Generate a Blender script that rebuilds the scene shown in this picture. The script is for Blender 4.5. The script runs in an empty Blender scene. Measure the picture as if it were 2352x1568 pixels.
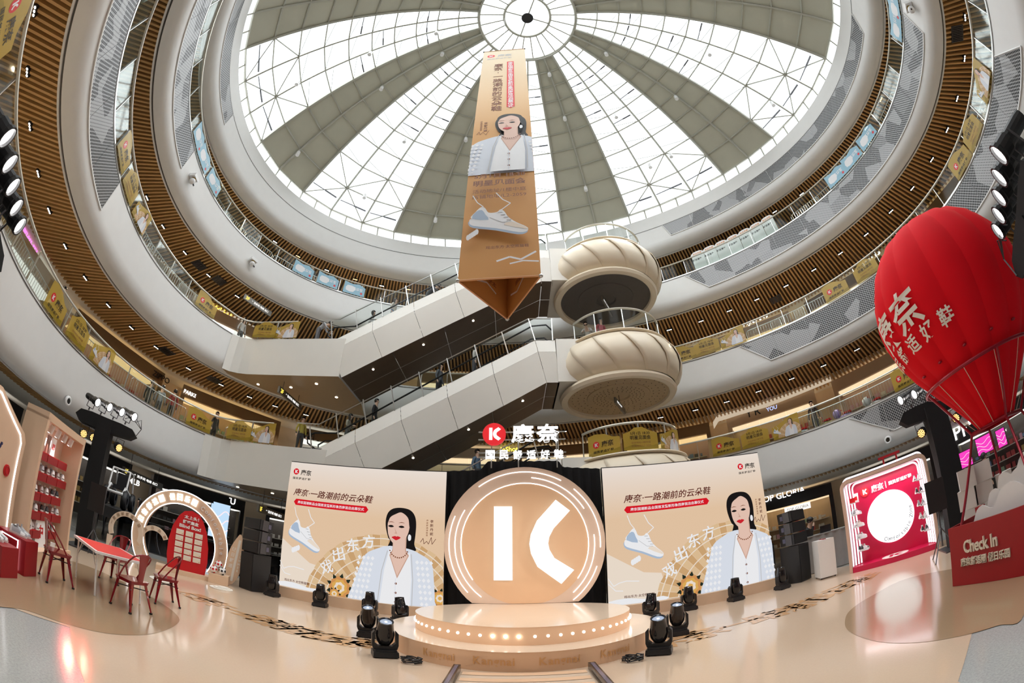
import bpy, bmesh, math, random
from math import sin, cos, pi, radians, hypot, sqrt, atan2
from mathutils import Vector, Matrix
random.seed(7)
SC = bpy.context.scene
COL = SC.collection
# ---------------------------------------------------------------- camera: fisheye, calibrated on the verticals and the oval galleries
HC = 1.5
PITCH, ROLL, FMM, KP = radians(29.76), -.0053, 14.985, .01
cam_d = bpy.data.cameras.new('camera')
cam = bpy.data.objects.new('camera', cam_d)
COL.objects.link(cam)
cam.matrix_world = Matrix.Translation((0, 0, HC)) @ Matrix.Rotation(pi / 2 + PITCH, 4, 'X') @ Matrix.Rotation(ROLL, 4, 'Z')
cam_d.type = 'PANO'
cam_d.sensor_width, cam_d.sensor_height, cam_d.sensor_fit = 36, 24, 'HORIZONTAL'
cam_d.clip_start, cam_d.clip_end = .05, 500
for holder in (cam_d,):
    try:
        holder.panorama_type = 'FISHEYE_LENS_POLYNOMIAL'
        holder.fisheye_fov = radians(200)
        holder.fisheye_polynomial_k0 = 0
        holder.fisheye_polynomial_k1 = -1 / FMM
        holder.fisheye_polynomial_k2 = 0
        holder.fisheye_polynomial_k3 = -KP * (2352 / 36 / 1000) ** 2 / FMM
        holder.fisheye_polynomial_k4 = 0
    except AttributeError:
        pass
SC.camera = cam
# ---------------------------------------------------------------- overcast sky above the glass dome, exposure
world = bpy.data.worlds.new('overcast_sky')
SC.world = world
world.use_nodes = True
world.node_tree.nodes['Background'].inputs['Color'].default_value = (.93, .97, 1, 1)
world.node_tree.nodes['Background'].inputs['Strength'].default_value = 2.0
sun_d = bpy.data.lights.new('daylight', 'SUN')      # the light of the overcast sky, falling through the dome
sun_d.energy, sun_d.angle, sun_d.color = 13.0, radians(140), (.96, .98, 1)
sun = bpy.data.objects.new('daylight', sun_d)
COL.objects.link(sun)
sun.location = (0, 0, 40)
SC.view_settings.view_transform = 'Standard'
SC.view_settings.look = 'None'
SC.view_settings.exposure = -0.12
SC.view_settings.gamma = 1
SC.view_settings.use_curve_mapping = False
SC.cycles.use_denoising = True
SC.cycles.max_bounces = 8
SC.cycles.diffuse_bounces = 4
SC.cycles.glossy_bounces = 4
SC.cycles.transparent_max_bounces = 16
SC.cycles.sample_clamp_indirect = 6
SC.cycles.caustics_reflective = False
SC.cycles.caustics_refractive = False


# ---------------------------------------------------------------- pixel -> place (a pixel gives a direction; the floor, wall or thing touched gives the distance)
FPX = FMM * 2352 / 36


def ray(px, py):
    x, y = px - 1176, 784 - py
    c, s = cos(ROLL), sin(ROLL)
    x, y = c * x - s * y, s * x + c * y
    r = hypot(x, y) or 1e-6
    th = r / FPX * (1 + KP * (r / 1000) ** 2)
    d = (sin(th) * x / r, cos(th), sin(th) * y / r)
    c, s = cos(PITCH), sin(PITCH)
    return Vector((d[0], d[1] * c - d[2] * s, d[1] * s + d[2] * c))


def G(px, py, z=0.):
    d = ray(px, py)
    return d * ((z - HC) / d.z) + Vector((0, 0, HC))


def ON_Y(px, py, y):
    d = ray(px, py)
    return d * (y / d.y) + Vector((0, 0, HC))


def UP(px, py, base):
    d = ray(px, py)
    return d * (hypot(base[0], base[1]) / hypot(d.x, d.y)) + Vector((0, 0, HC))


def proj(p):
    d = (Vector(p) - Vector((0, 0, HC))).normalized()
    c, s = cos(PITCH), sin(PITCH)
    x, y, z = d.x, d.y * c + d.z * s, -d.y * s + d.z * c
    th = math.acos(max(-1, min(1, y)))
    r = th * FPX
    for _ in range(4):
        r = th * FPX / (1 + KP * (r / 1000) ** 2)
    h = hypot(x, z) or 1e-6
    return 1176 + r * x / h, 784 - r * z / h


def in_view(p, m=30):
    x, y = proj(p)
    return -m < x < 2352 + m and -m < y < 1568 + m


# ---------------------------------------------------------------- materials
MATS = {}


def mat(name, col, rough=.5, metal=0., emit=0., ecol=None, noise=0., nscale=8., bump=0., bscale=40., spec=None, coat=0.):
    if name in MATS:
        return MATS[name]
    m = bpy.data.materials.new(name)
    m.use_nodes = True
    nt = m.node_tree
    b = nt.nodes['Principled BSDF']
    b.inputs['Base Color'].default_value = (*col, 1)
    b.inputs['Roughness'].default_value = rough
    b.inputs['Metallic'].default_value = metal
    if spec is not None:
        b.inputs['Specular IOR Level'].default_value = spec
    if coat:
        b.inputs['Coat Weight'].default_value = coat
        b.inputs['Coat Roughness'].default_value = .05
    if emit:
        b.inputs['Emission Color'].default_value = (*(ecol or col), 1)
        b.inputs['Emission Strength'].default_value = emit
    if noise or bump:
        tc = nt.nodes.new('ShaderNodeTexCoord')
    if noise:
        n = nt.nodes.new('ShaderNodeTexNoise')
        n.inputs['Scale'].default_value = nscale
        n.inputs['Detail'].default_value = 5
        nt.links.new(tc.outputs['Object'], n.inputs['Vector'])
        r = nt.nodes.new('ShaderNodeMapRange')
        r.inputs['To Min'].default_value = 1 - noise
        r.inputs['To Max'].default_value = 1 + noise
        nt.links.new(n.outputs['Fac'], r.inputs['Value'])
        h = nt.nodes.new('ShaderNodeHueSaturation')
        h.inputs['Color'].default_value = (*col, 1)
        nt.links.new(r.outputs['Result'], h.inputs['Value'])
        nt.links.new(h.outputs['Color'], b.inputs['Base Color'])
    if bump:
        n2 = nt.nodes.new('ShaderNodeTexNoise')
        n2.inputs['Scale'].default_value = bscale
        nt.links.new(tc.outputs['Object'], n2.inputs['Vector'])
        bp = nt.nodes.new('ShaderNodeBump')
        bp.inputs['Strength'].default_value = bump
        nt.links.new(n2.outputs['Fac'], bp.inputs['Height'])
        nt.links.new(bp.outputs['Normal'], b.inputs['Normal'])
    MATS[name] = m
    return m


def glow(name, col, strength):
    if name in MATS:
        return MATS[name]
    m = bpy.data.materials.new(name)
    m.use_nodes = True
    nt = m.node_tree
    nt.nodes.remove(nt.nodes['Principled BSDF'])
    e = nt.nodes.new('ShaderNodeEmission')
    e.inputs['Color'].default_value = (*col, 1)
    e.inputs['Strength'].default_value = strength
    nt.links.new(e.outputs['Emission'], nt.nodes['Material Output'].inputs['Surface'])
    MATS[name] = m
    return m


def glass(name, tint=(.9, .95, .94), gl=.07, rough=.02):
    if name in MATS:
        return MATS[name]
    m = bpy.data.materials.new(name)
    m.use_nodes = True
    nt = m.node_tree
    nt.nodes.remove(nt.nodes['Principled BSDF'])
    t = nt.nodes.new('ShaderNodeBsdfTransparent')
    t.inputs['Color'].default_value = (*tint, 1)
    g = nt.nodes.new('ShaderNodeBsdfGlossy')
    g.inputs['Roughness'].default_value = rough
    f = nt.nodes.new('ShaderNodeFresnel')
    f.inputs['IOR'].default_value = 1.4
    k = nt.nodes.new('ShaderNodeMath')
    k.operation = 'MULTIPLY'
    k.inputs[1].default_value = gl * 14
    nt.links.new(f.outputs['Fac'], k.inputs[0])
    x = nt.nodes.new('ShaderNodeMixShader')
    nt.links.new(k.outputs['Value'], x.inputs['Fac'])
    nt.links.new(t.outputs['BSDF'], x.inputs[1])
    nt.links.new(g.outputs['BSDF'], x.inputs[2])
    nt.links.new(x.outputs['Shader'], nt.nodes['Material Output'].inputs['Surface'])
    MATS[name] = m
    return m


def film(name, col, alpha=.8):
    """translucent printed film stuck on glass"""
    if name in MATS:
        return MATS[name]
    m = bpy.data.materials.new(name)
    m.use_nodes = True
    nt = m.node_tree
    b = nt.nodes['Principled BSDF']
    b.inputs['Base Color'].default_value = (*col, 1)
    b.inputs['Roughness'].default_value = .3
    t = nt.nodes.new('ShaderNodeBsdfTransparent')
    x = nt.nodes.new('ShaderNodeMixShader')
    x.inputs['Fac'].default_value = alpha
    nt.links.new(t.outputs['BSDF'], x.inputs[1])
    nt.links.new(b.outputs['BSDF'], x.inputs[2])
    nt.links.new(x.outputs['Shader'], nt.nodes['Material Output'].inputs['Surface'])
    MATS[name] = m
    return m


def wood_mat():
    m = mat('slat_wood', (.40, .215, .075), .45)
    nt = m.node_tree
    b = nt.nodes['Principled BSDF']
    tc = nt.nodes.new('ShaderNodeTexCoord')
    mp = nt.nodes.new('ShaderNodeMapping')
    mp.inputs['Scale'].default_value = (1, 25, 25)
    n = nt.nodes.new('ShaderNodeTexNoise')
    n.inputs['Scale'].default_value = 3
    n.inputs['Detail'].default_value = 6
    r = nt.nodes.new('ShaderNodeValToRGB')
    r.color_ramp.elements[0].color = (.40, .225, .08, 1)
    r.color_ramp.elements[1].color = (.60, .36, .145, 1)
    nt.links.new(tc.outputs['Object'], mp.inputs['Vector'])
    nt.links.new(mp.outputs['Vector'], n.inputs['Vector'])
    nt.links.new(n.outputs['Fac'], r.inputs['Fac'])
    nt.links.new(r.outputs['Color'], b.inputs['Base Color'])
    return m


def perforated_mat():
    """grey sheet punched with a regular grid of small dark holes, some left closed in hexagon shapes"""
    m = mat('perforated_sheet', (.42, .42, .42), .45, .3)
    nt = m.node_tree
    b = nt.nodes['Principled BSDF']
    uv = nt.nodes.new('ShaderNodeUVMap')
    mp = nt.nodes.new('ShaderNodeMapping')
    mp.inputs['Scale'].default_value = (11, 11, 1)
    mp.inputs['Rotation'].default_value = (0, 0, radians(45))
    v = nt.nodes.new('ShaderNodeTexVoronoi')
    v.inputs['Randomness'].default_value = 0
    v.inputs['Scale'].default_value = 1
    lt = nt.nodes.new('ShaderNodeMath')
    lt.operation = 'LESS_THAN'
    v2 = nt.nodes.new('ShaderNodeTexVoronoi')
    v2.inputs['Scale'].default_value = 1.1
    v2.inputs['Randomness'].default_value = .7
    rr = nt.nodes.new('ShaderNodeMapRange')
    rr.inputs['From Min'].default_value = .55
    rr.inputs['From Max'].default_value = .62
    rr.inputs['To Min'].default_value = .42
    rr.inputs['To Max'].default_value = .20
    mx = nt.nodes.new('ShaderNodeMix')
    mx.data_type = 'RGBA'
    mx.inputs[6].default_value = (.36, .36, .365, 1)
    mx.inputs[7].default_value = (.018, .018, .02, 1)
    nt.links.new(uv.outputs['UV'], mp.inputs['Vector'])
    nt.links.new(mp.outputs['Vector'], v.inputs['Vector'])
    nt.links.new(uv.outputs['UV'], v2.inputs['Vector'])
    nt.links.new(v2.outputs['Color'], rr.inputs['Value'])
    nt.links.new(v.outputs['Distance'], lt.inputs[0])
    nt.links.new(rr.outputs['Result'], lt.inputs[1])
    nt.links.new(lt.outputs['Value'], mx.inputs[0])
    nt.links.new(mx.outputs[2], b.inputs['Base Color'])
    return m


WHITE = mat('white_plaster', (.80, .80, .79), .55, noise=.03, nscale=2.5, bump=.03, bscale=60)
WARMWHITE = mat('warm_white_panel', (.77, .75, .70), .35, noise=.03, nscale=1.5)
CREAM = mat('cream_shell', (.80, .70, .55), .35, noise=.06, nscale=1.2, bump=.04, bscale=6)
BEIGE = mat('beige_board', (.72, .52, .36), .6, noise=.04, nscale=6, bump=.02, bscale=90)
BROWNPANEL = mat('brown_metal_panel', (.14, .105, .08), .35, .3, noise=.12, nscale=2)
STEEL = mat('brushed_steel', (.62, .62, .60), .28, .9, noise=.06, nscale=30)
DARKSTEEL = mat('dark_steel', (.10, .10, .11), .35, .7, noise=.1, nscale=20)
BLACK = mat('black_painted', (.012, .012, .014), .45, noise=.2, nscale=20)
BLACKCLOTH = mat('black_cloth', (.006, .006, .007), .95, bump=.4, bscale=25, noise=.3, nscale=4)
BLACKGLOSS = mat('black_gloss', (.01, .01, .012), .12, noise=.1, nscale=10)
RED = mat('red_board', (.58, .004, .010), .45, noise=.06, nscale=9)
DEEPRED = mat('deep_red_board', (.32, .003, .010), .4, noise=.06, nscale=9)
REDMETAL = mat('red_lacquered_metal', (.24, .003, .010), .2, .2, noise=.06, nscale=12, coat=.6)
REDFABRIC = mat('red_balloon_fabric', (.74, .003, .012), .75, spec=.15, noise=.05, nscale=5, bump=.06, bscale=14)
WHITEPAINT = mat('white_paint', (.85, .85, .85), .35, noise=.02, nscale=10)
OFFWHITE = mat('off_white_print', (.82, .78, .72), .5, noise=.02, nscale=10)
WOOD = wood_mat()
PERF = perforated_mat()
DOMEPANEL = mat('dome_solid_panel', (.50, .50, .41), .6, noise=.06, nscale=1.5)
DOMERIB = mat('dome_painted_steel', (.44, .44, .38), .4, .1, noise=.05, nscale=6)
GLASS = glass('clear_rail_glass', (.88, .92, .90), .018, .05)
DOMEGLASS = glass('dome_glass', (.97, .98, .98), .03)
LAMPWHITE = glow('lamp_white', (1, .96, .9), 9)
LAMPWARM = glow('lamp_warm', (1, .62, .22), 7)
NEON = glow('neon_white', (1, .97, 1), 3.5)


# ---------------------------------------------------------------- mesh building
class MB:
    def __init__(s):
        s.v, s.f, s.mi, s.uv = [], [], [], None

    def add(s, vs, fs, mi=0, M=None):
        b = len(s.v)
        s.v.extend((tuple(M @ Vector(v)) if M is not None else tuple(v)) for v in vs)
        s.f.extend(tuple(b + i for i in f) for f in fs)
        s.mi.extend([mi] * len(fs))
        return s

    def box(s, c, d, M=None, mi=0, taper=1.):
        x, y, z = (k / 2 for k in d)
        vs = [(c[0] + i * x * (1 if k < 0 else taper), c[1] + j * y * (1 if k < 0 else taper), c[2] + k * z) for k in (-1, 1) for j in (-1, 1) for i in (-1, 1)]
        return s.add(vs, [(0, 2, 3, 1), (4, 5, 7, 6), (0, 1, 5, 4), (2, 6, 7, 3), (0, 4, 6, 2), (1, 3, 7, 5)], mi, M)

    def cyl(s, a, b, r0, r1=None, n=12, mi=0, M=None, caps=True):
        r1 = r0 if r1 is None else r1
        a, b = Vector(a), Vector(b)
        w = (b - a).normalized()
        u = w.orthogonal().normalized()
        q = w.cross(u)
        vs = []
        for p, r in ((a, r0), (b, r1)):
            vs += [p + (u * cos(2 * pi * k / n) + q * sin(2 * pi * k / n)) * r for k in range(n)]
        fs = [(k, (k + 1) % n, n + (k + 1) % n, n + k) for k in range(n)]
        if caps:
            fs += [tuple(range(n - 1, -1, -1)), tuple(range(n, 2 * n))]
        return s.add(vs, fs, mi, M)

    def tube(s, path, r, n=6, mi=0, closed=False, M=None):
        P = [Vector(p) for p in path]
        m = len(P)
        vs = []
        u = None
        for i, p in enumerate(P):
            t = (P[(i + 1) % m] - P[i - 1]) if closed else (P[min(i + 1, m - 1)] - P[max(i - 1, 0)])
            t.normalize()
            u = t.orthogonal().normalized() if u is None else (u - t * u.dot(t)).normalized()
            q = t.cross(u)
            rr = r[i] if isinstance(r, (list, tuple)) else r
            vs += [p + (u * cos(2 * pi * k / n) + q * sin(2 * pi * k / n)) * rr for k in range(n)]
        fs = []
        for i in range(m if closed else m - 1):
            a, b = i * n, ((i + 1) % m) * n
            fs += [(a + k, a + (k + 1) % n, b + (k + 1) % n, b + k) for k in range(n)]
        if not closed:
            fs += [tuple(range(n - 1, -1, -1)), tuple(range((m - 1) * n, m * n))]
        return s.add(vs, fs, mi, M)

    def lathe(s, prof, n=24, mi=0, M=None, a0=0., a1=2 * pi):
        full = abs(a1 - a0 - 2 * pi) < 1e-6
        k = n if full else n + 1
        vs = [(r * cos(a0 + (a1 - a0) * j / n), r * sin(a0 + (a1 - a0) * j / n), z) for j in range(k) for r, z in prof]
        m = len(prof)
        fs = [(j * m + i, ((j + 1) % k) * m + i, ((j + 1) % k) * m + i + 1, j * m + i + 1) for j in range(n) for i in range(m - 1)]
        return s.add(vs, fs, mi, M)

    def prism(s, pts, z0, z1, mi=0, M=None):
        """outline in xy (counter-clockwise) extruded in z"""
        n = len(pts)
        vs = [(x, y, z0) for x, y in pts] + [(x, y, z1) for x, y in pts]
        fs = [tuple(range(n - 1, -1, -1)), tuple(range(n, 2 * n))] + [(k, (k + 1) % n, n + (k + 1) % n, n + k) for k in range(n)]
        return s.add(vs, fs, mi, M)

    def poly(s, pts, mi=0, M=None):
        return s.add(pts, [tuple(range(len(pts)))], mi, M)

    def sphere(s, c, r, n=16, m=10, mi=0, M=None, sc=(1, 1, 1)):
        vs = [(c[0], c[1], c[2] - r * sc[2])]
        for j in range(1, m):
            t = pi * j / m
            vs += [(c[0] + r * sc[0] * sin(t) * cos(2 * pi * k / n), c[1] + r * sc[1] * sin(t) * sin(2 * pi * k / n), c[2] - r * sc[2] * cos(t)) for k in range(n)]
        vs.append((c[0], c[1], c[2] + r * sc[2]))
        fs = [(0, 1 + (k + 1) % n, 1 + k) for k in range(n)]
        for j in range(m - 2):
            a, b = 1 + j * n, 1 + (j + 1) * n
            fs += [(a + k, a + (k + 1) % n, b + (k + 1) % n, b + k) for k in range(n)]
        a = 1 + (m - 2) * n
        fs += [(a + k, a + (k + 1) % n, len(vs) - 1) for k in range(n)]
        return s.add(vs, fs, mi, M)

    def mesh(s, name, mats, smooth=False):
        me = bpy.data.meshes.new(name)
        me.from_pydata(s.v, [], s.f)
        mats = mats if isinstance(mats, (list, tuple)) else [mats]
        for m in mats:
            me.materials.append(m)
        if len(mats) > 1:
            me.polygons.foreach_set('material_index', s.mi)
        if smooth:
            me.polygons.foreach_set('use_smooth', [True] * len(me.polygons))
            try:
                me.set_sharp_from_angle(angle=radians(40))
            except Exception:
                pass
        if s.uv:
            l = me.uv_layers.new(name='UVMap')
            l.data.foreach_set('uv', [c for vi in (x.vertex_index for x in me.loops) for c in s.uv[vi]])
        me.update()
        return me


def link(name, data, parent=None, M=None):
    o = bpy.data.objects.new(name, data)
    COL.objects.link(o)
    if parent is not None:
        o.parent = parent
    if M is not None:
        o.matrix_local = M
    return o


JOINED = ('lettering', 'print', 'artwork', 'balusters', 'steps', 'goods', 'panels', 'bracing', 'posts', 'opener', 'cable', 'swirl', 'features', 'mouth', 'lenses', 'bars', 'feet')


def obj(name, mb, mats, parent=None, M=None, smooth=False):
    o = link(name, mb.mesh(name, mats, smooth), parent, M)
    if parent is not None and name.endswith(JOINED):
        o['kind'] = 'stuff'      # letters and thin rods too small to pick apart, joined in one part
    return o


def tag(o, label=None, cat=None, group=None, kind=None):
    for k, v in (('label', label), ('category', cat), ('group', group), ('kind', kind)):
        if v:
            o[k] = v
    return o


def thing(name, label, cat, M=None, group=None, kind=None):
    return tag(link(name, None, None, M), label, cat, group, kind)


def copy_tree(o, parent=None):
    c = o.copy()
    COL.objects.link(c)
    if parent is not None:
        c.parent = parent
    for ch in o.children:
        copy_tree(ch, c)
    return c


def T(x, y, z=0., rz=0., rx=0., ry=0., s=1.):
    return Matrix.Translation((x, y, z)) @ Matrix.Rotation(rz, 4, 'Z') @ Matrix.Rotation(ry, 4, 'Y') @ Matrix.Rotation(rx, 4, 'X') @ Matrix.Scale(s, 4)


def FRAME(o, x, up=(0, 0, 1)):
    """matrix with origin o, local x along x, local y along up, local z out (right-handed)"""
    x = Vector(x).normalized()
    z = x.cross(Vector(up)).normalized()
    y = z.cross(x)
    m = Matrix((x, y, z)).transposed().to_4x4()
    m.translation = Vector(o)
    return m


TXT = {}


def text_geo(s, bold=.0, depth=0., res=3, shear=0., spacing=1.):
    key = (s, bold, depth, res, shear, spacing)
    if key not in TXT:
        cu = bpy.data.curves.new('t', 'FONT')
        cu.body = s
        cu.align_x, cu.align_y = 'CENTER', 'CENTER'
        cu.resolution_u = res
        cu.offset = bold
        cu.extrude = depth / 2
        cu.shear = shear
        cu.space_character = spacing
        o = bpy.data.objects.new('t', cu)
        me = o.to_mesh()
        TXT[key] = ([tuple(v.co) for v in me.vertices], [tuple(p.vertices) for p in me.polygons])
        o.to_mesh_clear()
        bpy.data.objects.remove(o)
        bpy.data.curves.remove(cu)
    return TXT[key]


def text_mb(mb, s, size, M=None, bold=.0, depth=0., mi=0, shear=0., fit=None, spacing=1., res=3):
    """centred text in local xy; fit = (w, h) scales it into that box"""
    vs, fs = text_geo(s, bold, depth, res, shear, spacing)
    if not vs:
        return mb
    xs, ys = [v[0] for v in vs], [v[1] for v in vs]
    cx, cy = (min(xs) + max(xs)) / 2, (min(ys) + max(ys)) / 2
    w, h = max(xs) - min(xs), max(ys) - min(ys)
    sx = sy = size
    if fit:
        sx, sy = fit[0] / w, fit[1] / h
    return mb.add([((v[0] - cx) * sx, (v[1] - cy) * sy, v[2]) for v in vs], fs, mi, M)


def vtext_mb(mb, s, size, pitch, M, mi=0, bold=.02, wx=1.):
    for k, ch in enumerate(s):
        text_mb(mb, ch, size, M @ Matrix.Translation((0, -k * pitch, 0)) @ Matrix.Diagonal((wx, 1, 1, 1)), bold, mi=mi)
    return mb


def k_logo(mb, r, M, mi=0, z=0., depth=0.):
    """the K mark: an upright bar and a rounded angle bracket, for a disc of radius r"""
    def put(p):
        mb.prism([(x * r, y * r) for x, y in p], z, z + max(depth, 1e-4), mi, M) if depth else mb.poly([(x * r, y * r, z) for x, y in p], mi, M)
    put([(-.43, -.55), (-.16, -.55), (-.16, .55), (-.43, .55)])
    o, i = [], []
    for k in range(9):
        a = radians(150 + 60 * k / 8) if False else radians(138 + 84 * k / 8)
        o.append((.50 + .56 * cos(a) - .04, .56 * sin(a)))
        i.append((.50 + .27 * cos(a) - .04, .27 * sin(a)))
    up_o, up_i, lo_o, lo_i = (.37, .60), (.58, .42), (.37, -.60), (.58, -.42)
    O = [up_o] + o + [lo_o]
    I = [up_i] + i + [lo_i]
    for k in range(len(O) - 1):
        put([O[k], O[k + 1], I[k + 1], I[k]])
    return mb


def disc_pts(r, n=32, cx=0., cy=0., z=0.):
    return [(cx + r * cos(2 * pi * k / n), cy + r * sin(2 * pi * k / n), z) for k in range(n)]


def spot(name, loc, target, power, col, angle=40, blend=.6, radius=.08, parent=None):
    l = bpy.data.lights.new(name, 'SPOT')
    l.energy, l.color, l.spot_size, l.spot_blend, l.shadow_soft_size = power, col, radians(angle), blend, radius
    o = bpy.data.objects.new(name, l)
    COL.objects.link(o)
    o.location = loc
    o.rotation_euler = (Vector(target) - Vector(loc)).to_track_quat('-Z', 'Y').to_euler()
    return o


def area(name, loc, target, sx, sy, power, col):
    l = bpy.data.lights.new(name, 'AREA')
    l.shape, l.size, l.size_y, l.energy, l.color = 'RECTANGLE', sx, sy, power, col
    o = bpy.data.objects.new(name, l)
    COL.objects.link(o)
    o.location = loc
    o.rotation_euler = (Vector(target) - Vector(loc)).to_track_quat('-Z', 'Y').to_euler()
    return o


# ---------------------------------------------------------------- the oval atrium
U = 13.6
CX, CY, EA = .0766 * U, .5969 * U, radians(157.37)
SA, SB = U * 1.3172 ** .5, U * 1.3172 ** -.5
FL = {2: 5.15, 3: 10.13, 4: 15.11}
cEA, sEA = cos(EA), sin(EA)


def EP(t, off=0., z=0.):
    x, y = SA * cos(t), SB * sin(t)
    nx, ny = cos(t) / SA, sin(t) / SB
    k = off / hypot(nx, ny)
    x, y = x + nx * k, y + ny * k
    return Vector((CX + x * cEA - y * sEA, CY + x * sEA + y * cEA, z))


def T_OF(p):
    x, y = p[0] - CX, p[1] - CY
    return atan2((-x * sEA + y * cEA) / SB, (x * cEA + y * sEA) / SA)


def ON_OVAL(px, py, off=0.):
    d = ray(px, py)
    best = None
    t = 2.
    while t < 40:
        p = d * t + Vector((0, 0, HC))
        x, y = p.x - CX, p.y - CY
        e = (x * cEA + y * sEA, -x * sEA + y * cEA)
        r = hypot(e[0] / SA, e[1] / SB) + 1e-9
        g = (r - 1) / (hypot(e[0] / SA ** 2, e[1] / SB ** 2) / r)
        if best is None or abs(g - off) < best[0]:
            best = (abs(g - off), p.copy())
        t += .02
    return best[1]


ARC = [0.]
NARC = 1440
for _k in range(NARC):
    ARC.append(ARC[-1] + (EP(2 * pi * (_k + 1) / NARC) - EP(2 * pi * _k / NARC)).length)
PERIM = ARC[-1]


def t_at(s):
    import bisect
    s %= PERIM
    k = bisect.bisect_right(ARC, s) - 1
    return 2 * pi * (k + (s - ARC[k]) / (ARC[k + 1] - ARC[k])) / NARC


def s_of(t):
    t %= 2 * pi
    f = t / (2 * pi) * NARC
    k = int(f)
    return ARC[k] + (ARC[min(k + 1, NARC)] - ARC[k]) * (f - k)


def ring_sweep(mb, prof, n=180, t0=0., t1=2 * pi, mi=0):
    """prof: list of (off, z); swept round the oval"""
    full = abs(t1 - t0 - 2 * pi) < 1e-6
    k = n if full else n + 1
    m = len(prof)
    vs = [EP(t0 + (t1 - t0) * j / n, o, z) for j in range(k) for o, z in prof]
    fs = [(j * m + i, ((j + 1) % k) * m + i, ((j + 1) % k) * m + i + 1, j * m + i + 1) for j in range(n) for i in range(m - 1)]
    return mb.add(vs, fs, mi)


LEVELNAME = {2: 'second', 3: 'third', 4: 'fourth'}
TRIMDARK = mat('dark_groove', (.06, .055, .05), .6, noise=.1)
SLATBACK = mat('slat_backing', (.055, .03, .012), .8, noise=.1)
CEILWHITE = mat('ceiling_plaster', (.78, .74, .66), .6, noise=.02, nscale=2)
GALLERYFLOOR = mat('gallery_floor_stone', (.62, .58, .52), .25, noise=.06, nscale=3)
WALLB = mat('shop_front_plaster', (.70, .58, .44), .5, noise=.05, nscale=2)
RAILCREAM = mat('cream_handrail', (.66, .64, .56), .3, .4, noise=.04)


def wall_ring(name, prof, m, label):
    mb = MB()
    ring_sweep(mb, prof)
    o = obj(name, mb, m, smooth=True)
    return tag(o, label, None, None, 'structure')


FASCIA = {}
for L, F in FL.items():
    FASCIA[L] = wall_ring('wall_%s_floor' % LEVELNAME[L],
                          [(.14, F), (.14, F + .22), (.0, F + .22), (.0, F - 1.05), (.03, F - 1.25), (.10, F - 1.40), (.22, F - 1.52), (.40, F - 1.58), (.62, F - 1.60), (.62, F - 1.52), (.70, F - 1.52), (.70, F - 1.62), (.78, F - 1.62), (.78, F - 1.4)],
                          WHITE, 'white curved gallery edge of the %s floor' % LEVELNAME[L])
    g = MB()
    ring_sweep(g, [(-.012, F + .15), (-.012, F + .185)])
    obj('shadow_gap', g, TRIMDARK, FASCIA[L])
    g = MB()
    ring_sweep(g, [(.61, F - 1.585), (.71, F - 1.585)])
    obj('shadow_gap', g, TRIMDARK, FASCIA[L])
    g = MB()
    ring_sweep(g, [(.1, F), (6.6, F)])
    tag(obj('floor_%s' % LEVELNAME[L], g, GALLERYFLOOR), 'pale stone gallery floor of the %s storey' % LEVELNAME[L], None, None, 'structure')
ROOF = wall_ring('wall_roof_ring', [(1.6, 20.65), (.35, 20.65), (.35, 18.5), (.38, 18.3), (.46, 18.14), (.6, 18.02), (.8, 17.95), (1.0, 17.93), (1.0, 18.0), (1.08, 18.0), (1.08, 17.9), (1.15, 17.9), (1.15, 18.2)], WHITE, 'white curved ring under the glass dome')
g = MB()
ring_sweep(g, [(.338, 19.62), (.338, 19.65)])
obj('shadow_gap', g, TRIMDARK, ROOF)
g = MB()
ring_sweep(g, [(1.5, 20.66), (7.5, 20.66)])
tag(obj('roof', g, WHITE), 'flat roof around the glass dome', None, None, 'structure')
# ---- slatted ceilings: real slats, the largest in view each their own object
BOXMESH = MB().box((0, 0, 0), (1, 1, 1)).mesh('slat', WOOD)


def slat_ceiling(name, z, o0, o1, label, o1r=None, pitch=.19):
    n = int(PERIM * 1.05 / pitch)
    mb = MB()
    ring_sweep(mb, [(o0, z + .16), ((o1r or o1) + .3, z + .16)])
    c = tag(obj(name, mb, SLATBACK), label, None, None, 'structure')
    S = []
    for k in range(n):
        t = t_at(PERIM * k / n)
        oo = o1
        if o1r:
            f = min(1, max(0, (EP(t).x + 2) / 8))
            oo = o1 + (o1r - o1) * f
        a, b = EP(t, o0, z + .07), EP(t, oo, z + .07)
        d = b - a
        M = Matrix.Translation((a + b) / 2) @ Matrix.Rotation(atan2(d.y, d.x), 4, 'Z') @ Matrix.Diagonal((d.length, .085, .14, 1))
        pa, pb = proj(a), proj(b)
        vis = in_view(a, 20) or in_view(b, 20)
        S.append((-(hypot(pa[0] - pb[0], pa[1] - pb[1])) if vis else 1, k, M))
    S.sort(key=lambda q: q[:2])
    rest = MB()
    for i, (w, k, M) in enumerate(S):
        if i < 300 and w < 0:
            link('slat', BOXMESH, c, M)
        else:
            rest.box((0, 0, 0), (1, 1, 1), M)
    if rest.v:
        tag(obj('slats', rest, WOOD, c), kind='stuff')
    return c


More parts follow.
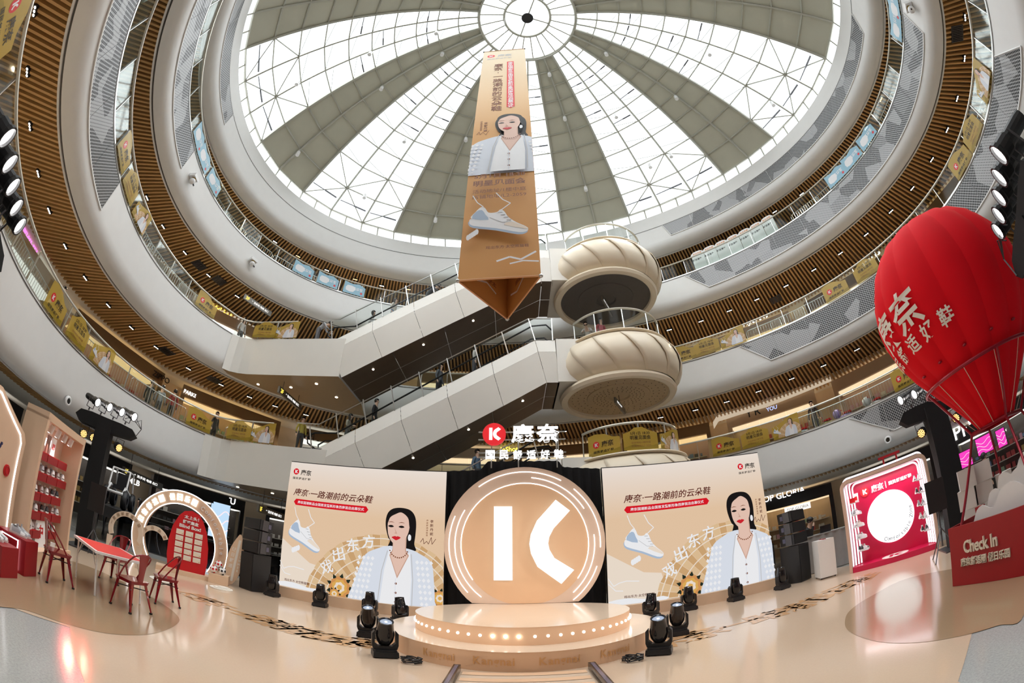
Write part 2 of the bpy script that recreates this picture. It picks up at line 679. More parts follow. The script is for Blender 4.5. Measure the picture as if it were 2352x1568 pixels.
CEIL = {}
CEIL[1] = slat_ceiling('ceiling_ground', FL[2] - 1.62, .78, 1.9, 'narrow wooden slat ceiling band over the ground floor')
CEIL[2] = slat_ceiling('ceiling_second', FL[3] - 1.62, .78, 4.0, 'wooden slat ceiling above the second floor gallery', 5.5)
CEIL[3] = slat_ceiling('ceiling_third', FL[4] - 1.62, .78, 4.6, 'wooden slat ceiling above the third floor gallery')
CEIL[4] = slat_ceiling('ceiling_fourth', 17.9, 1.15, 4.6, 'wooden slat ceiling above the fourth floor gallery')
for L, z, o in ((1, FL[2] - 1.6, 1.9), (2, FL[3] - 1.6, 3.6), (3, FL[4] - 1.6, 4.55), (4, 17.92, 4.55)):
    g = MB()
    ring_sweep(g, [(o if L != 2 else 4.0, z + .1), (9., z + .1)])
    obj('plaster_band', g, CEILWHITE, CEIL[L])
# ---- outer walls behind the shops
for L, z0, z1, o in ((1, 0, 3.7, 8.5), (2, 5.1, 8.7, 6.4), (3, 10.1, 13.7, 6.4), (4, 15.1, 18.1, 6.4)):
    g = MB()
    ring_sweep(g, [(o, z0), (o, z1)])
    tag(obj('wall_shops_%s' % ('ground' if L == 1 else LEVELNAME[L]), g, WALLB), 'plain plaster wall behind the shops', None, None, 'structure')
# ---- perforated sheets set into the gallery edges


def perforated(parent, z0, z1, off, s0, s1, slant0=0., slant1=0., w=1.75):
    """from arc length s0 to s1, one sheet per bay; slants are how far the foot of an end runs out"""
    n = max(1, round(abs(s1 - s0) / w))
    for k in range(n):
        a, b = s0 + (s1 - s0) * k / n, s0 + (s1 - s0) * (k + 1) / n
        m = 6
        mb = MB()
        uv = []
        for j in range(m + 1):
            for zi in (0, 1):
                f = j / m
                s = a + (b - a) * f
                if zi == 0:
                    s += slant0 * (1 - f) * (k == 0) + slant1 * f * (k == n - 1)
                g = (.012 if j == 0 and k else 0) * (1 if s1 > s0 else -1)
                mb.v.append(tuple(EP(t_at(s + g), off, z1 if zi else z0)))
                uv.append((s, z1 if zi else z0))
        for j in range(m):
            mb.f.append((2 * j, 2 * j + 2, 2 * j + 3, 2 * j + 1))
            mb.mi.append(0)
        mb.uv = uv
        obj('perforated_panel', mb, PERF, parent)
    fr = MB()
    path = [EP(t_at(s0 + slant0 + (s1 + slant1 - s0 - slant0) * j / 40), off - .005, z0) for j in range(41)]
    up = [EP(t_at(s0 + (s1 - s0) * j / 40), off - .005, z1) for j in range(41)]
    fr.tube(path, .028, 4)
    fr.tube([path[0], up[0]], .028, 4)
    fr.tube([path[-1], up[-1]], .028, 4)
    obj('panel_frame', fr, WHITE, parent)


def s_px(px, py, off=0.):
    return s_of(T_OF(ON_OVAL(px, py, off)))


def span(a, b, up=True):
    """b moved by whole turns so that it lies past a on the visible way round"""
    d = (b - a) % PERIM
    return a, (a + d if d < PERIM / 2 else a + d - PERIM)


for L, p0, p1, sl0, sl1 in ((3, (278, 415), None, 0, 0), (4, (447, 345), None, 0, 0), (4, (1572, 628), (2072, 28), 1.1, -.3), (3, (1700, 797), (2286, 130), 1.3, 1.2), (2, (1950, 960), (2300, 700), 1.8, 0)):
    F = FL[L]
    a = s_px(*p0)
    if p1:
        b = s_px(*p1)
        a, b = span(a, b)
    else:
        tgt = s_of(T_OF((-4, -6)))
        a, b = span(a, tgt)
    sg = 1 if b > a else -1
    perforated(FASCIA[L], F - 1.08, F + .12, -.02, a, b, sl0 * sg, sl1 * sg)
a, b = span(s_px(520, 285, .35), s_of(T_OF((-4, -6))))
perforated(ROOF, 18.62, 19.6, .33, a, b)
a, b = span(s_px(1521, 513, .35), s_px(1985, 50, .35))
perforated(ROOF, 18.62, 19.6, .33, a, b, .35 * (1 if b > a else -1), -.6 * (1 if b > a else -1))
# ---- glass railings of the galleries
LAND_S = {}
RAILS = {}
PANE = MB().box((0, 0, 0), (1, 1, 1)).mesh('glass_pane', GLASS)
POST = MB().box((0, 0, 0), (1, 1, 1)).mesh('post', STEEL)
for L, F in FL.items():
    r = thing('glass_railing', 'glass railing with cream handrail along the %s floor gallery' % LEVELNAME[L], 'railing')
    RAILS[L] = r
    n = int(PERIM / 1.36)
    gaps = [(T_OF((6.6, 19.3)), T_OF((2.5, 19.8)))] + ([(T_OF((-7.4, 19.2)), T_OF((-13.6, 13.4)))] if L < 4 else [])
    gs = sorted((s_of(u), s_of(u) + (s_of(v) - s_of(u)) % PERIM) for u, v in gaps)
    cuts = [(gs[k][1], gs[(k + 1) % len(gs)][0] + (PERIM if k == len(gs) - 1 else 0)) for k in range(len(gs))]
    for u, v in cuts:
        m = int((v - u) / .35)
        obj('handrail', MB().tube([EP(t_at(u + (v - u) * j / m), -.02, F + 1.15) for j in range(m + 1)], .042, 6), RAILCREAM, r, smooth=True)
    br = MB()
    ring_sweep(br, [(.0, F + .22), (.0, F + .27), (.05, F + .27), (.05, F + .22)])
    obj('base_rail', br, STEEL, r)
    for k in range(n):
        p, q = EP(t_at(PERIM * k / n), .025), EP(t_at(PERIM * (k + 1) / n), .025)
        m = (p + q) / 2
        d = q - p
        a = atan2(d.y, d.x)
        vis = in_view(Vector((m.x, m.y, F + .7)), 60)
        sm = PERIM * (k + .5) / n
        if any(u - .6 < sm < v + .6 or u - .6 < sm + PERIM < v + .6 for u, v in gs):
            continue
        if not vis and k % 2:
            continue
        link('glass_pane', PANE, r, Matrix.Translation((m.x, m.y, F + .68)) @ Matrix.Rotation(a, 4, 'Z') @ Matrix.Diagonal((d.length * (.985 if vis else 2), .014, .84, 1)))
        link('post', POST, r, Matrix.Translation((p.x, p.y, F + .68)) @ Matrix.Rotation(a, 4, 'Z') @ Matrix.Diagonal((.03, .05, .9, 1)))
# ---------------------------------------------------------------- the dome
DOME = thing('roof_dome', 'oval glass dome of painted steel ribs with solid wedges', None, kind='structure')
SOL = [(11.4, 27.5), (57.9, 79.1), (109., 127.2), (152.3, 168.5)]
SOL += [(a + 180, b + 180) for a, b in SOL]
RING_R = 2.95


def rim_r(pol):
    a = radians(pol) - EA
    return 1.022 / sqrt((cos(a) / SA) ** 2 + (sin(a) / SB) ** 2)


def DP(pol, k, dz=0.):
    """point of the dome at polar angle pol (degrees), k = 0 rim .. 10 oculus ring"""
    R = rim_r(pol)
    r = R + (RING_R - R) * k / 10
    z = 21.3 + 7.6 * (1 - (r / R) ** 2)
    return Vector((CX + r * cos(radians(pol)), CY + r * sin(radians(pol)), z + dz))


cells = []
ribs = []
for i, (a, b) in enumerate(SOL):
    c = SOL[(i + 1) % 8][0] + (360 if i == 7 else 0)
    ribs += [(a, .085), ((a + b) / 2, .07), (b, .085), (b + (c - b) / 3, .06), (b + (c - b) * 2 / 3, .06)]
    cells += [(a, (a + b) / 2, True), ((a + b) / 2, b, True)] + [(b + (c - b) * q / 3, b + (c - b) * (q + 1) / 3, False) for q in range(3)]
for a, w in ribs:
    mb = MB()
    mb.tube([DP(a, k * .5, -.05) for k in range(21)], w, 4)
    obj('rib', mb, DOMERIB, DOME)
for k in range(11):
    mb = MB()
    mb.tube([DP(a, k, -.04) for a, w in ribs], .06 if k in (0, 10) else .042, 4, closed=True)
    obj('ring_beam', mb, DOMERIB, DOME)
for a, b, solid in cells:
    for k in range(10):
        q = [DP(a, k, .04), DP(b, k, .04), DP(b, k + 1, .04), DP(a, k + 1, .04)]
        mid = sum(q, Vector()) / 4
        if solid:
            u = [p + Vector((0, 0, .06)) for p in q]
            mb = MB().add(q + u, [(0, 3, 2, 1), (4, 5, 6, 7), (0, 1, 5, 4), (1, 2, 6, 5), (2, 3, 7, 6), (3, 0, 4, 7)])
            obj('solid_panel', mb, DOMEPANEL, DOME)
        else:
            q = [mid + (p - mid) * .985 for p in q]
            u = [p + Vector((0, 0, .03)) for p in q]
            mb = MB().add(q + u, [(0, 3, 2, 1), (4, 5, 6, 7), (0, 1, 5, 4), (1, 2, 6, 5), (2, 3, 7, 6), (3, 0, 4, 7)])
            obj('glass_pane', mb, DOMEGLASS, DOME)
br = MB()
vt = MB()
for j, (a, b, solid) in enumerate(cells):
    if solid:
        continue
    for k in (0, 1):
        f = (j + k) % 2
        br.tube([DP(a if f else b, k, -.03), DP(b if f else a, k + 1, -.03)], .035, 4)
    for k in range(2, 10):
        br.tube([DP(a, k, -.06), DP(b, k + .35, -.02)], .014, 4)
    for k in ((0, 4, 7) if j % 2 else (0, 5, 7)):
        p, q = DP(a, k + .5, -.1), DP(b, k + .5, -.1)
        vt.tube([p + (q - p) * .1, p + (q - p) * .5], .05, 4)
        vt.tube([p + (q - p) * .5, p + (q - p) * .95], .028, 4)
obj('bracing', br, DOMERIB, DOME)
obj('window_opener', vt, DARKSTEEL, DOME)
cl = MB()
for j, (a, w) in enumerate(ribs):
    c = ribs[(j + 1) % len(ribs)][0]
    if c < a:
        c += 360
    for f in (0, .5):
        pol = a + (c - a) * f
        p = DP(pol, 0)
        q = EP(T_OF(p), .42, 20.6)
        cl.tube([q, Vector((p.x, p.y, 21.25))], .05, 4)
    p0, p1 = DP(a, 0, 0), DP(c, 0, 0)
    q0, q1 = EP(T_OF(p0), .5, 20.65), EP(T_OF(p1), .5, 20.65)
    obj('clerestory_pane', MB().poly([q0, q1, p1, p0]), DOMEGLASS, DOME)
obj('clerestory_posts', cl, DOMERIB, DOME)
# oculus
oc = MB()
ZO = DP(0, 10).z
oc.tube([(CX + 2.95 * cos(2 * pi * k / 48), CY + 2.95 * sin(2 * pi * k / 48), ZO) for k in range(48)], .10, 6, closed=True)
oc.tube([(CX + 1.42 * cos(2 * pi * k / 40), CY + 1.42 * sin(2 * pi * k / 40), ZO + .45) for k in range(40)], .09, 6, closed=True)
for k in range(24):
    a = 2 * pi * k / 24 + .12
    oc.tube([(CX + 2.95 * cos(a), CY + 2.95 * sin(a), ZO), (CX + 1.42 * cos(a), CY + 1.42 * sin(a), ZO + .45)], .045, 4)
for a in (radians(17), radians(107)):
    oc.tube([(CX + 1.42 * cos(a), CY + 1.42 * sin(a), ZO + .42), (CX - 1.42 * cos(a), CY - 1.42 * sin(a), ZO + .42)], .05, 4)
obj('oculus_frame', oc, DOMERIB, DOME)
TRANSLU = bpy.data.materials.new('translucent_white_sheet')
TRANSLU.use_nodes = True
_nt = TRANSLU.node_tree
_t = _nt.nodes.new('ShaderNodeBsdfTranslucent')
_t.inputs['Color'].default_value = (.78, .79, .8, 1)
_d = _nt.nodes.new('ShaderNodeMixShader')
_d.inputs['Fac'].default_value = .45
_nt.links.new(_t.outputs['BSDF'], _d.inputs[1])
_nt.links.new(_nt.nodes['Principled BSDF'].outputs['BSDF'], _d.inputs[2])
_nt.links.new(_d.outputs['Shader'], _nt.nodes['Material Output'].inputs['Surface'])
for k in range(24):
    a, b = 2 * pi * k / 24 + .12, 2 * pi * (k + 1) / 24 + .12
    mb = MB().poly([(CX + r * cos(c), CY + r * sin(c), z + .06) for r, c, z in ((2.92, a, ZO), (2.92, b, ZO), (1.44, b, ZO + .45), (1.44, a, ZO + .45))])
    obj('translucent_panel', mb, TRANSLU, DOME)
obj('oculus_glass', MB().poly(disc_pts(1.42, 40, CX, CY, ZO + .55)), DOMEGLASS, DOME)
obj('hub', MB().cyl((CX, CY, ZO + .2), (CX, CY, ZO + .55), .36, .3, 20), BLACK, DOME)
lampb = MB().cyl((0, 0, 0), (0, 0, -.34), .11, .12, 12)
lampb.cyl((0, 0, .22), (0, 0, 0), .02, .02, 6)
lampm = lampb.mesh('dome_spotlight', WHITEPAINT, True)
for pol, k in ((160.4, 1), (160.4, 5), (139, 1.2), (139, 4), (118, 1), (118, 5), (99, 2), (89, 3), (68.5, 2), (68.5, 6), (44, 2), (44, 5), (19.5, 4), (36, 2), (4, 1), (-1, 4), (177, 2), (176, 5), (176, 8), (160, 8), (68.5, 9), (20, 8)):
    p = DP(pol, k, -.34)
    o = link('dome_spotlight', lampm, None, Matrix.Translation(p))
    tag(o, 'small white cylinder spotlight hanging from a dome rib', 'spotlight', 'spotlights under the glass dome')


# ---------------------------------------------------------------- landings, escalators and pumpkin-shaped balconies
YF, YB = 15.1, 18.25
UNDER = BROWNPANEL
DOWNL = glow('downlight', (1, .9, .72), 7)


def landing(L):
    F = FL[L]
    t0, t1 = T_OF((-13.2, 15.1)), T_OF((-7.2, 19.2))
    arc = [EP(t0 + (t1 - t0) * k / 16, .3) for k in range(17)]
    front = [Vector((-13.15, 14.55, 0)), Vector((-12.9, 14.85, 0)), Vector((-12.5, 15.02, 0)), Vector((-12.0, 15.1, 0)), Vector((-7.9, 15.1, 0)), Vector((-7.2, 15.1, 0)), Vector((-7.2, 18.25, 0))]
    poly = front + list(reversed(arc))
    mb = MB()
    n = len(poly)
    for z0, z1 in ((F - 1.62, F + .2),):
        vs = [(p.x, p.y, z0) for p in poly] + [(p.x, p.y, z1) for p in poly]
        mb.add(vs, [(k, (k + 1) % n, n + (k + 1) % n, n + k) for k in range(n)])
        mb.add([(p.x, p.y, z1) for p in poly], [tuple(range(n))])
        mb.add([(p.x, p.y, z0) for p in poly], [tuple(range(n - 1, -1, -1))], 1)
    w = tag(obj('floor_landing', mb, [WARMWHITE, mat('tan_metal_soffit', (.42, .30, .18), .3, .4, noise=.1)]), 'white escalator landing jutting from the %s floor gallery' % LEVELNAME[L], None, None, 'structure')
    for x, y in ((-12.0, 16.2), (-10.2, 16.4), (-8.6, 15.9), (-8.2, 17.4)):
        obj('downlight', MB().cyl((x, y, F - 1.64), (x, y, F - 1.61), .07, .07, 12), DOWNL, w)
    hr = MB()
    rp = [EP(T_OF((-13.6, 13.2)), -.02, F + 1.15)] + [Vector((p.x, p.y + .05, F + 1.15)) for p in front[:4]] + [Vector((-9.9, 15.15, F + 1.15))]
    hr.tube(rp, .042, 6)
    r = thing('glass_railing', 'short glass railing with steel end post on the %s floor escalator landing' % LEVELNAME[L], 'railing')
    obj('handrail', hr, RAILCREAM, r)
    for k, (a, b) in enumerate(zip(rp[1:-1], rp[2:])):
        q = MB().add([(a.x, a.y, F + .24), (b.x, b.y, F + .24), (b.x, b.y, F + 1.1), (a.x, a.y, F + 1.1)], [(0, 1, 2, 3)])
        obj('glass_pane', q, GLASS, r)
    for x in (-12., -11., -9.9):
        obj('post', MB().box((x, 15.15, F + .68), (.05, .05, .95)), STEEL, r)
    bars = MB()
    for k in range(22):
        bars.cyl((-11.9 + k * .09, 15.3, F + .25), (-11.9 + k * .09, 15.3, F + 1.0), .009, n=5)
    obj('balusters', bars, STEEL, r)


def escalator(L, label):
    """rises from storey L (z0) towards +x to the next storey"""
    z0 = FL.get(L, 0.)
    z1 = FL[L + 1]
    e = thing('escalator', label, 'escalator')
    xa, xb, xc = -7.9, .95, 1.78
    top = [(xa, z0 + .15), (xb, z1 + .12), (xc, z1 + .12)]
    mid = [(xa + .12, z0 - .42), (xb + .1, z1 - .48), (xc, z1 - .48)]
    bot = [(xa + .8, z0 - 1.62), (xb + .4, z1 - 1.8), (xc + .1, z1 - 1.8)]
    if L == 1:
        z0 = 0
        top = [(xa, .15), (xb, z1 + .12), (xc, z1 + .12)]
        mid = [(xa + .12, .05), (xb + .1, z1 - .48), (xc, z1 - .48)]
        bot = [(xa + 1.8, .02), (xb + .4, z1 - 1.8), (xc + .1, z1 - 1.8)]
    # cladding panels along the front and back
    N = 5
    for y, s in ((YF, -1), (YB, 1)):
        def lerp(a, b, f):
            return (a[0] + (b[0] - a[0]) * f, a[1] + (b[1] - a[1]) * f)
        segs = []
        for q in range(2):
            for k in range(N if q == 0 else 1):
                m = N if q == 0 else 1
                segs.append([lerp(c[q], c[q + 1], k / m) for c in (top, mid, bot)] + [lerp(c[q], c[q + 1], (k + 1) / m) for c in (bot, mid, top)])
        for sg in segs:
            g = .008
            (t0x, t0z), (m0x, m0z), (b0x, b0z), (b1x, b1z), (m1x, m1z), (t1x, t1z) = sg
            yy = y
            p = MB()
            p.add([(t0x + g, yy - s * .13, t0z), (m0x + g, yy, m0z), (m1x - g, yy, m1z), (t1x - g, yy - s * .13, t1z)], [(0, 1, 2, 3) if s < 0 else (3, 2, 1, 0)])
            p.add([(m0x + g, yy, m0z - .005), (b0x + g, yy - s * .10, b0z), (b1x - g, yy - s * .10, b1z), (m1x - g, yy, m1z - .005)], [(0, 1, 2, 3) if s < 0 else (3, 2, 1, 0)])
            obj('side_panel', p, WARMWHITE, e)
    # soffit panels
    for q in range(2):
        m = 4 if q == 0 else 1
        for k in range(m):
            a = [bot[q][i] + (bot[q + 1][i] - bot[q][i]) * k / m for i in (0, 1)]
            b = [bot[q][i] + (bot[q + 1][i] - bot[q][i]) * (k + 1) / m for i in (0, 1)]
            for y0, y1 in ((YF + .1, 16.65), (16.67, YB - .1)):
                obj('soffit_panel', MB().add([(a[0] + .012, y0, a[1]), (b[0] - .012, y0, b[1]), (b[0] - .012, y1, b[1]), (a[0] + .012, y1, a[1])], [(0, 1, 2, 3)]), UNDER, e)
    for k in range(4):
        f = (k + .55) / 4
        x, z = bot[0][0] + (bot[1][0] - bot[0][0]) * f, bot[0][1] + (bot[1][1] - bot[0][1]) * f
        obj('downlight', MB().cyl((x, 15.75, z - .015), (x, 15.75, z + .02), .06, .06, 12), DOWNL, e)
    # steps (two lanes)
    n = 26
    for lane, y0 in enumerate((15.45, 16.95)):
        st = MB()
        for k in range(n):
            x = xa + .9 + (xb - xa - .9) * k / n
            z = z0 + (z1 - z0) * k / n
            st.box((x + .16, y0 + .5, z + .05), (.34, 1.0, .2))
        obj('steps', st, DARKSTEEL, e)
    # glass balustrade, outer guard rail with raked posts, rubber handrails
    dx, dz = xb - xa, z1 - z0
    gz = 1.18
    obj('guard_rail', MB().tube([(xa - .9, YF + .12, z0 + gz + .1), (xa + .15, YF + .12, z0 + gz + .1), (xb - .25, YF + .12, z1 + gz), (xc - .1, YF + .12, z1 + gz)], .025, 6), STEEL, e)
    n = 8
    for k in range(n + 1):
        f = k / n
        x, z = xa + dx * f, z0 + .12 + dz * f
        x2, z2 = x - .28, z + 1.13 - .1
        if k == n:
            x2 = x - .25
        obj('guard_post', MB().tube([(x, YF + .12, z), (x2, YF + .12, z2 + .02)], .03, 4), STEEL, e)
        if k < n:
            fb = (k + 1) / n
            xn, zn = xa + dx * fb, z0 + .12 + dz * fb
            obj('guard_glass', MB().add([(x + .03, YF + .12, z), (xn - .03, YF + .12, zn), (xn - .31, YF + .12, zn + 1.02), (x2 + .03, YF + .12, z2)], [(0, 1, 2, 3)]), GLASS, e)
    obj('guard_glass', MB().add([(xb, YF + .12, z1 + .12), (xc - .1, YF + .12, z1 + .12), (xc - .1, YF + .12, z1 + gz), (xb - .25, YF + .12, z1 + gz)], [(0, 1, 2, 3)]), GLASS, e)
    for x in (xc - .1,):
        obj('guard_post', MB().box((x, YF + .12, z1 + .65), (.04, .04, 1.08)), STEEL, e)
    for y in (15.4, 16.5, 16.9, 18.0):
        pts = [(xa + .1, y, z0 + .25), (xa - .35, y, z0 + .5), (xa - .4, y, z0 + .75), (xa - .1, y, z0 + .95), (xa + .9, y, z0 + 1.0), (xb - .1, y, z1 + .92), (xb + .5, y, z1 + .98), (xb + .75, y, z1 + .7)]
        obj('handrail', MB().tube(pts, .035, 6), BLACK, e)
    bl = MB()
    bl.box((xa + .1, 16.0, z0 + .12), (1.1, 1.6, .28))
    obj('newel_base', bl, DARKSTEEL, e)
    return e


for L in (2, 3):
    landing(L)
escalator(1, 'escalator rising from the ground behind the stage to the second floor')
escalator(2, 'white clad escalator rising from the second floor to the third floor')
escalator(3, 'white clad escalator rising from the third floor to the fourth floor')
PX, PY = 4.62, 16.45


def pod(L):
    F = FL[L]
    p = thing('pumpkin_balcony', 'cream pumpkin-shaped balcony with overlapping petals on the %s floor' % LEVELNAME[L], 'balcony', T(PX, PY, F))
    n = 14
    prof = [(2.28, -.05), (2.54, -.24), (2.72, -.54), (2.80, -.88), (2.80, -1.18), (2.70, -1.50), (2.44, -1.84)]
    da = 2 * pi / n
    for k in range(n):
        mb = MB()
        m = 8
        W = 7
        for j in range(W + 1):
            for i, (r, z) in enumerate(prof):
                f = j / W
                sw = -.42 * (i / (len(prof) - 1))      # the petals lean as they go down
                a = da * (k + f * 1.12) - sw
                rr = r + .10 * sin(pi * i / (len(prof) - 1)) * (1 - f) - .03
                mb.v.append((rr * cos(a), rr * sin(a), z))
        q = len(prof)
        for j in range(W):
            for i in range(q - 1):
                mb.f.append((j * q + i, j * q + i + 1, (j + 1) * q + i + 1, (j + 1) * q + i))
                mb.mi.append(0)
        o = obj('petal', mb, CREAM, p, smooth=True)
        s = o.modifiers.new('thick', 'SOLIDIFY')
        s.thickness = .035
        s.offset = -1
    obj('deck_rim', MB().lathe([(2.0, 0.02), (2.42, 0.02), (2.44, -.02), (2.30, -.06), (2.2, -.12), (1.9, -.3)], 56), CREAM, p, smooth=True)
    obj('deck', MB().lathe([(0, .01), (2.4, .01)], 40), GALLERYFLOOR, p)
    obj('bottom_ring', MB().lathe([(2.36, -1.80), (2.46, -1.87), (2.53, -2.0), (2.46, -2.12), (2.32, -2.15), (2.20, -2.10), (2.18, -1.98)], 64, M=T(-.1, 0, 0)), CREAM, p, smooth=True)
    so = mat('perforated_soffit', (.50, .38, .24), .4, .3, noise=.1) if L == 3 else mat('dark_soffit', (.10, .09, .085), .45, .2, noise=.1)
    obj('soffit', MB().lathe([(0, -1.9), (.45, -1.9), (.5, -1.96), (1.35, -1.97), (1.37, -1.94), (2.22, -1.99)], 56, M=T(-.1, 0, 0)), so, p)
    if L == 3:
        hb = MB()
        for r, c in ((.62, 20), (.78, 24), (.94, 30), (1.1, 34), (1.5, 30), (1.75, 34), (2.0, 38)):
            for k in range(c):
                a = 2 * pi * k / c
                hb.box((r * cos(a) - .1, r * sin(a), -1.985), (.03, .03, .01))
        tag(obj('soffit_holes', hb, BLACK, p), kind='stuff')
    # glass railing of the pod
    a0, a1 = radians(-158), radians(40)
    R = 2.08
    obj('handrail', MB().tube([(R * cos(a0 + (a1 - a0) * k / 40), R * sin(a0 + (a1 - a0) * k / 40), 1.15) for k in range(41)], .05, 8), RAILCREAM, p, smooth=True)
    m = 12
    for k in range(m):
        u, v = a0 + (a1 - a0) * k / m, a0 + (a1 - a0) * (k + 1) / m
        sub = 4
        mb = MB()
        for j in range(sub + 1):
            w = u + (v - u) * j / sub
            mb.v += [(R * cos(w), R * sin(w), .08), (R * cos(w), R * sin(w), 1.1)]
        for j in range(sub):
            mb.f.append((2 * j, 2 * j + 2, 2 * j + 3, 2 * j + 1))
            mb.mi.append(0)
        obj('glass_pane', mb, GLASS, p, smooth=True)
        if k % 2 == 0:
            obj('post', MB().box((R * cos(u), R * sin(u), .6), (.04, .04, 1.1)), STEEL, p)
    # bridge from the pod to the gallery and to the escalator
    br = MB()
    br.box((-2.22, .225, -.84), (1.2, 3.14, 1.92))
    br.box((0, 3.0, -.4), (3.6, 3.4, .6))
    obj('bridge', br, WARMWHITE, p)


for L in (2, 3, 4):
    pod(L)
# ---------------------------------------------------------------- ground floor
FLOORM = bpy.data.materials.new('polished_event_floor')
FLOORM.use_nodes = True


def floor_mat(name, col, rough, speck):
    m = mat(name, col, rough)
    nt = m.node_tree
    b = nt.nodes['Principled BSDF']
    tc = nt.nodes.new('ShaderNodeTexCoord')
    n = nt.nodes.new('ShaderNodeTexNoise')
    n.inputs['Scale'].default_value = 45
    n.inputs['Detail'].default_value = 8
    n.inputs['Roughness'].default_value = .8
    nt.links.new(tc.outputs['Object'], n.inputs['Vector'])
    r = nt.nodes.new('ShaderNodeValToRGB')
    r.color_ramp.elements[0].position = .3
    r.color_ramp.elements[1].position = .6
    r.color_ramp.elements[0].color = (*(c * (1 - speck) for c in col), 1)
    r.color_ramp.elements[1].color = (*col, 1)
    nt.links.new(n.outputs['Fac'], r.inputs['Fac'])
    nt.links.new(r.outputs['Color'], b.inputs['Base Color'])
    n2 = nt.nodes.new('ShaderNodeTexNoise')
    n2.inputs['Scale'].default_value = .7
    n2.inputs['Detail'].default_value = 3
    nt.links.new(tc.outputs['Object'], n2.inputs['Vector'])
    mr = nt.nodes.new('ShaderNodeMapRange')
    mr.inputs['To Min'].default_value = rough * .6
    mr.inputs['To Max'].default_value = rough * 1.5
    nt.links.new(n2.outputs['Fac'], mr.inputs['Value'])
    nt.links.new(mr.outputs['Result'], b.inputs['Roughness'])
    return m


TERRAZZO = floor_mat('grey_terrazzo', (.46, .47, .46), .13, .35)
VINYL = floor_mat('peach_floor_film', (.66, .50, .37), .12, .06)
VINYLD = floor_mat('tan_floor_film', (.40, .27, .165), .12, .06)
PRINTORANGE = mat('orange_floor_print', (.62, .36, .18), .2, noise=.04)
g = MB().poly([(CX + 30 * cos(2 * pi * k / 64), CY + 28 * sin(2 * pi * k / 64), 0) for k in range(64)])
FLOOR = tag(obj('floor', g, TERRAZZO), 'polished grey terrazzo mall floor', None, None, 'structure')
# the printed floor covering of the event, an oval sheet lying on the stone
cov = []
for px, py in ((0, 1386), (60, 1402), (160, 1440), (165, 1480), (180, 1530), (195, 1566)):
    cov.append(G(px, py))
covr = [G(px, py) for px, py in ((2200, 1566), (2215, 1520), (2232, 1456), (2290, 1436), (2351, 1412))]
ring = [cov[2], cov[3], cov[4], cov[5], Vector((-2.6, 1.2, 0)), Vector((2.5, 1.0, 0))] + covr[:3]
far = [Vector((6.5, 1.5, 0)), Vector((9.2, 3.0, 0)), Vector((10.6, 6.2, 0)), Vector((9.6, 9.0, 0)), Vector((8.5, 11.6, 0)), Vector((4, 12.6, 0)), Vector((-4, 12.6, 0)), Vector((-8.8, 12.2, 0)), Vector((-11.2, 9.5, 0)), Vector((-11.0, 6.5, 0)), Vector((-9.5, 3.0, 0)), Vector((-6.8, 1.4, 0)), Vector((-4.6, 2.05, 0))]
cover = tag(obj('floor_covering', MB().poly([(p.x, p.y, .004) for p in ring + far]), VINYL), 'peach coloured glossy event film laid on the mall floor', 'floor covering')


def blob(name, pxs, m, z, label):
    pts = [G(*q) for q in pxs]
    # smooth closed loop (Catmull-Rom)
    out = []
    n = len(pts)
    for i in range(n):
        p0, p1, p2, p3 = pts[i - 1], pts[i], pts[(i + 1) % n], pts[(i + 2) % n]
        for k in range(6):
            t = k / 6
            q = .5 * ((2 * p1) + (p2 - p0) * t + (2 * p0 - 5 * p1 + 4 * p2 - p3) * t * t + (3 * p1 - p0 - 3 * p2 + p3) * t ** 3)
            out.append((q.x, q.y, z))
    return tag(obj(name, MB().poly(out), m), label, 'floor covering')


blob('floor_patch', ((-40, 1375), (60, 1402), (160, 1436), (260, 1457), (350, 1456), (405, 1435), (408, 1415), (370, 1385), (300, 1345), (200, 1300), (100, 1275), (0, 1290)), VINYLD, .007, 'darker tan oval of floor film under the red chairs')
blob('floor_patch', ((2352, 1412), (2290, 1438), (2200, 1463), (2100, 1477), (2010, 1473), (1950, 1450), (1941, 1425), (1955, 1400), (2000, 1370), (2080, 1330), (2200, 1305), (2352, 1290)), VINYLD, .007, 'darker tan oval of floor film before the balloon basket')
# words printed on the floor, on two arcs either side of the stage
for s, name in ((-1, '康奈·一路潮前的云朵鞋'), (1, '康奈·一路潮前的云朵鞋')):
    mb = MB()
    pts = [G(*q, .01) for q in (((455, 1370), (520, 1395), (600, 1420), (680, 1445), (760, 1465), (860, 1480)) if s < 0 else ((1570, 1465), (1660, 1440), (1755, 1415), (1850, 1385), (1930, 1350), (1990, 1325)))]
    nn = len(name)
    for k, ch in enumerate(name):
        f = k / (nn - 1) * (len(pts) - 1)
        i = min(int(f), len(pts) - 2)
        p = pts[i] + (pts[i + 1] - pts[i]) * (f - i)
        d = pts[i + 1] - pts[i]
        text_mb(mb, ch, .86, T(p.x, p.y, .008, atan2(d.y, d.x)), .02, shear=.2)
    tag(obj('floor_lettering', mb, PRINTORANGE), 'orange slanted Chinese slogan printed on the floor on the %s side' % ('blind box' if s < 0 else 'photo booth'), 'lettering')


# ---------------------------------------------------------------- flat print: posters and screens drawn as coloured shapes
def smooth(pts, k=5):
    out = []
    n = len(pts)
    for i in range(n):
        p0, p1, p2, p3 = (Vector((*q, 0)) for q in (pts[i - 1], pts[i], pts[(i + 1) % n], pts[(i + 2) % n]))
        for j in range(k):
            t = j / k
            q = .5 * ((2 * p1) + (p2 - p0) * t + (2 * p0 - 5 * p1 + 4 * p2 - p3) * t * t + (3 * p1 - p0 - 3 * p2 + p3) * t ** 3)
            out.append((q.x, q.y))
    return out


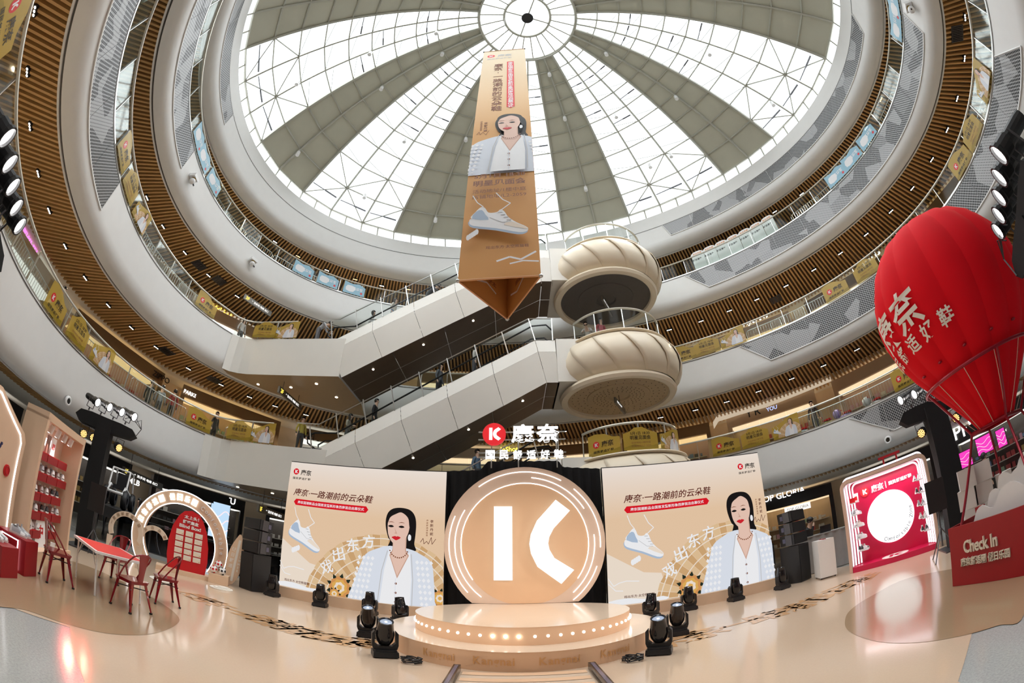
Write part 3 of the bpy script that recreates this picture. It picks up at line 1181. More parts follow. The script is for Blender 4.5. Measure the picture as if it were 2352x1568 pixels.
INK = dict(peach=(.80, .56, .34), pale=(.86, .74, .62), white=(.88, .88, .90), red=(.70, .01, .02), dark=(.10, .012, .008), black=(.012, .01, .01), skin=(.80, .55, .45), skin2=(.62, .38, .29), lip=(.62, .02, .03),
           knit=(.72, .76, .84), fan=(.62, .38, .18), fan2=(.74, .52, .30), blue=(.42, .52, .66), grey=(.55, .55, .56), yellow=(.46, .30, .035), olive=(.32, .22, .02), brown=(.22, .07, .03), gold=(.75, .42, .10), leaf=(.02, .03, .02), sky=(.30, .55, .70), orange=(.66, .30, .10))
INKS = list(INK)


def inks(mode):
    """one material per ink: led = a lit screen, print = paper or cloth, film = translucent sheet on glass"""
    out = []
    for k in INKS:
        c = INK[k]
        if mode == 'led':
            out.append(glow('led_' + k, c, 1.0))
        elif mode == 'film':
            out.append(film('film_' + k, c, .86))
        else:
            out.append(mat('print_' + k, c, .55, noise=.02, nscale=4))
    return out


class Art(MB):
    """2D drawing; each later shape lies a hair in front of the one before"""
    def __init__(s, step=.0012):
        super().__init__()
        s.z, s.step = .002, step

    def shape(s, pts, ink, sm=0, sx=1., sy=1., ox=0., oy=0.):
        pts = [(x * sx + ox, y * sy + oy) for x, y in pts]
        if sm:
            pts = smooth(pts, sm)
        s.add([(x, y, s.z) for x, y in pts], [tuple(range(len(pts)))], INKS.index(ink))
        s.z += s.step

    def word(s, t, ink, x, y, w, h, shear=0., bold=.015, rot=0., spacing=1.):
        text_mb(s, t, 1, Matrix.Translation((x, y, s.z)) @ Matrix.Rotation(rot, 4, 'Z'), bold, mi=INKS.index(ink), fit=(w, h), shear=shear, spacing=spacing, res=2)
        s.z += s.step

    def vword(s, t, ink, x, y, size, pitch, bold=.015):
        vtext_mb(s, t, size, pitch, Matrix.Translation((x, y, s.z)), INKS.index(ink), bold)
        s.z += s.step

    def dot(s, x, y, r, ink, n=20, sy=1.):
        s.shape([(x + r * cos(2 * pi * k / n), y + r * sy * sin(2 * pi * k / n)) for k in range(n)], ink)

    def line(s, pts, w, ink):
        for (a, b), (c, d) in zip(pts, pts[1:]):
            l = hypot(c - a, d - b) or 1e-6
            nx, ny = -(d - b) / l * w / 2, (c - a) / l * w / 2
            s.add([(a + nx, b + ny, s.z), (a - nx, b - ny, s.z), (c - nx, d - ny, s.z), (c + nx, d + ny, s.z)], [(0, 1, 2, 3)], INKS.index(ink))
        s.z += s.step

    def brand(s, x, y, r, ink='black', full=True):
        """red disc with the K, the two characters beside it and the slogan below"""
        s.dot(x, y, r, 'red', 32)
        k_logo(s, r * .95, Matrix.Translation((x, y, s.z)), INKS.index('white'))
        s.z += s.step
        s.word('康奈', ink, x + r * 3.6, y - r * .1, r * 3.8, r * 1.8, bold=.02)
        if full:
            s.word('国民舒适好鞋', ink, x + r * 2.25, y - r * 2.1, r * 6.3, r * .75, bold=.02, spacing=1.25)

    def woman(s, ox, oy, k, detail=2):
        """half figure in a white knitted jacket; face centre at (ox, oy), k = size of a quarter head"""
        f = lambda p, ink, sm=4: s.shape(p, ink, sm if detail > 1 else max(1, sm - 2), k, k, ox, oy)
        f([(-.80, 0), (-.82, .5), (-.7, .9), (-.4, 1.15), (.1, 1.22), (.6, 1.12), (.9, .8), (1.01, .3), (.99, -.4), (.95, -.9), (1.07, -1.25), (.85, -1.3), (.6, -1.42), (0, -1.25), (-.5, -1.15), (-.68, -1.27), (-.5, -.8), (-.63, -.6)], 'black')
        f([(-.5, -1.1), (-1.3, -1.35), (-1.95, -1.75), (-2.3, -2.6), (-2.7, -3.8), (-2.95, -4.6), (-2.6, -5.05), (2.1, -5.05), (2.2, -4.2), (2.12, -2.8), (1.95, -1.9), (1.3, -1.45), (.65, -1.2)], 'knit', 3)
        if detail > 1:
            for i in range(34):
                for side in (-1, 1):
                    r = i // 4
                    x = side * (1.15 + .27 * (i % 4) + .05 * r) + (-.35 if side < 0 else 0)
                    y = -1.95 - .35 * r
                    if y > -5 and -2.5 - .05 * r < x < 2.0:
                        s.shape([(x - .11, y), (x, y - .13), (x + .11, y), (x, y + .13)], 'white', 0, k, k, ox, oy)
        f([(-.45, -1.25), (-.72, -2.5), (-.95, -5.05), (.82, -5.05), (.88, -3), (.75, -1.4), (.4, -1.7)], 'white', 1)
        f([(-.28, -.6), (.52, -.5), (.52, -1.3), (.70, -1.6), (.05, -3.0), (-.45, -1.65), (-.28, -1.3)], 'skin2', 1)
        f([(-.26, -.7), (.46, -.6), (.46, -1.35), (.62, -1.65), (.05, -2.85), (-.38, -1.7), (-.25, -1.35)], 'skin', 1)
        f([(-.62, .35), (-.63, -.1), (-.55, -.5), (-.36, -.83), (-.06, -1.04), (.28, -.86), (.54, -.45), (.66, 0), (.64, .45), (.4, .85), (0, .95), (-.42, .78)], 'skin')
        if detail > 1:
            f([(-.70, .2), (-.66, .75), (-.35, 1.08), (.2, 1.12), (.72, .85), (.86, .2), (.80, -.35), (.66, .1), (.55, .62), (.15, .92), (-.2, .80), (-.5, .6), (-.62, .3)], 'black')
            for x in (-.44, .19):
                f([(x - .17, .06), (x - .06, .13), (x + .08, .13), (x + .18, .05), (x, .0)], 'black', 3)
                f([(x - .19, .28), (x, .35), (x + .2, .29), (x, .31)], 'brown', 3)
            f([(-.22, .0), (-.14, -.28), (-.24, -.33), (-.05, -.36), (-.08, -.28)], 'skin2', 2)
            f([(-.36, -.58), (-.16, -.50), (-.08, -.53), (0, -.50), (.18, -.58), (-.06, -.74), (-.2, -.70)], 'lip', 3)
            f([(.66, -.35), (.78, -.42), (.78, -.66), (.66, -.72), (.6, -.55)], 'white', 3)
            for i in range(12):
                a = pi * (1.12 + .76 * i / 11)
                s.dot(ox + k * (.1 + .56 * cos(a)), oy + k * (-1.15 + .62 * sin(a)), k * .045, 'brown', 6)
            for y in (-3.3, -3.85, -4.4):
                s.dot(ox + k * .0, oy + k * y, k * .07, 'brown', 10)
            s.line([(ox + k * -.02, oy - 3.0 * k), (ox - .02 * k, oy - 5.05 * k)], k * .03, 'knit')
            s.line([(ox - .55 * k, oy - 1.4 * k), (ox - .85 * k, oy - 2.6 * k), (ox - 1.05 * k, oy - 5.0 * k)], k * .05, 'grey')
            s.line([(ox + .85 * k, oy - 1.5 * k), (ox + .98 * k, oy - 3 * k), (ox + .95 * k, oy - 5.0 * k)], k * .05, 'grey')
        else:
            f([(-.36, -.58), (-.08, -.5), (.18, -.58), (-.06, -.74)], 'lip', 1)
            for x in (-.44, .19):
                f([(x - .17, .04), (x, .14), (x + .18, .04), (x, .0)], 'black', 1)

    def fanshape(s, ox, oy, r, a0, a1, n=22):
        for k in range(n):
            a, b = a0 + (a1 - a0) * k / n, a0 + (a1 - a0) * (k + .93) / n
            s.add([(ox + q * cos(c), oy + q * sin(c), s.z) for q, c in ((.45 * r, a), (.45 * r, b), (r * (.99 + .015 * (k % 2)), b), (r, a))], [(0, 1, 2, 3)], INKS.index('fan2' if k % 2 else 'fan'))
        s.z += s.step
        for q in (.62, .74, .86, .95):
            s.line([(ox + q * r * cos(a0 + (a1 - a0) * k / 40), oy + q * r * sin(a0 + (a1 - a0) * k / 40)) for k in range(41)], .012 * r, 'pale')

    def sneaker(s, ox, oy, L, rot=-.25):
        c, n = cos(rot), sin(rot)
        tr = lambda P: [(ox + L * (x * c - y * n), oy + L * (x * n + y * c)) for x, y in P]
        f = lambda P, ink, sm=3: s.shape(tr(P), ink, sm)
        f([(-.52, -.10), (-.5, -.02), (-.2, .0), (.2, -.04), (.5, -.04), (.53, -.1), (.4, -.17), (0, -.16), (-.4, -.18)], 'blue')
        f([(-.52, -.05), (-.5, .04), (-.2, .05), (.2, .0), (.5, .0), (.53, -.06), (.4, -.12), (0, -.11), (-.42, -.13)], 'white')
        f([(-.5, .02), (-.5, .2), (-.44, .36), (-.36, .34), (-.26, .24), (-.12, .28), (-.08, .36), (.0, .33), (.12, .2), (.3, .1), (.48, .04), (.5, -.02), (.0, .0)], 'white')
        f([(-.5, .03), (-.49, .22), (-.4, .28), (-.3, .18), (-.2, .06)], 'blue', 2)
        f([(.1, .0), (.2, .1), (.34, .07), (.48, .03), (.5, -.02)], 'pale', 2)
        s.line(tr([(-.2, .12), (.05, .05), (.2, .1)]), .012 * L, 'grey')
        for i in range(4):
            s.line(tr([(-.1 + .07 * i, .27 - .05 * i), (-.02 + .07 * i, .3 - .05 * i)]), .018 * L, 'grey')
        s.line(tr([(-.06, .34), (.05, .55), (-.12, .62), (-.3, .78)]), .02 * L, 'white')
        s.line(tr([(-.4, .36), (-.55, .45), (-.7, .62)]), .018 * L, 'white')


def screen_art(logo_right):
    """the 4.5 x 3.5 m picture on the two screens, origin at the lower corner"""
    a = Art()
    W, H = 4.5, 3.5
    X = lambda u: u * W
    Y = lambda v: (1 - v) * H
    d = .055 if logo_right else 0.
    a.shape([(X(0), Y(.62)), (X(.2), Y(.78)), (X(.3), Y(.80)), (X(.34), Y(1)), (X(0), Y(1))], 'pale', 0)
    if logo_right:
        a.brand(X(.86), Y(.085), .085)
    else:
        a.brand(X(.045), Y(.07), .09)
    a.word('康奈·一路潮前的云朵鞋', 'dark', X(.31 + d * 1.2), Y(.235), X(.53), .21, .25, .012)
    a.shape([(X(.07 + d), Y(.34)), (X(.055 + d), Y(.315)), (X(.07 + d), Y(.29)), (X(.535 + d * 1.3), Y(.29)), (X(.55 + d * 1.3), Y(.315)), (X(.535 + d * 1.3), Y(.34))], 'red')
    a.word('康奈国潮新品全国首发暨新形象西南首店启幕仪式', 'white', X(.303 + d * 1.15), Y(.315), X(.44), .085, 0, .012)
    ox = X(.745 if not logo_right else .80)
    a.fanshape(X(.66 if not logo_right else .74), Y(1.12), H * .63, radians(168), radians(18), 26)
    a.sneaker(X(.155 + d), Y(.60), 1.0, -.42)
    for i in range(4):
        a.dot(X(.085 + d + .012 * i), Y(.70 - .008 * i), .05, 'white', 8, 1.6)
    for ch, u, v, r in (('戏', .315, .79, .45), ('出', .385, .68, .35), ('东', .47, .595, .2), ('方', .565, .555, .1)):
        a.word(ch, 'white', X(u + d * .5), Y(v), .36, .36, .1, .012, r)
    a.line([(X(.0), Y(.80)), (X(.03), Y(.86)), (X(.06), Y(.84)), (X(.1), Y(.83)), (X(.17), Y(.84))], .02, 'white')
    a.line([(X(.0), Y(.84)), (X(.04), Y(.895)), (X(.08), Y(.90))], .02, 'white')
    a.word('戏出东方·太空熊猫鞋', 'dark', X(.125 + d * .8), Y(.945), X(.17), .075, 0, .012)
    a.shape([(X(0), Y(1)), (X(0), Y(.97)), (X(.1), Y(.955)), (X(.2), Y(.975)), (X(.3), Y(.97)), (X(.32), Y(1))], 'white', 2)
    # peonies
    fx = X(.405 if not logo_right else .46)
    for cx, cy, r in ((fx, Y(.93), .26), (fx - .13, Y(.985), .13), (X(.985), Y(.93), .18)):
        for i in range(9):
            t = 2 * pi * i / 9
            a.shape([(cx + r * .5 * cos(t), cy + r * .5 * sin(t)), (cx + r * 1.15 * cos(t - .16), cy + r * 1.15 * sin(t - .16)), (cx + r * 1.5 * cos(t), cy + r * 1.5 * sin(t)), (cx + r * 1.15 * cos(t + .2), cy + r * 1.15 * sin(t + .2))], 'leaf')
        for q, ink, m in ((1., 'orange', 9), (.75, 'gold', 8), (.5, 'pale', 7), (.25, 'gold', 5)):
            a.shape([(cx + r * q * (1 + .18 * (i % 2)) * cos(2 * pi * i / (2 * m)), cy + r * q * (1 + .18 * (i % 2)) * sin(2 * pi * i / (2 * m))) for i in range(2 * m)], ink, 2)
    a.woman(ox, Y(.435), H * .124)
    a.vword('李斯丹妮', 'dark', X(.935), Y(.375), .085, .105)
    a.vword('康奈舒适体验官', 'brown', X(.91), Y(.37), .05, .062)
    a.line([(X(.875), Y(.53)), (X(.89), Y(.50)), (X(.895), Y(.54)), (X(.91), Y(.52)), (X(.92), Y(.54)), (X(.935), Y(.49)), (X(.94), Y(.54)), (X(.96), Y(.50))], .012, 'dark')
    # keep what lies beyond the panel off it
    for i, v in enumerate(a.v):
        a.v[i] = (min(max(v[0], 0), W), min(max(v[1], 0), H), v[2])
    return a


def gradient_mat(name, c0, c1, c2, strength):
    """screen background: pale at the top, peach in the middle, white at the foot (flat picture on a lit screen)"""
    m = glow(name, c1, strength)
    nt = m.node_tree
    e = [n for n in nt.nodes if n.type == 'EMISSION'][0]
    tc = nt.nodes.new('ShaderNodeTexCoord')
    sp = nt.nodes.new('ShaderNodeSeparateXYZ')
    r = nt.nodes.new('ShaderNodeValToRGB')
    el = r.color_ramp.elements
    el[0].position, el[0].color = 0, (*c2, 1)
    el[1].position, el[1].color = 1, (*c0, 1)
    n = el.new(.12)
    n.color = (*c1, 1)
    n = el.new(.62)
    n.color = (*c1, 1)
    nt.links.new(tc.outputs['Generated'], sp.inputs['Vector'])
    nt.links.new(sp.outputs['Y'], r.inputs['Fac'])
    nt.links.new(r.outputs['Color'], e.inputs['Color'])
    return m


LEDBG = gradient_mat('led_backdrop', (.90, .80, .72), (.84, .60, .40), (.88, .74, .60), .95)
ledinks = inks('led')
for k, (A, B, lab) in enumerate((((-6.19, 10.76), (-1.70, 10.76), 'large lit picture screen on the blind box side of the round disc'), ((2.25, 10.52), (6.69, 10.29), 'large lit picture screen on the photo booth side of the round disc'))):
    d = Vector((B[0] - A[0], B[1] - A[1], 0))
    M = FRAME((A[0], A[1], .29), d)
    s = thing('led_screen', lab, 'screen', M)
    cols = 9
    obj('cabinet', MB().box((2.25, 1.775, -.09), (4.52, 3.54, .15)), BLACK, s)
    obj('picture', MB().poly([(0, 0, 0), (4.5, 0, 0), (4.5, 3.52, 0), (0, 3.52, 0)]), LEDBG, s)
    obj('artwork', screen_art(k == 1), ledinks, s)
    b = tag(obj('screen_plinth', MB().box((2.25, -.146, .03), (4.7, .283, .40)), BEIGE, None, M), 'low beige plinth under the lit screen on the %s side' % ('blind box' if k == 0 else 'photo booth'), 'plinth')
# ---------------------------------------------------------------- black drape and roof sign behind the disc
dr = MB()
n = 60
vs = []
top = [(-1.72, 3.88), (-.82, 3.92), (-.80, 3.95), (-.67, 4.16), (1.2, 4.16), (1.26, 4.05), (1.32, 3.98), (2.3, 3.9)]
for j in range(n + 1):
    x = -1.72 + 4.02 * j / n
    z = next(a[1] + (b[1] - a[1]) * (x - a[0]) / (b[0] - a[0]) for a, b in zip(top, top[1:]) if a[0] - 1e-6 <= x <= b[0] + 1e-6)
    y = 10.95 + .035 * sin(j * 1.7)
    vs += [(x, y, .0), (x, y, z)]
dr.add(vs, [(2 * j, 2 * j + 2, 2 * j + 3, 2 * j + 1) for j in range(n)])
tag(obj('black_drape', dr, BLACKCLOTH), 'black cloth drape hanging behind the round stage disc', 'drape')
sg = thing('rooftop_sign', 'lit sign of red K disc and white Chinese letters above the black drape', 'sign', T(0, 10.78, 0))
M0 = FRAME((0, -.06, 0), (1, 0, 0))
fr = MB()
for z in (4.36, 4.24, 4.93, 4.72):
    fr.box((.25, .06, z), (2.3, .03, .03))
for x in (-.55, 0.15, 1.15):
    fr.box((x, .06, 4.45), (.03, .03, 1.0))
obj('support_frame', fr, STEEL, sg)
obj('red_disc', MB().cyl((-.48, .03, 4.85), (-.48, -.05, 4.85), .305, .305, 40), mat('lit_red_disc', (.75, .02, .03), .35, emit=.55, ecol=(.85, .03, .04)), sg)
lit = glow('sign_white', (1, .98, .96), 2.2)
obj('k_mark', k_logo(MB(), .30, FRAME((-.48, -.056, 4.85), (1, 0, 0)), 0, 0, .012), lit, sg)
for ch, x in (('康', .27), ('奈', .93)):
    obj('letter', text_mb(MB(), ch, 1, FRAME((x, -.02, 4.87), (1, 0, 0)), .02, .06, fit=(.60, .50)), lit, sg)
for k, ch in enumerate('国民舒适好鞋'):
    obj('letter', text_mb(MB(), ch, 1, FRAME((-.58 + k * .355, -.02, 4.29), (1, 0, 0)), .012, .05, fit=(.235, .24)), lit, sg)
# ---------------------------------------------------------------- stage
SX, SY = .16, 7.92
PEACH = mat('peach_stage_board', (.76, .50, .32), .4, noise=.03, nscale=5)
PEACHTOP = floor_mat('peach_stage_top', (.72, .57, .44), .12, .05)
st = thing('round_stage', 'peach round two-step stage with bulb lights and brand lettering', 'stage', T(SX, SY))
obj('lower_step', MB().lathe([(2.33, 0), (2.33, .285)], 96), PEACH, st, smooth=True)
obj('lower_top', MB().lathe([(0, .286), (2.335, .286)], 96), PEACHTOP, st)
obj('upper_step', MB().lathe([(1.86, .286), (1.86, .556)], 96), PEACH, st, smooth=True)
obj('upper_top', MB().lathe([(0, .557), (1.865, .557)], 96), PEACHTOP, st)
bulb = MB().sphere((0, 0, 0), .024, 12, 8).mesh('bulb', mat('frosted_bulb', (.9, .88, .85), .3, emit=1.2, ecol=(1, .95, .9)), True)
bulbon = MB().sphere((0, 0, 0), .024, 12, 8).mesh('bulb', glow('bulb_lit', (1, .97, .93), 14), True)
for k in range(34):
    a = radians(-90) + radians(5.5) * (k - 16.5) + (.02 if k > 16 else 0)
    on = k in (15, 16, 14) or k > 28 or k < 2
    link('bulb', bulbon if on else bulb, st, T(1.868 * cos(a), 1.868 * sin(a), .42))


def arc_text(s, R, z, amid, size, depth, mb, bold=.02, h=None, step=None):
    """letters standing on a cylinder of radius R, centred on angle amid, readable from outside"""
    geo = [text_geo(c, bold, depth) for c in s]
    ws = [(max(v[0] for v in g[0]) - min(v[0] for v in g[0])) * size + size * .08 if g[0] else size * .3 for g in geo]
    tot = sum(ws)
    x = -tot / 2
    for g, w in zip(geo, ws):
        if g[0]:
            x0 = min(v[0] for v in g[0]) * size
            vs = []
            for v in g[0]:
                a = amid + (x + v[0] * size - x0) / R
                r = R + v[2]
                vs.append((r * cos(a), r * sin(a), z + (v[1] + .0) * size))
            mb.add(vs, g[1])
        x += w
    return mb


ORANGEPRINT = mat('orange_brand_print', (.66, .36, .15), .4, noise=.03)
for k, a in enumerate((-36, -12.2, 12.8, 38)):
    mb = MB()
    geo = text_geo('Kangnai', .02, 0.)
    arc_text('Kangnai', 2.338, .150, radians(-90 + a * .82), .155, 0., mb)
    obj('brand_lettering', mb, ORANGEPRINT, st)
# the big disc with the K
dk = thing('stage_disc', 'giant round peach disc with a glowing white K and light arcs standing on the stage', 'stage prop', T(.26, 9.6, 1.912))
R0 = 1.775


def vdisc(r, y0, y1, n=72, zmin=-1.35):
    pts = [(r * cos(2 * pi * k / n), max(r * sin(2 * pi * k / n), zmin)) for k in range(n)]
    mb = MB()
    vs = [(x, y0, z) for x, z in pts] + [(x, y1, z) for x, z in pts]
    mb.add(vs, [tuple(range(n)), tuple(range(2 * n - 1, n - 1, -1))] + [(k, n + k, n + (k + 1) % n, (k + 1) % n) for k in range(n)])
    return mb


obj('outer_ring', vdisc(R0, -.02, .18), mat('pink_beige_board', (.70, .52, .40), .5, noise=.03), dk)
# stepped ring relief and inner panel
obj('inner_panel', vdisc(1.39, -.024, -.02), mat('peach_panel', (.74, .47, .28), .45, noise=.03, nscale=3), dk)
whitek = glow('k_white', (1, .985, .96), 1.25)
obj('k_bar', MB().box((-.475, -.09, .015), (.40, .13, 1.66)), whitek, dk)
o = [(.21, .0)]
kb = MB()
k_out = [(.62, .98), (.20, .52), (.065, .22), (.03, 0), (.065, -.22), (.20, -.52), (.70, -.92)]
k_in = [(.93, .72), (.56, .33), (.46, .14), (.435, 0), (.46, -.14), (.56, -.33), (.98, -.62)]
k_out, k_in = ([(x + .06, z) for x, z in q] for q in (k_out, k_in))
for (a, b), (c, d) in zip(zip(k_out, k_in), zip(k_out[1:], k_in[1:])):
    kb.add([(p[0], y, p[1]) for y in (-.155, -.025) for p in (a, c, d, b)], [(0, 1, 2, 3), (7, 6, 5, 4), (0, 4, 5, 1), (2, 6, 7, 3)])
obj('k_bracket', kb, whitek, dk)
for r, a0, a1 in ((1.395, -36, 216), (1.53, 150, 232), (1.53, 30, 84), (1.53, -48, 6), (1.66, 60, 128), (1.66, 158, 222), (1.66, -5, 48), (1.66, -52, -20)):
    mb = MB()
    pts = [(r * cos(radians(a0 + (a1 - a0) * k / 40)), -.03, r * sin(radians(a0 + (a1 - a0) * k / 40))) for k in range(41)]
    mb.tube([p for p in pts if p[2] > -1.34], .0085, 6)
    obj('light_arc', mb, NEON, dk)
# runway with dark light rails towards the camera
rw = thing('runway', 'peach runway strip with black light rails leading up to the stage', 'runway')
obj('deck', MB().add([(-.62, 5.52, .02), (.9, 5.52, .02), (.9, 2.5, .02), (-.72, 2.5, .02)], [(0, 1, 2, 3)]), PEACHTOP, rw)
for k in range(4):
    obj('stripe', MB().add([(-.62, 5.50 - k * .30, .025), (.88, 5.50 - k * .30, .025), (.88, 5.35 - k * .30, .025), (-.62, 5.35 - k * .30, .025)], [(0, 1, 2, 3)]), PEACH, rw)
for x in (-.70, .97):
    obj('light_rail', MB().box((x, 4.0, .05), (.09, 3.2, .10)), BLACKGLOSS, rw)
    obj('rail_lens', MB().box((x, 4.0, .102), (.045, 3.1, .006)), mat('smoked_lens', (.10, .10, .16), .15, noise=.05), rw)
# ---------------------------------------------------------------- moving head lights


def moving_head():
    r = thing('moving_head_light', '', 'stage light')
    b = MB()
    b.box((0, 0, .055), (.36, .30, .08), taper=.96)
    b.box((0, 0, .105), (.30, .24, .03))
    for x in (-.14, .14):
        for y in (-.11, .11):
            b.cyl((x, y, 0), (x, y, .02), .022, n=8)
    obj('base', b, BLACK, r)
    y = MB()
    y.prism([(-.165, .12), (.165, .12), (.185, .18), (.185, .36), (.15, .40), (.15, .22), (.10, .175), (-.10, .175), (-.15, .22), (-.15, .40), (-.185, .36), (-.185, .18)], -.06, .06, M=Matrix.Rotation(pi / 2, 4, 'X'))
    obj('yoke', y, BLACK, r)
    h = MB()
    h.lathe([(0, -.16), (.09, -.15), (.125, -.08), (.135, .02), (.118, .12), (.105, .22), (.11, .235), (.095, .24), (.09, .215), (0, .215)], 20)
    ho = obj('head', h, BLACKGLOSS, r, smooth=True)
    obj('lens', MB().lathe([(0, .222), (.05, .221), (.085, .218)], 20), mat('lit_lens', (.25, .3, .4), .1, emit=.25, ecol=(.7, .8, 1)), ho)
    obj('lamp_core', MB().sphere((0, 0, .205), .026, 10, 6), glow('lens_core', (.9, .95, 1), 9), ho)
    return r


MH = moving_head()
mhs = [(-6.04, 10.15, -8, 0, 'before the lit screen next to the black speaker stack'), (-4.64, 10.15, 8, .1, 'on the floor below the sneaker picture of the first screen'), (-3.33, 10.1, 0, .05, 'below the white vest of the first screen'),
       (-2.46, 9.6, 40, -.25, 'half hidden behind the stage by the first screen'), (-2.44, 7.33, 10, .35, 'beside the stage step on the blind box side'), (-1.76, 6.03, 25, .4, 'with a coiled cable beside the runway, blind box side'),
       (2.99, 9.5, -40, -.25, 'half hidden behind the round stage by the second screen'), (4.02, 9.8, -5, .05, 'before the second screen below the peony picture'), (5.24, 9.72, 5, 0, 'before the second screen below the white vest'), (6.57, 9.62, 10, .05, 'at the end of the second screen by the draped cloth'),
       (2.68, 7.08, -12, .3, 'beside the stage step on the balloon side'), (1.98, 5.95, -25, .35, 'with a coiled cable beside the runway, balloon side')]
for i, (x, y, rz, tilt, lab) in enumerate(mhs):
    o = MH if i == 0 else copy_tree(MH)
    o.matrix_world = T(x, y, .004, radians(rz))
    tag(o, 'black moving head light ' + lab, 'stage light', 'moving head lights around the stage')
    hd = [c for c in o.children if c.name.startswith('head')][0]
    hd.matrix_local = Matrix.Translation((0, 0, .34)) @ Matrix.Rotation(tilt, 4, 'X')
for x, y, lab in ((-1.33, 5.82, 'blind box'), (1.55, 5.75, 'balloon')):
    cb = MB()
    pts = [(x + (.13 + .02 * sin(k * 2.3)) * cos(k * .55), y + (.10 + .02 * cos(k * 1.7)) * sin(k * .55), .02 + .012 * (k % 7)) for k in range(48)]
    cb.tube(pts, .011, 5)
    tag(obj('coiled_cable', cb, BLACK), 'coiled black cable on the floor beside the stage on the %s side' % lab, 'cable')
# ---------------------------------------------------------------- speaker stacks


def speaker_stack(x, y, rz, lab):
    M = T(x, y, 0, rz)
    s = thing('subwoofer', 'tall black subwoofer cabinet on the floor %s' % lab, 'speaker', M)
    b = MB().box((0, 0, .52), (.62, .60, 1.02))
    obj('cabinet', b, BLACK, s)
    obj('grille', MB().box((0, -.305, .52), (.58, .012, .96)), mat('black_grille', (.008, .008, .009), .7, bump=.5, bscale=300), s)
    for k in range(3):
        q = thing('line_array_speaker', 'black line array speaker, %s of three, stacked %s' % (('lowest', 'middle', 'topmost')[k], lab), 'speaker', M @ T(0, 0, 1.06 + k * .315, 0, -.03 * k), group='line array speakers on the subwoofers')
        c = MB()
        c.prism([(-.40, -.24), (.40, -.24), (.34, .24), (-.34, .24)], .01, .295)
        obj('cabinet', c, BLACK, q)
        obj('grille', MB().box((0, -.245, .152), (.76, .012, .26)), MATS['black_grille'], q)
        for sx in (-1, 1):
            obj('rigging_plate', MB().box((sx * .39, -.06, .15), (.025, .2, .28)), DARKSTEEL, q)
            obj('side_handle', MB().box((sx * .40, .08, .15), (.02, .09, .12)), MATS['smoked_lens'], q)


speaker_stack(-6.78, 10.4, radians(-22), 'beside the screen on the blind box side')
speaker_stack(7.45, 10.15, radians(25), 'beside the screen on the counter side')
# ---------------------------------------------------------------- hanging three-sided banner
BZ0, BZ1 = 7.42, 21.1
BL, BR, BN = Vector((-1.22, 7.58, 0)), Vector((.65, 7.42, 0)), Vector((-.12, 9.2, 0))
ban = thing('hanging_banner', 'tall three-sided orange banner hanging from the dome oculus', 'banner', T(0, 0, 0))


def banner_bg():
    m = mat('banner_cloth', (.74, .42, .17), .6)
    nt = m.node_tree
    b = nt.nodes['Principled BSDF']
    tc = nt.nodes.new('ShaderNodeTexCoord')
    sp = nt.nodes.new('ShaderNodeSeparateXYZ')
    r = nt.nodes.new('ShaderNodeValToRGB')
    el = r.color_ramp.elements
    el[0].position, el[0].color = 0, (.70, .34, .10, 1)
    el[1].position, el[1].color = 1, (.80, .68, .50, 1)
    for p, c in ((.45, (.72, .38, .13)), (.52, (.74, .44, .20)), (.70, (.78, .56, .34))):
        n = el.new(p)
        n.color = (*c, 1)
    nt.links.new(tc.outputs['Generated'], sp.inputs['Vector'])
    nt.links.new(sp.outputs['Z'], r.inputs['Fac'])
    nt.links.new(r.outputs['Color'], b.inputs['Base Color'])
    return m


BCLOTH = banner_bg()
pin = inks('print')


def banner_art():
    W, H = 1.87, BZ1 - BZ0
    a = Art(.0015)
    Y = lambda v: (1 - v) * H
    a.brand(.36, Y(.048), .17, 'grey')
    a.vword('康奈·一路潮前的云朵鞋', 'brown', .72, Y(.138), .40, .405, .012)
    a.shape([(1.08, Y(.112)), (1.36, Y(.112)), (1.36, Y(.43)), (1.22, Y(.438)), (1.08, Y(.43))], 'red')
    a.vword('康奈国潮新品全国首发暨新形象西南首店启幕仪式', 'white', 1.22, Y(.124), .21, .198, .012)
    a.vword('李斯丹妮', 'brown', .40, Y(.508), .13, .16)
    a.vword('康奈舒适体验官', 'brown', .25, Y(.50), .08, .09)
    a.line([(.12, Y(.56)), (.2, Y(.548)), (.24, Y(.562)), (.32, Y(.55)), (.42, Y(.563)), (.52, Y(.545))], .015, 'brown')
    b = Art(.0015)
    b.z = a.z
    b.woman(0, 0, .555)
    a.add([(min(max(1.17 + x, .0), W), max(Y(.53) + y, Y(.722)), z) for x, y, z in b.v], b.f)
    a.mi[-len(b.f):] = b.mi
    a.z = b.z
    a.word('5月1日 18:30', 'brown', .92, Y(.741), 1.40, .20, 0, .02)
    a.word('明星见面会', 'brown', .92, Y(.764), 1.42, .26, 0, .025)
    a.word('活动地址/1楼中庭', 'brown', .92, Y(.789), 1.42, .16, 0, .005)
    a.word('店铺地址/L2-2059', 'brown', .92, Y(.806), 1.42, .16, 0, .005)
    a.sneaker(.92, Y(.885), 1.42, -.30)
    for i in range(5):
        a.dot(.2 + .05 * i, Y(.915 - .003 * i), .05, 'white', 8, 2)
    a.word('戏出东方·太空熊猫鞋', 'brown', 1.14, Y(.943), 1.0, .10, 0, .012)
    a.line([(.9, Y(.975)), (1.2, Y(.967)), (1.45, Y(.974)), (1.8, Y(.958))], .05, 'white')
    a.line([(1.2, Y(.982)), (1.5, Y(.977)), (1.85, Y(.98))], .04, 'white')
    return a


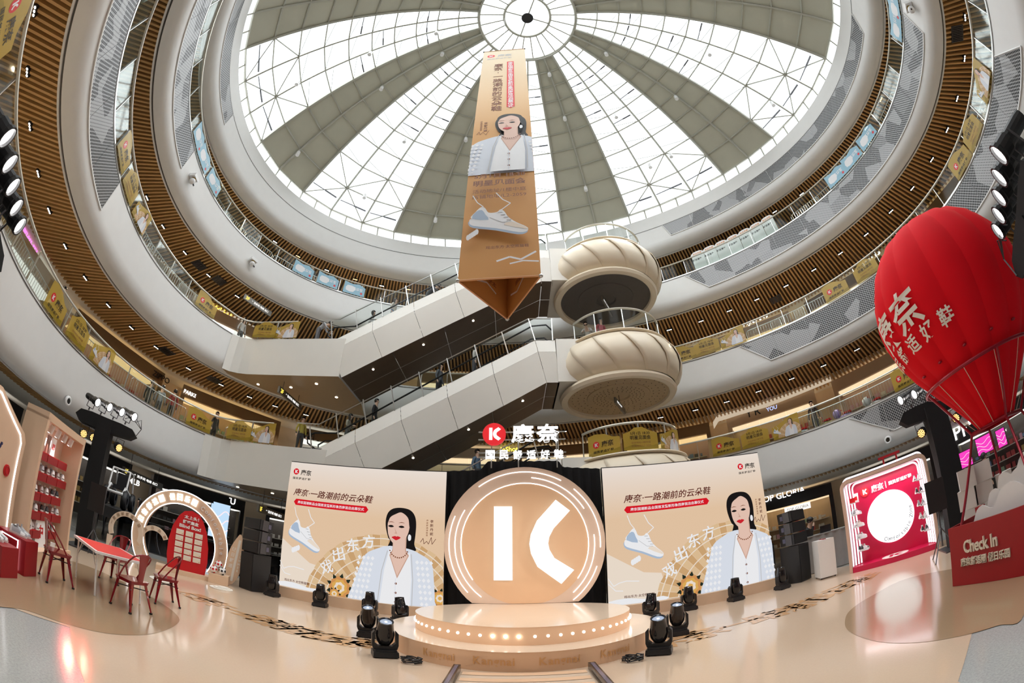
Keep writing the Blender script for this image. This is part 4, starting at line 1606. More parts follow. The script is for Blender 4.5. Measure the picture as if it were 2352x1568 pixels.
for k, (p, q) in enumerate(((BL, BR), (BR, BN), (BN, BL))):
    d = q - p
    M = FRAME((p.x, p.y, BZ0), d)
    n = 14
    mb = MB()
    W = d.length
    mb.add([(p.x + d.x * f, p.y + d.y * f, BZ0 + (BZ1 - BZ0) * j / n) for j in range(n + 1) for f in (0, 1)], [(2 * j, 2 * j + 1, 2 * j + 3, 2 * j + 2) for j in range(n)])
    c = obj('cloth_panel', mb, BCLOTH, ban)
    art = banner_art() if k == 0 else None
    if art:
        obj('print', art, pin, c, M)
    else:
        art = Art(.0015)
        art.word('太空熊猫鞋', 'brown', .95, .75, .9, .16)
        art.line([(.5, .5), (.9, .62), (1.3, .45), (1.7, .6)], .05, 'white')
        obj('print', art, pin, c, M @ Matrix.Diagonal((1, 1, -1, 1)))
    for z in (BZ0, BZ1):
        obj('spreader_bar', MB().cyl((p.x, p.y, z), (q.x, q.y, z), .022, n=8), mat('orange_bar', (.70, .36, .16), .4), ban)
for p in (BL, BR, BN):
    obj('corner_joint', MB().sphere((p.x, p.y, BZ0), .05, 12, 8), STEEL, ban, smooth=True)
    obj('corner_joint', MB().sphere((p.x, p.y, BZ1), .04, 12, 8), BLACK, ban, smooth=True)
    obj('suspension_wire', MB().cyl((p.x, p.y, BZ1), (-.3, 8.15, BZ1 + 1.4), .008, n=5), DARKSTEEL, ban)
obj('suspension_wire', MB().cyl((-.3, 8.15, BZ1 + 1.4), (CX - 1.38, CY, ZO + .42), .012, n=5), DARKSTEEL, ban)


# ---------------------------------------------------------------- shoes
SHOE_M = {'white': mat('white_shoe_leather', (.82, .81, .80), .5, noise=.03, nscale=40), 'cream': mat('cream_shoe_leather', (.74, .68, .58), .5, noise=.04, nscale=40), 'grey': mat('grey_shoe_mesh', (.40, .40, .42), .6, noise=.1, nscale=60),
          'blackw': mat('black_shoe_panels', (.05, .05, .055), .5, noise=.1, nscale=30), 'red': mat('red_shoe_panels', (.55, .03, .05), .5), 'sole': mat('shoe_sole_rubber', (.80, .79, .76), .6, noise=.03), 'lace': mat('shoe_laces', (.9, .9, .9), .7), 'hole': mat('shoe_lining', (.12, .11, .11), .9)}


def shoe_meshes():
    st = [(0., .030, .02), (.012, .036, .085), (.04, .040, .095), (.085, .040, .078), (.12, .040, .085), (.15, .044, .082), (.19, .048, .062), (.23, .049, .048), (.262, .042, .040), (.285, .026, .030), (.292, .010, .024)]
    so = MB()
    n = len(st)
    for x, w, h in st:
        so.v += [(x, -w - .004, .0), (x, -w - .007, .028), (x, w + .007, .028), (x, w + .004, .0)]
    for i in range(n - 1):
        for j in range(4):
            so.f.append((4 * i + j, 4 * i + (j + 1) % 4, 4 * i + 4 + (j + 1) % 4, 4 * i + 4 + j))
            so.mi.append(0)
    so.f += [(3, 2, 1, 0), tuple(4 * (n - 1) + j for j in range(4))]
    so.mi += [0, 0]
    for k in range(9):
        so.box((.02 + k * .03, 0, .002), (.012, .085, .006))
    up = MB()
    m = 8
    for x, w, h in st:
        for j in range(m + 1):
            a = pi * j / m
            up.v.append((x, -w * cos(a) * (1 if sin(a) < .7 else .9), .026 + (h - .0) * sin(a) ** .7))
    for i in range(n - 1):
        for j in range(m):
            up.f.append((i * (m + 1) + j, i * (m + 1) + j + 1, (i + 1) * (m + 1) + j + 1, (i + 1) * (m + 1) + j))
            up.mi.append(1 if i in (0, 1) or (i in (6, 7) and j in (0, 1, m - 1, m - 2)) else 0)
    up.box((.125, 0, .122), (.012, .05, .05), M=Matrix.Translation((.0, 0, 0)) @ Matrix.Rotation(0, 4, 'Y'))
    ho = MB().add([(.03 + .045 * (1 + cos(2 * pi * k / 12)), .026 * sin(2 * pi * k / 12), .118 - .012 * (1 + cos(2 * pi * k / 12)) * .5) for k in range(12)], [tuple(range(12))])
    la = MB()
    for k in range(5):
        x = .135 + .016 * k
        z = .112 - .0115 * k
        la.tube([(x, -.022, z), (x + .004, 0, z + .006), (x, .022, z)], .0035, 4)
    return so, up, ho, la


_so, _up, _ho, _la = shoe_meshes()
SOLE, HOLE, LACE = _so.mesh('sole', SHOE_M['sole']), _ho.mesh('collar_opening', SHOE_M['hole']), _la.mesh('laces', SHOE_M['lace'])
UPPERS = {k: _up.mesh('upper', [SHOE_M[a], SHOE_M[b]], True) for k, a, b in (('plain white', 'white', 'white'), ('white and grey', 'white', 'grey'), ('grey', 'grey', 'white'), ('cream', 'cream', 'white'), ('black and white', 'white', 'blackw'), ('white and red', 'white', 'red'))}


def shoe(M, style, where, group):
    o = thing('sneaker', '%s sneaker %s' % (style, where), 'shoe', M, group)
    link('sole', SOLE, o)
    link('upper', UPPERS[style], o)
    link('collar_opening', HOLE, o)
    link('laces', LACE, o)
    return o


def pair(M, style, where, group, gap=.12):
    shoe(M @ T(0, -gap / 2), style, where, group)
    shoe(M @ T(.02, gap / 2), style, where, group)


# ---------------------------------------------------------------- red metal chairs and folding table
def chair():
    r = thing('metal_chair', '', 'chair')
    s = MB()
    s.prism(smooth([(-.18, -.18), (0, -.19), (.18, -.18), (.19, 0), (.18, .18), (0, .185), (-.18, .18), (-.19, 0)], 3), .435, .45)
    s.prism(smooth([(-.17, -.17), (0, -.18), (.17, -.17), (.18, 0), (.17, .17), (0, .175), (-.17, .17), (-.18, 0)], 3), .405, .435)
    obj('seat', s, REDMETAL, r, smooth=True)
    for sx in (-1, 1):
        for sy in (-1, 1):
            l = MB()
            a, b = Vector((sx * .155, sy * .155, .44)), Vector((sx * .225, sy * (.225 if sy < 0 else .235), 0))
            dx = Vector((sx * .045, 0, 0))
            dy = Vector((0, sy * .045, 0))
            # an angle-iron leg, wide at the top
            for d in (dx, dy):
                l.add([a, a - d * 1.2, b - d * .45, b, a - Vector((sx * .006, sy * .006, 0)), a - d * 1.2 - Vector((sx * .006, sy * .006, 0)), b - d * .45 - Vector((sx * .004, sy * .004, 0)), b - Vector((sx * .004, sy * .004, 0))],
                      [(0, 1, 2, 3), (7, 6, 5, 4), (0, 4, 5, 1), (1, 5, 6, 2), (2, 6, 7, 3), (3, 7, 4, 0)])
            o = obj('leg', l, REDMETAL, r)
            obj('rubber_foot', MB().box((b.x - sx * .012, b.y - sy * .012, .012), (.034, .034, .026)), BLACK, o)
    x = MB()
    for p, q in (((-.18, -.18, .33), (.18, .18, .33)), ((-.18, .18, .325), (.18, -.18, .325))):
        x.tube([p, q], .009, 5)
    obj('cross_brace', x, DARKSTEEL, r)
    h = MB()
    h.tube([(-.185, .10, .44), (-.20, -.02, .60), (-.20, -.13, .72), (-.17, -.20, .80), (-.08, -.235, .835), (0, -.24, .84), (.08, -.235, .835), (.17, -.20, .80), (.20, -.13, .72), (.20, -.02, .60), (.185, .10, .44)], .013, 8)
    obj('back_hoop', h, REDMETAL, r, smooth=True)
    b = MB()
    n = 6
    for j in range(n + 1):
        f = j / n
        w = .055 + .05 * f ** 2
        y = -.175 - .06 * f
        z = .445 + .39 * f
        b.v += [(-w, y, z), (0, y - .012, z), (w, y, z), (-w, y - .006, z), (0, y - .018, z), (w, y - .006, z)]
    for j in range(n):
        k = 6 * j
        for a, c in ((0, 1), (1, 2)):
            b.f += [(k + a, k + c, k + 6 + c, k + 6 + a), (k + 3 + c, k + 3 + a, k + 9 + a, k + 9 + c)]
            b.mi += [0, 0]
    obj('backrest', b, REDMETAL, r, smooth=True)
    return r


CH = chair()
for i, (x, y, rz, lab) in enumerate(((-5.96, 3.62, -12, 'red metal chair turned towards the shoe shelves, beside the K light box'), (-6.62, 5.35, 200, 'red metal chair on the far side of the table by the shoe cabinet'),
                                     (-4.98, 4.36, 92, 'red metal chair pulled up at the table end with its back to the stage'), (-5.42, 5.52, 150, 'red metal chair by the arch side of the folding table'))):
    o = CH if i == 0 else copy_tree(CH)
    o.matrix_world = T(x, y, .008, radians(rz))
    tag(o, lab, 'chair', 'red metal chairs around the folding table')
A, B = Vector((-6.6, 4.32, 0)), Vector((-5.44, 3.98, 0))
tb = thing('folding_table', 'white folding table with a red top between the red chairs', 'table', FRAME((A.x, A.y, 0), B - A, (0, 0, 1)) @ Matrix.Rotation(-pi / 2, 4, 'X'))
tx, ty = (B - A).length, .92
obj('table_top', MB().box((tx / 2, ty / 2, .655), (tx, ty, .035)), WHITEPAINT, tb)
obj('red_cover', MB().box((tx / 2, ty / 2, .6745), (tx - .10, ty - .10, .004)), RED, tb)
for x in (.1, tx - .1):
    for y in (.07, ty - .07):
        l = MB().cyl((x, y, 0.008), (x, y, .64), .016, n=8)
        l.tube([(x, y, .40), (x + (.22 if x < .5 else -.22), y, .635)], .010, 6)
        obj('leg', l, WHITEPAINT, tb)
for k in range(6):
    b = MB().box((0, 0, 0), (.28, .21, .028))
    o = obj('gift_box', b, mat('cream_card', (.80, .74, .66), .5, noise=.03), None, tb.matrix_world @ T(.62, .42, .690 + k * .034, .12 * (k % 2) - .05))
    tag(o, 'cream card box with a red edge in the stack on the folding table', 'box', 'stacked card boxes on the red table')
    obj('red_edge', MB().box((0, 0, .0155), (.282, .212, .004)), RED, o)
# ---------------------------------------------------------------- shoe display cabinet
ca, cb = Vector((-6.95, 3.55, 0)), Vector((-8.12, 5.2, 0))
d = (cb - ca)
CM = FRAME((ca.x, ca.y, 0), d) @ Matrix.Rotation(-pi / 2, 4, 'X')      # x along the front, y into the cabinet, z up
cw = d.length
sc = thing('shoe_cabinet', 'tall beige display cabinet with red shelves of sneakers', 'cabinet', CM)
CH_ = 2.22
obj('base', MB().box((cw / 2, .26, .07), (cw + .1, .62, .14)), BEIGE, sc)
obj('side_panel', MB().box((.05, .25, CH_ / 2 + .1), (.10, .50, CH_ - .1)), BEIGE, sc)
obj('side_panel', MB().box((cw - .05, .25, CH_ / 2 + .1), (.10, .50, CH_ - .1)), BEIGE, sc)
obj('top_panel', MB().box((cw / 2, .25, CH_ + .07), (cw, .50, .12)), BEIGE, sc)
obj('back_panel', MB().box((cw / 2, .49, CH_ / 2 + .1), (cw - .18, .03, CH_ - .1)), mat('pink_lit_board', (.78, .60, .50), .5, noise=.03), sc)
lm = MB()
text_mb(lm, '奈|国民舒适好鞋', 1, FRAME((cw * .43, .468, 1.94), (1, 0, 0)), .03, .02, fit=(1.1, .17))
obj('lit_lettering', lm, glow('shelf_sign', (1, .93, .93), 3), sc)
for k in range(4):
    x = cw * (.25 + .17 * k)
    t = obj('track_spot', MB().cyl((x, .12, 2.22), (x, .16, 2.08), .05, .055, 12), WHITEPAINT, sc, smooth=True)
    obj('spot_lens', MB().cyl((x, .160, 2.08), (x, .1605, 2.076), .045, n=12), LAMPWHITE, t)
    spot('cabinet_spot', CM @ Vector((x, .17, 2.06)), CM @ Vector((x, .45, 1.2)), 18, (1, .82, .8), 70, .7, .03)
rows = [(1.74, 3), (1.40, 3), (1.06, 3), (.74, 3), (.42, 4)]
ri = 0
for z, n in rows:
    for k in range(n):
        w = (cw - .5) / n
        x = .25 + w * (k + .5) + (.10 if ri % 2 else -.04)
        o = obj('shelf', MB().box((x, .33, z), (w - .02, .27, .018)), RED, sc)
        obj('front_lip', MB().box((x, .19, z - .07), (w - .03, .014, .13)), DEEPRED, o)
        if ri > 0:
            sty = ('plain white', 'white and grey', 'grey', 'cream', 'black and white')[(k + ri) % 5]
            pair(CM @ T(x - .05, .20, z + .012, radians(62)), sty, 'on the %s red shelf of the beige cabinet' % ('', 'second highest', 'middle', 'second lowest', 'lowest')[ri], 'sneakers on the red cabinet shelves')
    ri += 1
fan = thing('folding_fan', 'open red paper fan standing on the top cabinet shelf', 'fan', CM @ T(.55, .40, 1.755))
fb = MB()
for k in range(12):
    a, b = radians(15 + 12.5 * k), radians(15 + 12.5 * (k + 1))
    fb.add([(.06 * cos(a), .01 * (k % 2), .06 * sin(a)), (.06 * cos(b), .01 * ((k + 1) % 2), .06 * sin(b)), (.2 * cos(b), .01 * ((k + 1) % 2), .2 * sin(b)), (.2 * cos(a), .01 * (k % 2), .2 * sin(a))], [(0, 1, 2, 3)])
obj('paper_leaf', fb, RED, fan)
obj('handle', MB().lathe([(.02, 0), (.05, .02), (.06, .06), (.02, .1)], 10), BLACK, fan)
for x, rz, lab in ((.95, .2, 'brown'), (1.2, -.1, 'white')):
    o = tag(obj('gift_card_box', MB().box((0, 0, .16), (.16 if lab == 'white' else .22, .03, .32)), WHITEPAINT if lab == 'white' else mat('brown_card', (.22, .12, .09), .5), None, CM @ T(x, .36, 1.752, rz)), 'upright %s card box on the top cabinet shelf' % lab, 'box')
    if lab == 'white':
        text_mb_ = obj('red_character', text_mb(MB(), '囍', .12, FRAME((0, -.0155, .17), (1, 0, 0)), .02), RED, o)
for x, rz in ((.42, .1), (.95, -.1)):
    o = tag(obj('canvas_tote', MB().prism(smooth([(-.17, 0), (.17, 0), (.18, .25), (.16, .46), (-.16, .46), (-.18, .25)], 3), -.035, .035, M=Matrix.Rotation(pi / 2, 4, 'X') @ T(0, 0, 0)), WHITEPAINT, None, CM @ T(x, .20, .148, rz, radians(-6))), 'white canvas bag with a %s character leaning at the foot of the cabinet' % ('dark' if x < .5 else 'red'), 'bag')
    obj('print', text_mb(MB(), '康' if x < .5 else '中', .24, FRAME((0, -.037, .26), (1, 0, 0)), .02), BLACK if x < .5 else RED, o)
dc = tag(obj('dice', MB().box((0, 0, .05), (.1, .1, .1)), WHITEPAINT, None, CM @ T(1.45, .12, .142, .4)), 'white dice with dark spots on the cabinet base', 'dice')
for p in ((-.02, -.051, .03), (.02, -.051, .07), (0, -.051, .05)):
    obj('spot', MB().cyl(p, (p[0], p[1] - .001, p[2]), .01, n=8), BLACK, dc)
# red podiums before the cabinet
for x, y, w, h, rz, lab in ((-6.22, 3.02, .30, .47, 27, 'K light box'), (-5.93, 2.50, .34, .38, 25, 'white spots')):
    M = T(x, y, .008, radians(rz))
    p = thing('podium', 'red rounded podium with %s carrying a pair of sneakers' % lab, 'podium', M)
    pts = smooth([(-w, -w * .55), (w, -w * .55), (w, w * .55), (-w, w * .55)], 1)
    obj('body', MB().prism(pts, 0, h), DEEPRED, p)
    if lab == 'K light box':
        obj('light_panel', MB().box((0, -w * .55 - .012, h / 2), (w * 1.05, .02, h * .86)), DEEPRED, p)
        fr = MB()
        q = w * .55
        fr.tube([(-q, -w * .55 - .025, .04), (q, -w * .55 - .025, .04), (q, -w * .55 - .025, h - .04), (-q, -w * .55 - .025, h - .04)], .012, 6, closed=True)
        obj('neon_outline', fr, NEON, p)
        obj('white_disc', MB().cyl((0, -w * .55 - .022, h * .52), (0, -w * .55 - .026, h * .52), .075, n=24), WHITEPAINT, p)
        obj('k_mark', k_logo(MB(), .075, FRAME((0, -w * .55 - .027, h * .52), (1, 0, 0))), RED, p)
    else:
        for a, b in ((.1, .1), (.22, .24), (-.2, .2), (-.05, .3)):
            obj('white_spot', MB().cyl((a, -w * .55 - .001, b), (a, -w * .55 - .004, b), .04, n=16), WHITEPAINT, p)
    pair(M @ T(-.12, -.02, h + .001, radians(20)), 'grey' if h > .4 else 'white and grey', 'on the red podium with %s' % lab, 'sneakers on red podiums', .13)
# beige board with the neon outline
PB = FRAME((-5.87, 1.35, 0), (Vector((-7.04, 3.22, 0)) - Vector((-5.87, 1.35, 0)))) @ Matrix.Rotation(-pi / 2, 4, 'X')
bd = thing('display_board', 'beige gabled photo board with neon outline and dark blue lettering', 'board', PB)
bw = (Vector((-6.72, 3.42)) - Vector((-5.55, 1.55))).length
gp = [(0, 0), (bw, 0), (bw, 1.72), (bw - .1, 1.84), (bw * .52, 2.22), (bw * .48, 2.22), (.1, 1.84), (0, 1.72)]
obj('panel', MB().prism([(x, z) for x, z in gp], -.06, .06, M=Matrix.Rotation(pi / 2, 4, 'X')), BEIGE, bd)
nb = MB()
cxx = bw / 2
nb.tube([(cxx + (x - cxx) * .86, -.07, .1 + z * .92) for x, z in gp], .014, 6, closed=True)
obj('neon_outline', nb, NEON, bd)
NAVY = mat('navy_letters', (.015, .02, .10), .4)
tm = MB()
for k, ch in enumerate('Kangnai'):
    a = radians(35 - 70 * (k / 6))
    text_mb(tm, ch, .25, FRAME((cxx + .62 * sin(-a), -.07, .98 + .62 * cos(a)), (cos(a), 0, sin(a)), (0, 0, 1)), .03, .02)
text_mb(tm, 'SPACE PANDA', .1, FRAME((cxx, -.07, 1.40), (1, 0, 0)), .02, .02)
obj('brand_lettering', tm, NAVY, bd)
tm = MB()
text_mb(tm, '舒适鞋味大', 1, FRAME((cxx, -.07, .36), (1, 0, 0)), .02, .02, fit=(1.4, .26))
obj('slogan_lettering', tm, NAVY, bd)
for x, z in ((.35, 1.2), (bw - .42, 1.22), (bw - .6, .62), (.5, .62)):
    c = obj('red_button', MB().cyl((x, -.062, z), (x, -.085, z), .085, n=24), RED, bd, smooth=True)
    obj('button_ring', MB().lathe([(.06, 0), (.066, .004), (.06, .008)], 24, M=FRAME((x, -.086, z), (1, 0, 0))), DEEPRED, c)
obj('white_cloud_plate', MB().prism(smooth([(.38 * cos(t * pi / 6) * (1 + .12 * (t % 2)), .42 * sin(t * pi / 6) * (1 + .12 * (t % 2))) for t in range(12)], 4), .062, .075, M=FRAME((cxx, 0, .92), (1, 0, 0))), WHITEPAINT, bd)
# ---------------------------------------------------------------- blind box corner
BM = FRAME((-8.60, 8.90, 0), (8.60 - 7.93, 9.55 - 8.90, 0)) @ Matrix.Rotation(-pi / 2, 4, 'X')
pl = tag(obj('low_plinth', MB().box((.45, .18, .06), (1.7, .62, .12)), BEIGE, None, BM), 'low beige plinth under the red blind box board', 'plinth')
BM2 = BM @ T(.0, .1, .12)
bb = thing('blind_box_board', 'red surfboard-shaped board with a grid of cream envelopes', 'board', BM2)
bo = [(-.08, 0), (.98, 0), (1.03, .35), (1.02, .75), (.94, 1.15), (.80, 1.45), (.66, 1.60), (.45, 1.66), (.24, 1.60), (.10, 1.45), (-.04, 1.15), (-.12, .75), (-.13, .35)]
obj('panel', MB().prism([(x, z) for x, z in bo], -.03, .03, M=Matrix.Rotation(pi / 2, 4, 'X')), RED, bb)
CARD = mat('cream_envelope', (.80, .72, .60), .6, noise=.03)
for r in range(5):
    for c in range(3):
        e = obj('envelope', MB().box((.18 + c * .27, -.045, .36 + r * .165), (.215, .03, .135)), CARD, bb)
        f = MB().add([(.18 + c * .27 + dx, -.063, .36 + r * .165 + dz) for dx, dz in ((-.10, .064), (.10, .064), (.10, .02), (.0, .02), (-.02, .035), (-.10, .035))], [tuple(range(6))])
        obj('flap', f, OFFWHITE, e)
        obj('seal', MB().cyl((.25 + c * .27, -.0605, .32 + r * .165), (.25 + c * .27, -.062, .32 + r * .165), .018, n=10), mat('tan_seal', (.62, .42, .28), .5), e)
tm = MB()
text_mb(tm, '太上头！', 1, FRAME((.46, -.04, 1.46), (1, 0, 0)), .03, .02, fit=(.42, .10))
text_mb(tm, '舒适集盒', 1, FRAME((.45, -.04, 1.325), (1, 0, 0)), .03, .02, fit=(.46, .10))
text_mb(tm, 'Blind Box!', 1, FRAME((.45, -.04, 1.20), (1, 0, 0)), .03, .02, fit=(.62, .095))
obj('lettering', tm, WHITEPAINT, bb)
# big ring arch
AM = FRAME((-9.95, 9.1, 0), (1, .66, 0)) @ Matrix.Rotation(-pi / 2, 4, 'X')
ar = thing('ring_arch', 'big beige ring arch edged in light with lit Chinese letters', 'arch', AM)


def arch(mb, r0, r1, a0, a1, y0, y1, cx, cz, n=40):
    P = [(cos(radians(a0 + (a1 - a0) * k / n)), sin(radians(a0 + (a1 - a0) * k / n))) for k in range(n + 1)]
    vs = []
    for c, s in P:
        vs += [(cx + r0 * c, y0, cz + r0 * s), (cx + r1 * c, y0, cz + r1 * s), (cx + r1 * c, y1, cz + r1 * s), (cx + r0 * c, y1, cz + r0 * s)]
    fs = [(4 * k + j, 4 * k + (j + 1) % 4, 4 * k + 4 + (j + 1) % 4, 4 * k + 4 + j) for k in range(n) for j in range(4)]
    fs += [(3, 2, 1, 0), (4 * n, 4 * n + 1, 4 * n + 2, 4 * n + 3)]
    return mb.add(vs, fs)


acx, acz, ar0, ar1 = 1.05, .80, 1.10, 1.47
obj('ring_body', arch(MB(), ar0, ar1, -34, 214, -.12, .12, acx, acz), BEIGE, ar)
for r in (ar0, ar1):
    obj('light_edge', MB().tube([(acx + r * cos(radians(-34 + 248 * k / 50)), -.125, acz + r * sin(radians(-34 + 248 * k / 50))) for k in range(51)], .013, 6), NEON, ar)
tm = MB()
for k, ch in enumerate('康奈舒适圈假日乐园'):
    a = radians(164 - k * 10.5 - (5 if k > 4 else 0))
    rr = (ar0 + ar1) / 2
    text_mb(tm, ch, 1, FRAME((acx + rr * cos(a), -.135, acz + rr * sin(a)), (sin(a), 0, -cos(a)), (cos(a), 0, sin(a))), .04, .03, fit=(.17, .19))
obj('lit_lettering', tm, glow('arch_letters', (1, .98, .94), 3.5), ar)
tm = MB()
for k, ch in enumerate('Comfortable Zone'):
    a = radians(62 - k * 6.2)
    rr = (ar0 + ar1) / 2
    text_mb(tm, ch, .17, FRAME((acx + rr * cos(a), -.135, acz + rr * sin(a)), (sin(a), 0, -cos(a)), (cos(a), 0, sin(a))), .01, .02)
a = radians(-30)
tm.tube([(acx + 1.285 * cos(a) + .07 * cos(t * .4), -.135, acz + 1.285 * sin(a) + .07 * sin(t * .4)) for t in range(16)], .009, 5, closed=True)
tm.tube([(acx + 1.285 * cos(a) + .11 * cos(t * .4), -.135, acz + 1.285 * sin(a) + .11 * cos(t * .4) * .7 + .03 * sin(t * .4)) for t in range(16)], .007, 5, closed=True)
obj('white_lettering', tm, WHITEPAINT, ar)
SMM = FRAME((-8.95, 6.95, 0), (.66, .52, 0)) @ Matrix.Rotation(-pi / 2, 4, 'X')
for cx, cz, r0, r1, a0, a1, tx_, lab, dy in ((.40, .80, .34, .46, -25, 205, '一路潮前舒适好鞋', 'larger', 0.), (1.12, .74, .28, .40, 25, 215, '康奈云朵鞋', 'smaller', .12)):
    o = thing('wave_arch', '%s beige cut-out wave arc with brown characters before the ring arch' % lab, 'cut-out', SMM @ T(0, dy))
    obj('arc_body', arch(MB(), r0, r1, a0, a1, -.03, .03, cx, cz, 28), mat('pale_beige_board', (.74, .62, .50), .6, noise=.03), o)
    obj('foot', MB().box((cx - (r0 + r1) / 2, 0, (cz - .3) / 2), (.14, .06, max(.1, cz - .1))), MATS['pale_beige_board'], o)
    tm = MB()
    m = len(tx_)
    for k, ch in enumerate(tx_):
        a = radians(165 - (165 - 35) * k / (m - 1))
        rr = (r0 + r1) / 2
        text_mb(tm, ch, .085, FRAME((cx + rr * cos(a), -.035, cz + rr * sin(a)), (sin(a), 0, -cos(a)), (cos(a), 0, sin(a))), .02, .006)
    obj('lettering', tm, mat('tan_letters', (.42, .30, .20), .5), o)
# small surfboard, balls, floor discs
SB_ = FRAME((-7.55, 9.70, 0), (.75, .45, 0)) @ Matrix.Rotation(-pi / 2, 4, 'X')
tag(obj('ball_stand', MB().box((.05, .1, .13), (.55, .5, .26)), BEIGE, None, SB_), 'beige block carrying footballs beside the blind box board', 'plinth')
so_ = thing('surfboard', 'small upright beige surfboard with pale lettering behind the footballs', 'surfboard', SB_ @ T(.32, .40, .0, 0, 0, radians(8)))
sp_ = smooth([(0, 0), (.17, .25), (.23, .65), (.19, 1.05), (.06, 1.42), (0, 1.48), (-.06, 1.42), (-.19, 1.05), (-.23, .65), (-.17, .25)], 3)
obj('board', MB().prism(sp_, -.025, .025, M=Matrix.Rotation(pi / 2, 4, 'X')), BEIGE, so_)
obj('stringer', MB().box((.02, -.027, .72), (.07, .004, 1.2)), OFFWHITE, so_)
tm = MB()
vtext_mb(tm, '假日舒适', .12, .16, FRAME((-.09, -.028, 1.02), (1, 0, 0)))
vtext_mb(tm, 'SUMMER', .09, .10, FRAME((.13, -.028, .95), (1, 0, 0)))
obj('lettering', tm, OFFWHITE, so_)
for x, y, z, c in ((-.12, .02, .37, RED), (.13, .0, .37, BLACK), (.0, .12, .52, RED)):
    o = thing('football', 'white football with %s panels on the beige block%s' % ('red' if c is RED else 'black', ', topmost' if z > .4 else ''), 'ball', SB_ @ T(x, y, z))
    obj('ball', MB().sphere((0, 0, 0), .105, 18, 12), WHITEPAINT, o, smooth=True)
    pb = MB()
    for v in ((0, -1, .1), (.8, -.6, .1), (-.8, -.6, .2), (0, -.5, .9), (.3, -.5, -.8), (-.6, .2, .8), (.7, .3, .7)):
        v = Vector(v).normalized()
        u = v.orthogonal().normalized()
        w = v.cross(u)
        pb.add([v * .1065 + (u * cos(2 * pi * k / 5) + w * sin(2 * pi * k / 5)) * .036 for k in range(5)] + [v * .108], [(k, (k + 1) % 5, 5) for k in range(5)])
    obj('panels', pb, c, o)
for px, py, lab in ((372, 1333, 'under the blind box plinth'), (508, 1352, 'beside the ball stand')):
    p = G(px, py)
    o = thing('floor_disc', 'stack of thin cream discs on the floor %s' % lab, 'step', T(p.x, p.y, .006))
    for k, r in enumerate((.30, .22, .14)):
        obj('disc', MB().lathe([(0, k * .02 + .02), (r, k * .02 + .02), (r, k * .02)], 28, M=T(k * .03, 0, 0)), OFFWHITE, o)


# ---------------------------------------------------------------- comfort zone booth
b0, b1 = Vector((7.88, 8.42, 0)), Vector((9.30, 6.50, 0))
KM = FRAME((b0.x, b0.y, 0), b1 - b0) @ Matrix.Rotation(-pi / 2, 4, 'X')
kw, kh, kd = (b1 - b0).length, 2.32, .75
bt = thing('photo_booth', 'pink-red photo booth with white light frame, round mirror and shoe ledges', 'booth', KM)


def rrect(w, h, r, n=6, x0=0., z0=0.):
    """upright arch: square feet, rounded upper corners"""
    pts = [(x0, z0)]
    pts += [(x0 + r - r * cos(pi / 2 * k / n), z0 + h - r + r * sin(pi / 2 * k / n)) for k in range(n + 1)]
    pts += [(x0 + w - r + r * sin(pi / 2 * k / n), z0 + h - r + r * cos(pi / 2 * k / n)) for k in range(n + 1)]
    pts += [(x0 + w, z0)]
    return pts


def band(mb, A, B, y0, y1):
    n = len(A)
    vs = [(x, y0, z) for x, z in A] + [(x, y0, z) for x, z in B] + [(x, y1, z) for x, z in A] + [(x, y1, z) for x, z in B]
    for k in range(n - 1):
        mb.add([], [])
    fs = []
    for k in range(n - 1):
        fs += [(k, k + 1, n + k + 1, n + k), (2 * n + k + 1, 2 * n + k, 3 * n + k, 3 * n + k + 1), (k + 1, k, 2 * n + k, 2 * n + k + 1), (n + k, n + k + 1, 3 * n + k + 1, 3 * n + k)]
    return mb.add(vs, fs)


HOT = mat('hot_red_panel', (.62, .008, .07), .35, noise=.04, nscale=4)
obj('outer_frame', band(MB(), rrect(kw, kh, .22), rrect(kw - .16, kh - .08, .17, x0=.08), 0, kd), mat('rose_beige_frame', (.66, .46, .36), .5, noise=.03), bt)
for k in range(4):
    e = .10 + .055 * k
    obj('light_tube', MB().tube([(x, .06 + .13 * k, z) for x, z in rrect(kw - 2 * e + .0, kh - e - .02, .14, x0=e, z0=.16)], .024, 6), glow('booth_tube', (1, .90, .96), 1.5), bt)
obj('light_lining', band(MB(), rrect(kw - .17, kh - .085, .17, x0=.085), rrect(kw - .19, kh - .095, .16, x0=.095), .02, kd - .02), mat('white_lining', (.85, .75, .80), .3), bt)
obj('back_wall', MB().box((kw / 2, kd - .02, kh / 2), (kw - .18, .03, kh - .12)), HOT, bt)
obj('step', MB().box((kw / 2, kd / 2 - .02, .07), (kw - .18, kd, .14)), HOT, bt)
obj('floor_disc', MB().cyl((kw / 2, kd * .42, .141), (kw / 2, kd * .42, .144), .36, n=36), OFFWHITE, bt)
obj('floor_k', k_logo(MB(), .36, T(kw / 2, kd * .42, .146)), HOT, bt)
obj('round_light', MB().cyl((kw * .49, kd - .05, 1.10), (kw * .49, kd - .09, 1.10), .66, n=56), glow('round_light_white', (1, .99, .99), 1.7), bt)
tm = MB()
for k, ch in enumerate('Comfortable Zone'):
    a = radians(-112 + 8.0 * k)
    text_mb(tm, ch, .14, FRAME((kw * .49 + .57 * cos(a), kd - .093, 1.10 + .57 * sin(a)), (-sin(a), 0, cos(a)), (-cos(a), 0, -sin(a))), .0, .004)
obj('lettering', tm, mat('grey_letters', (.10, .12, .16), .5), bt)
obj('red_disc', MB().cyl((kw * .235, kd - .04, 1.92), (kw * .235, kd - .075, 1.92), .125, n=32), mat('lit_red_disc', (.75, .02, .03), .35), bt)
obj('k_mark', k_logo(MB(), .12, FRAME((kw * .235, kd - .078, 1.92), (1, 0, 0)), 0, 0, .006), lit, bt)
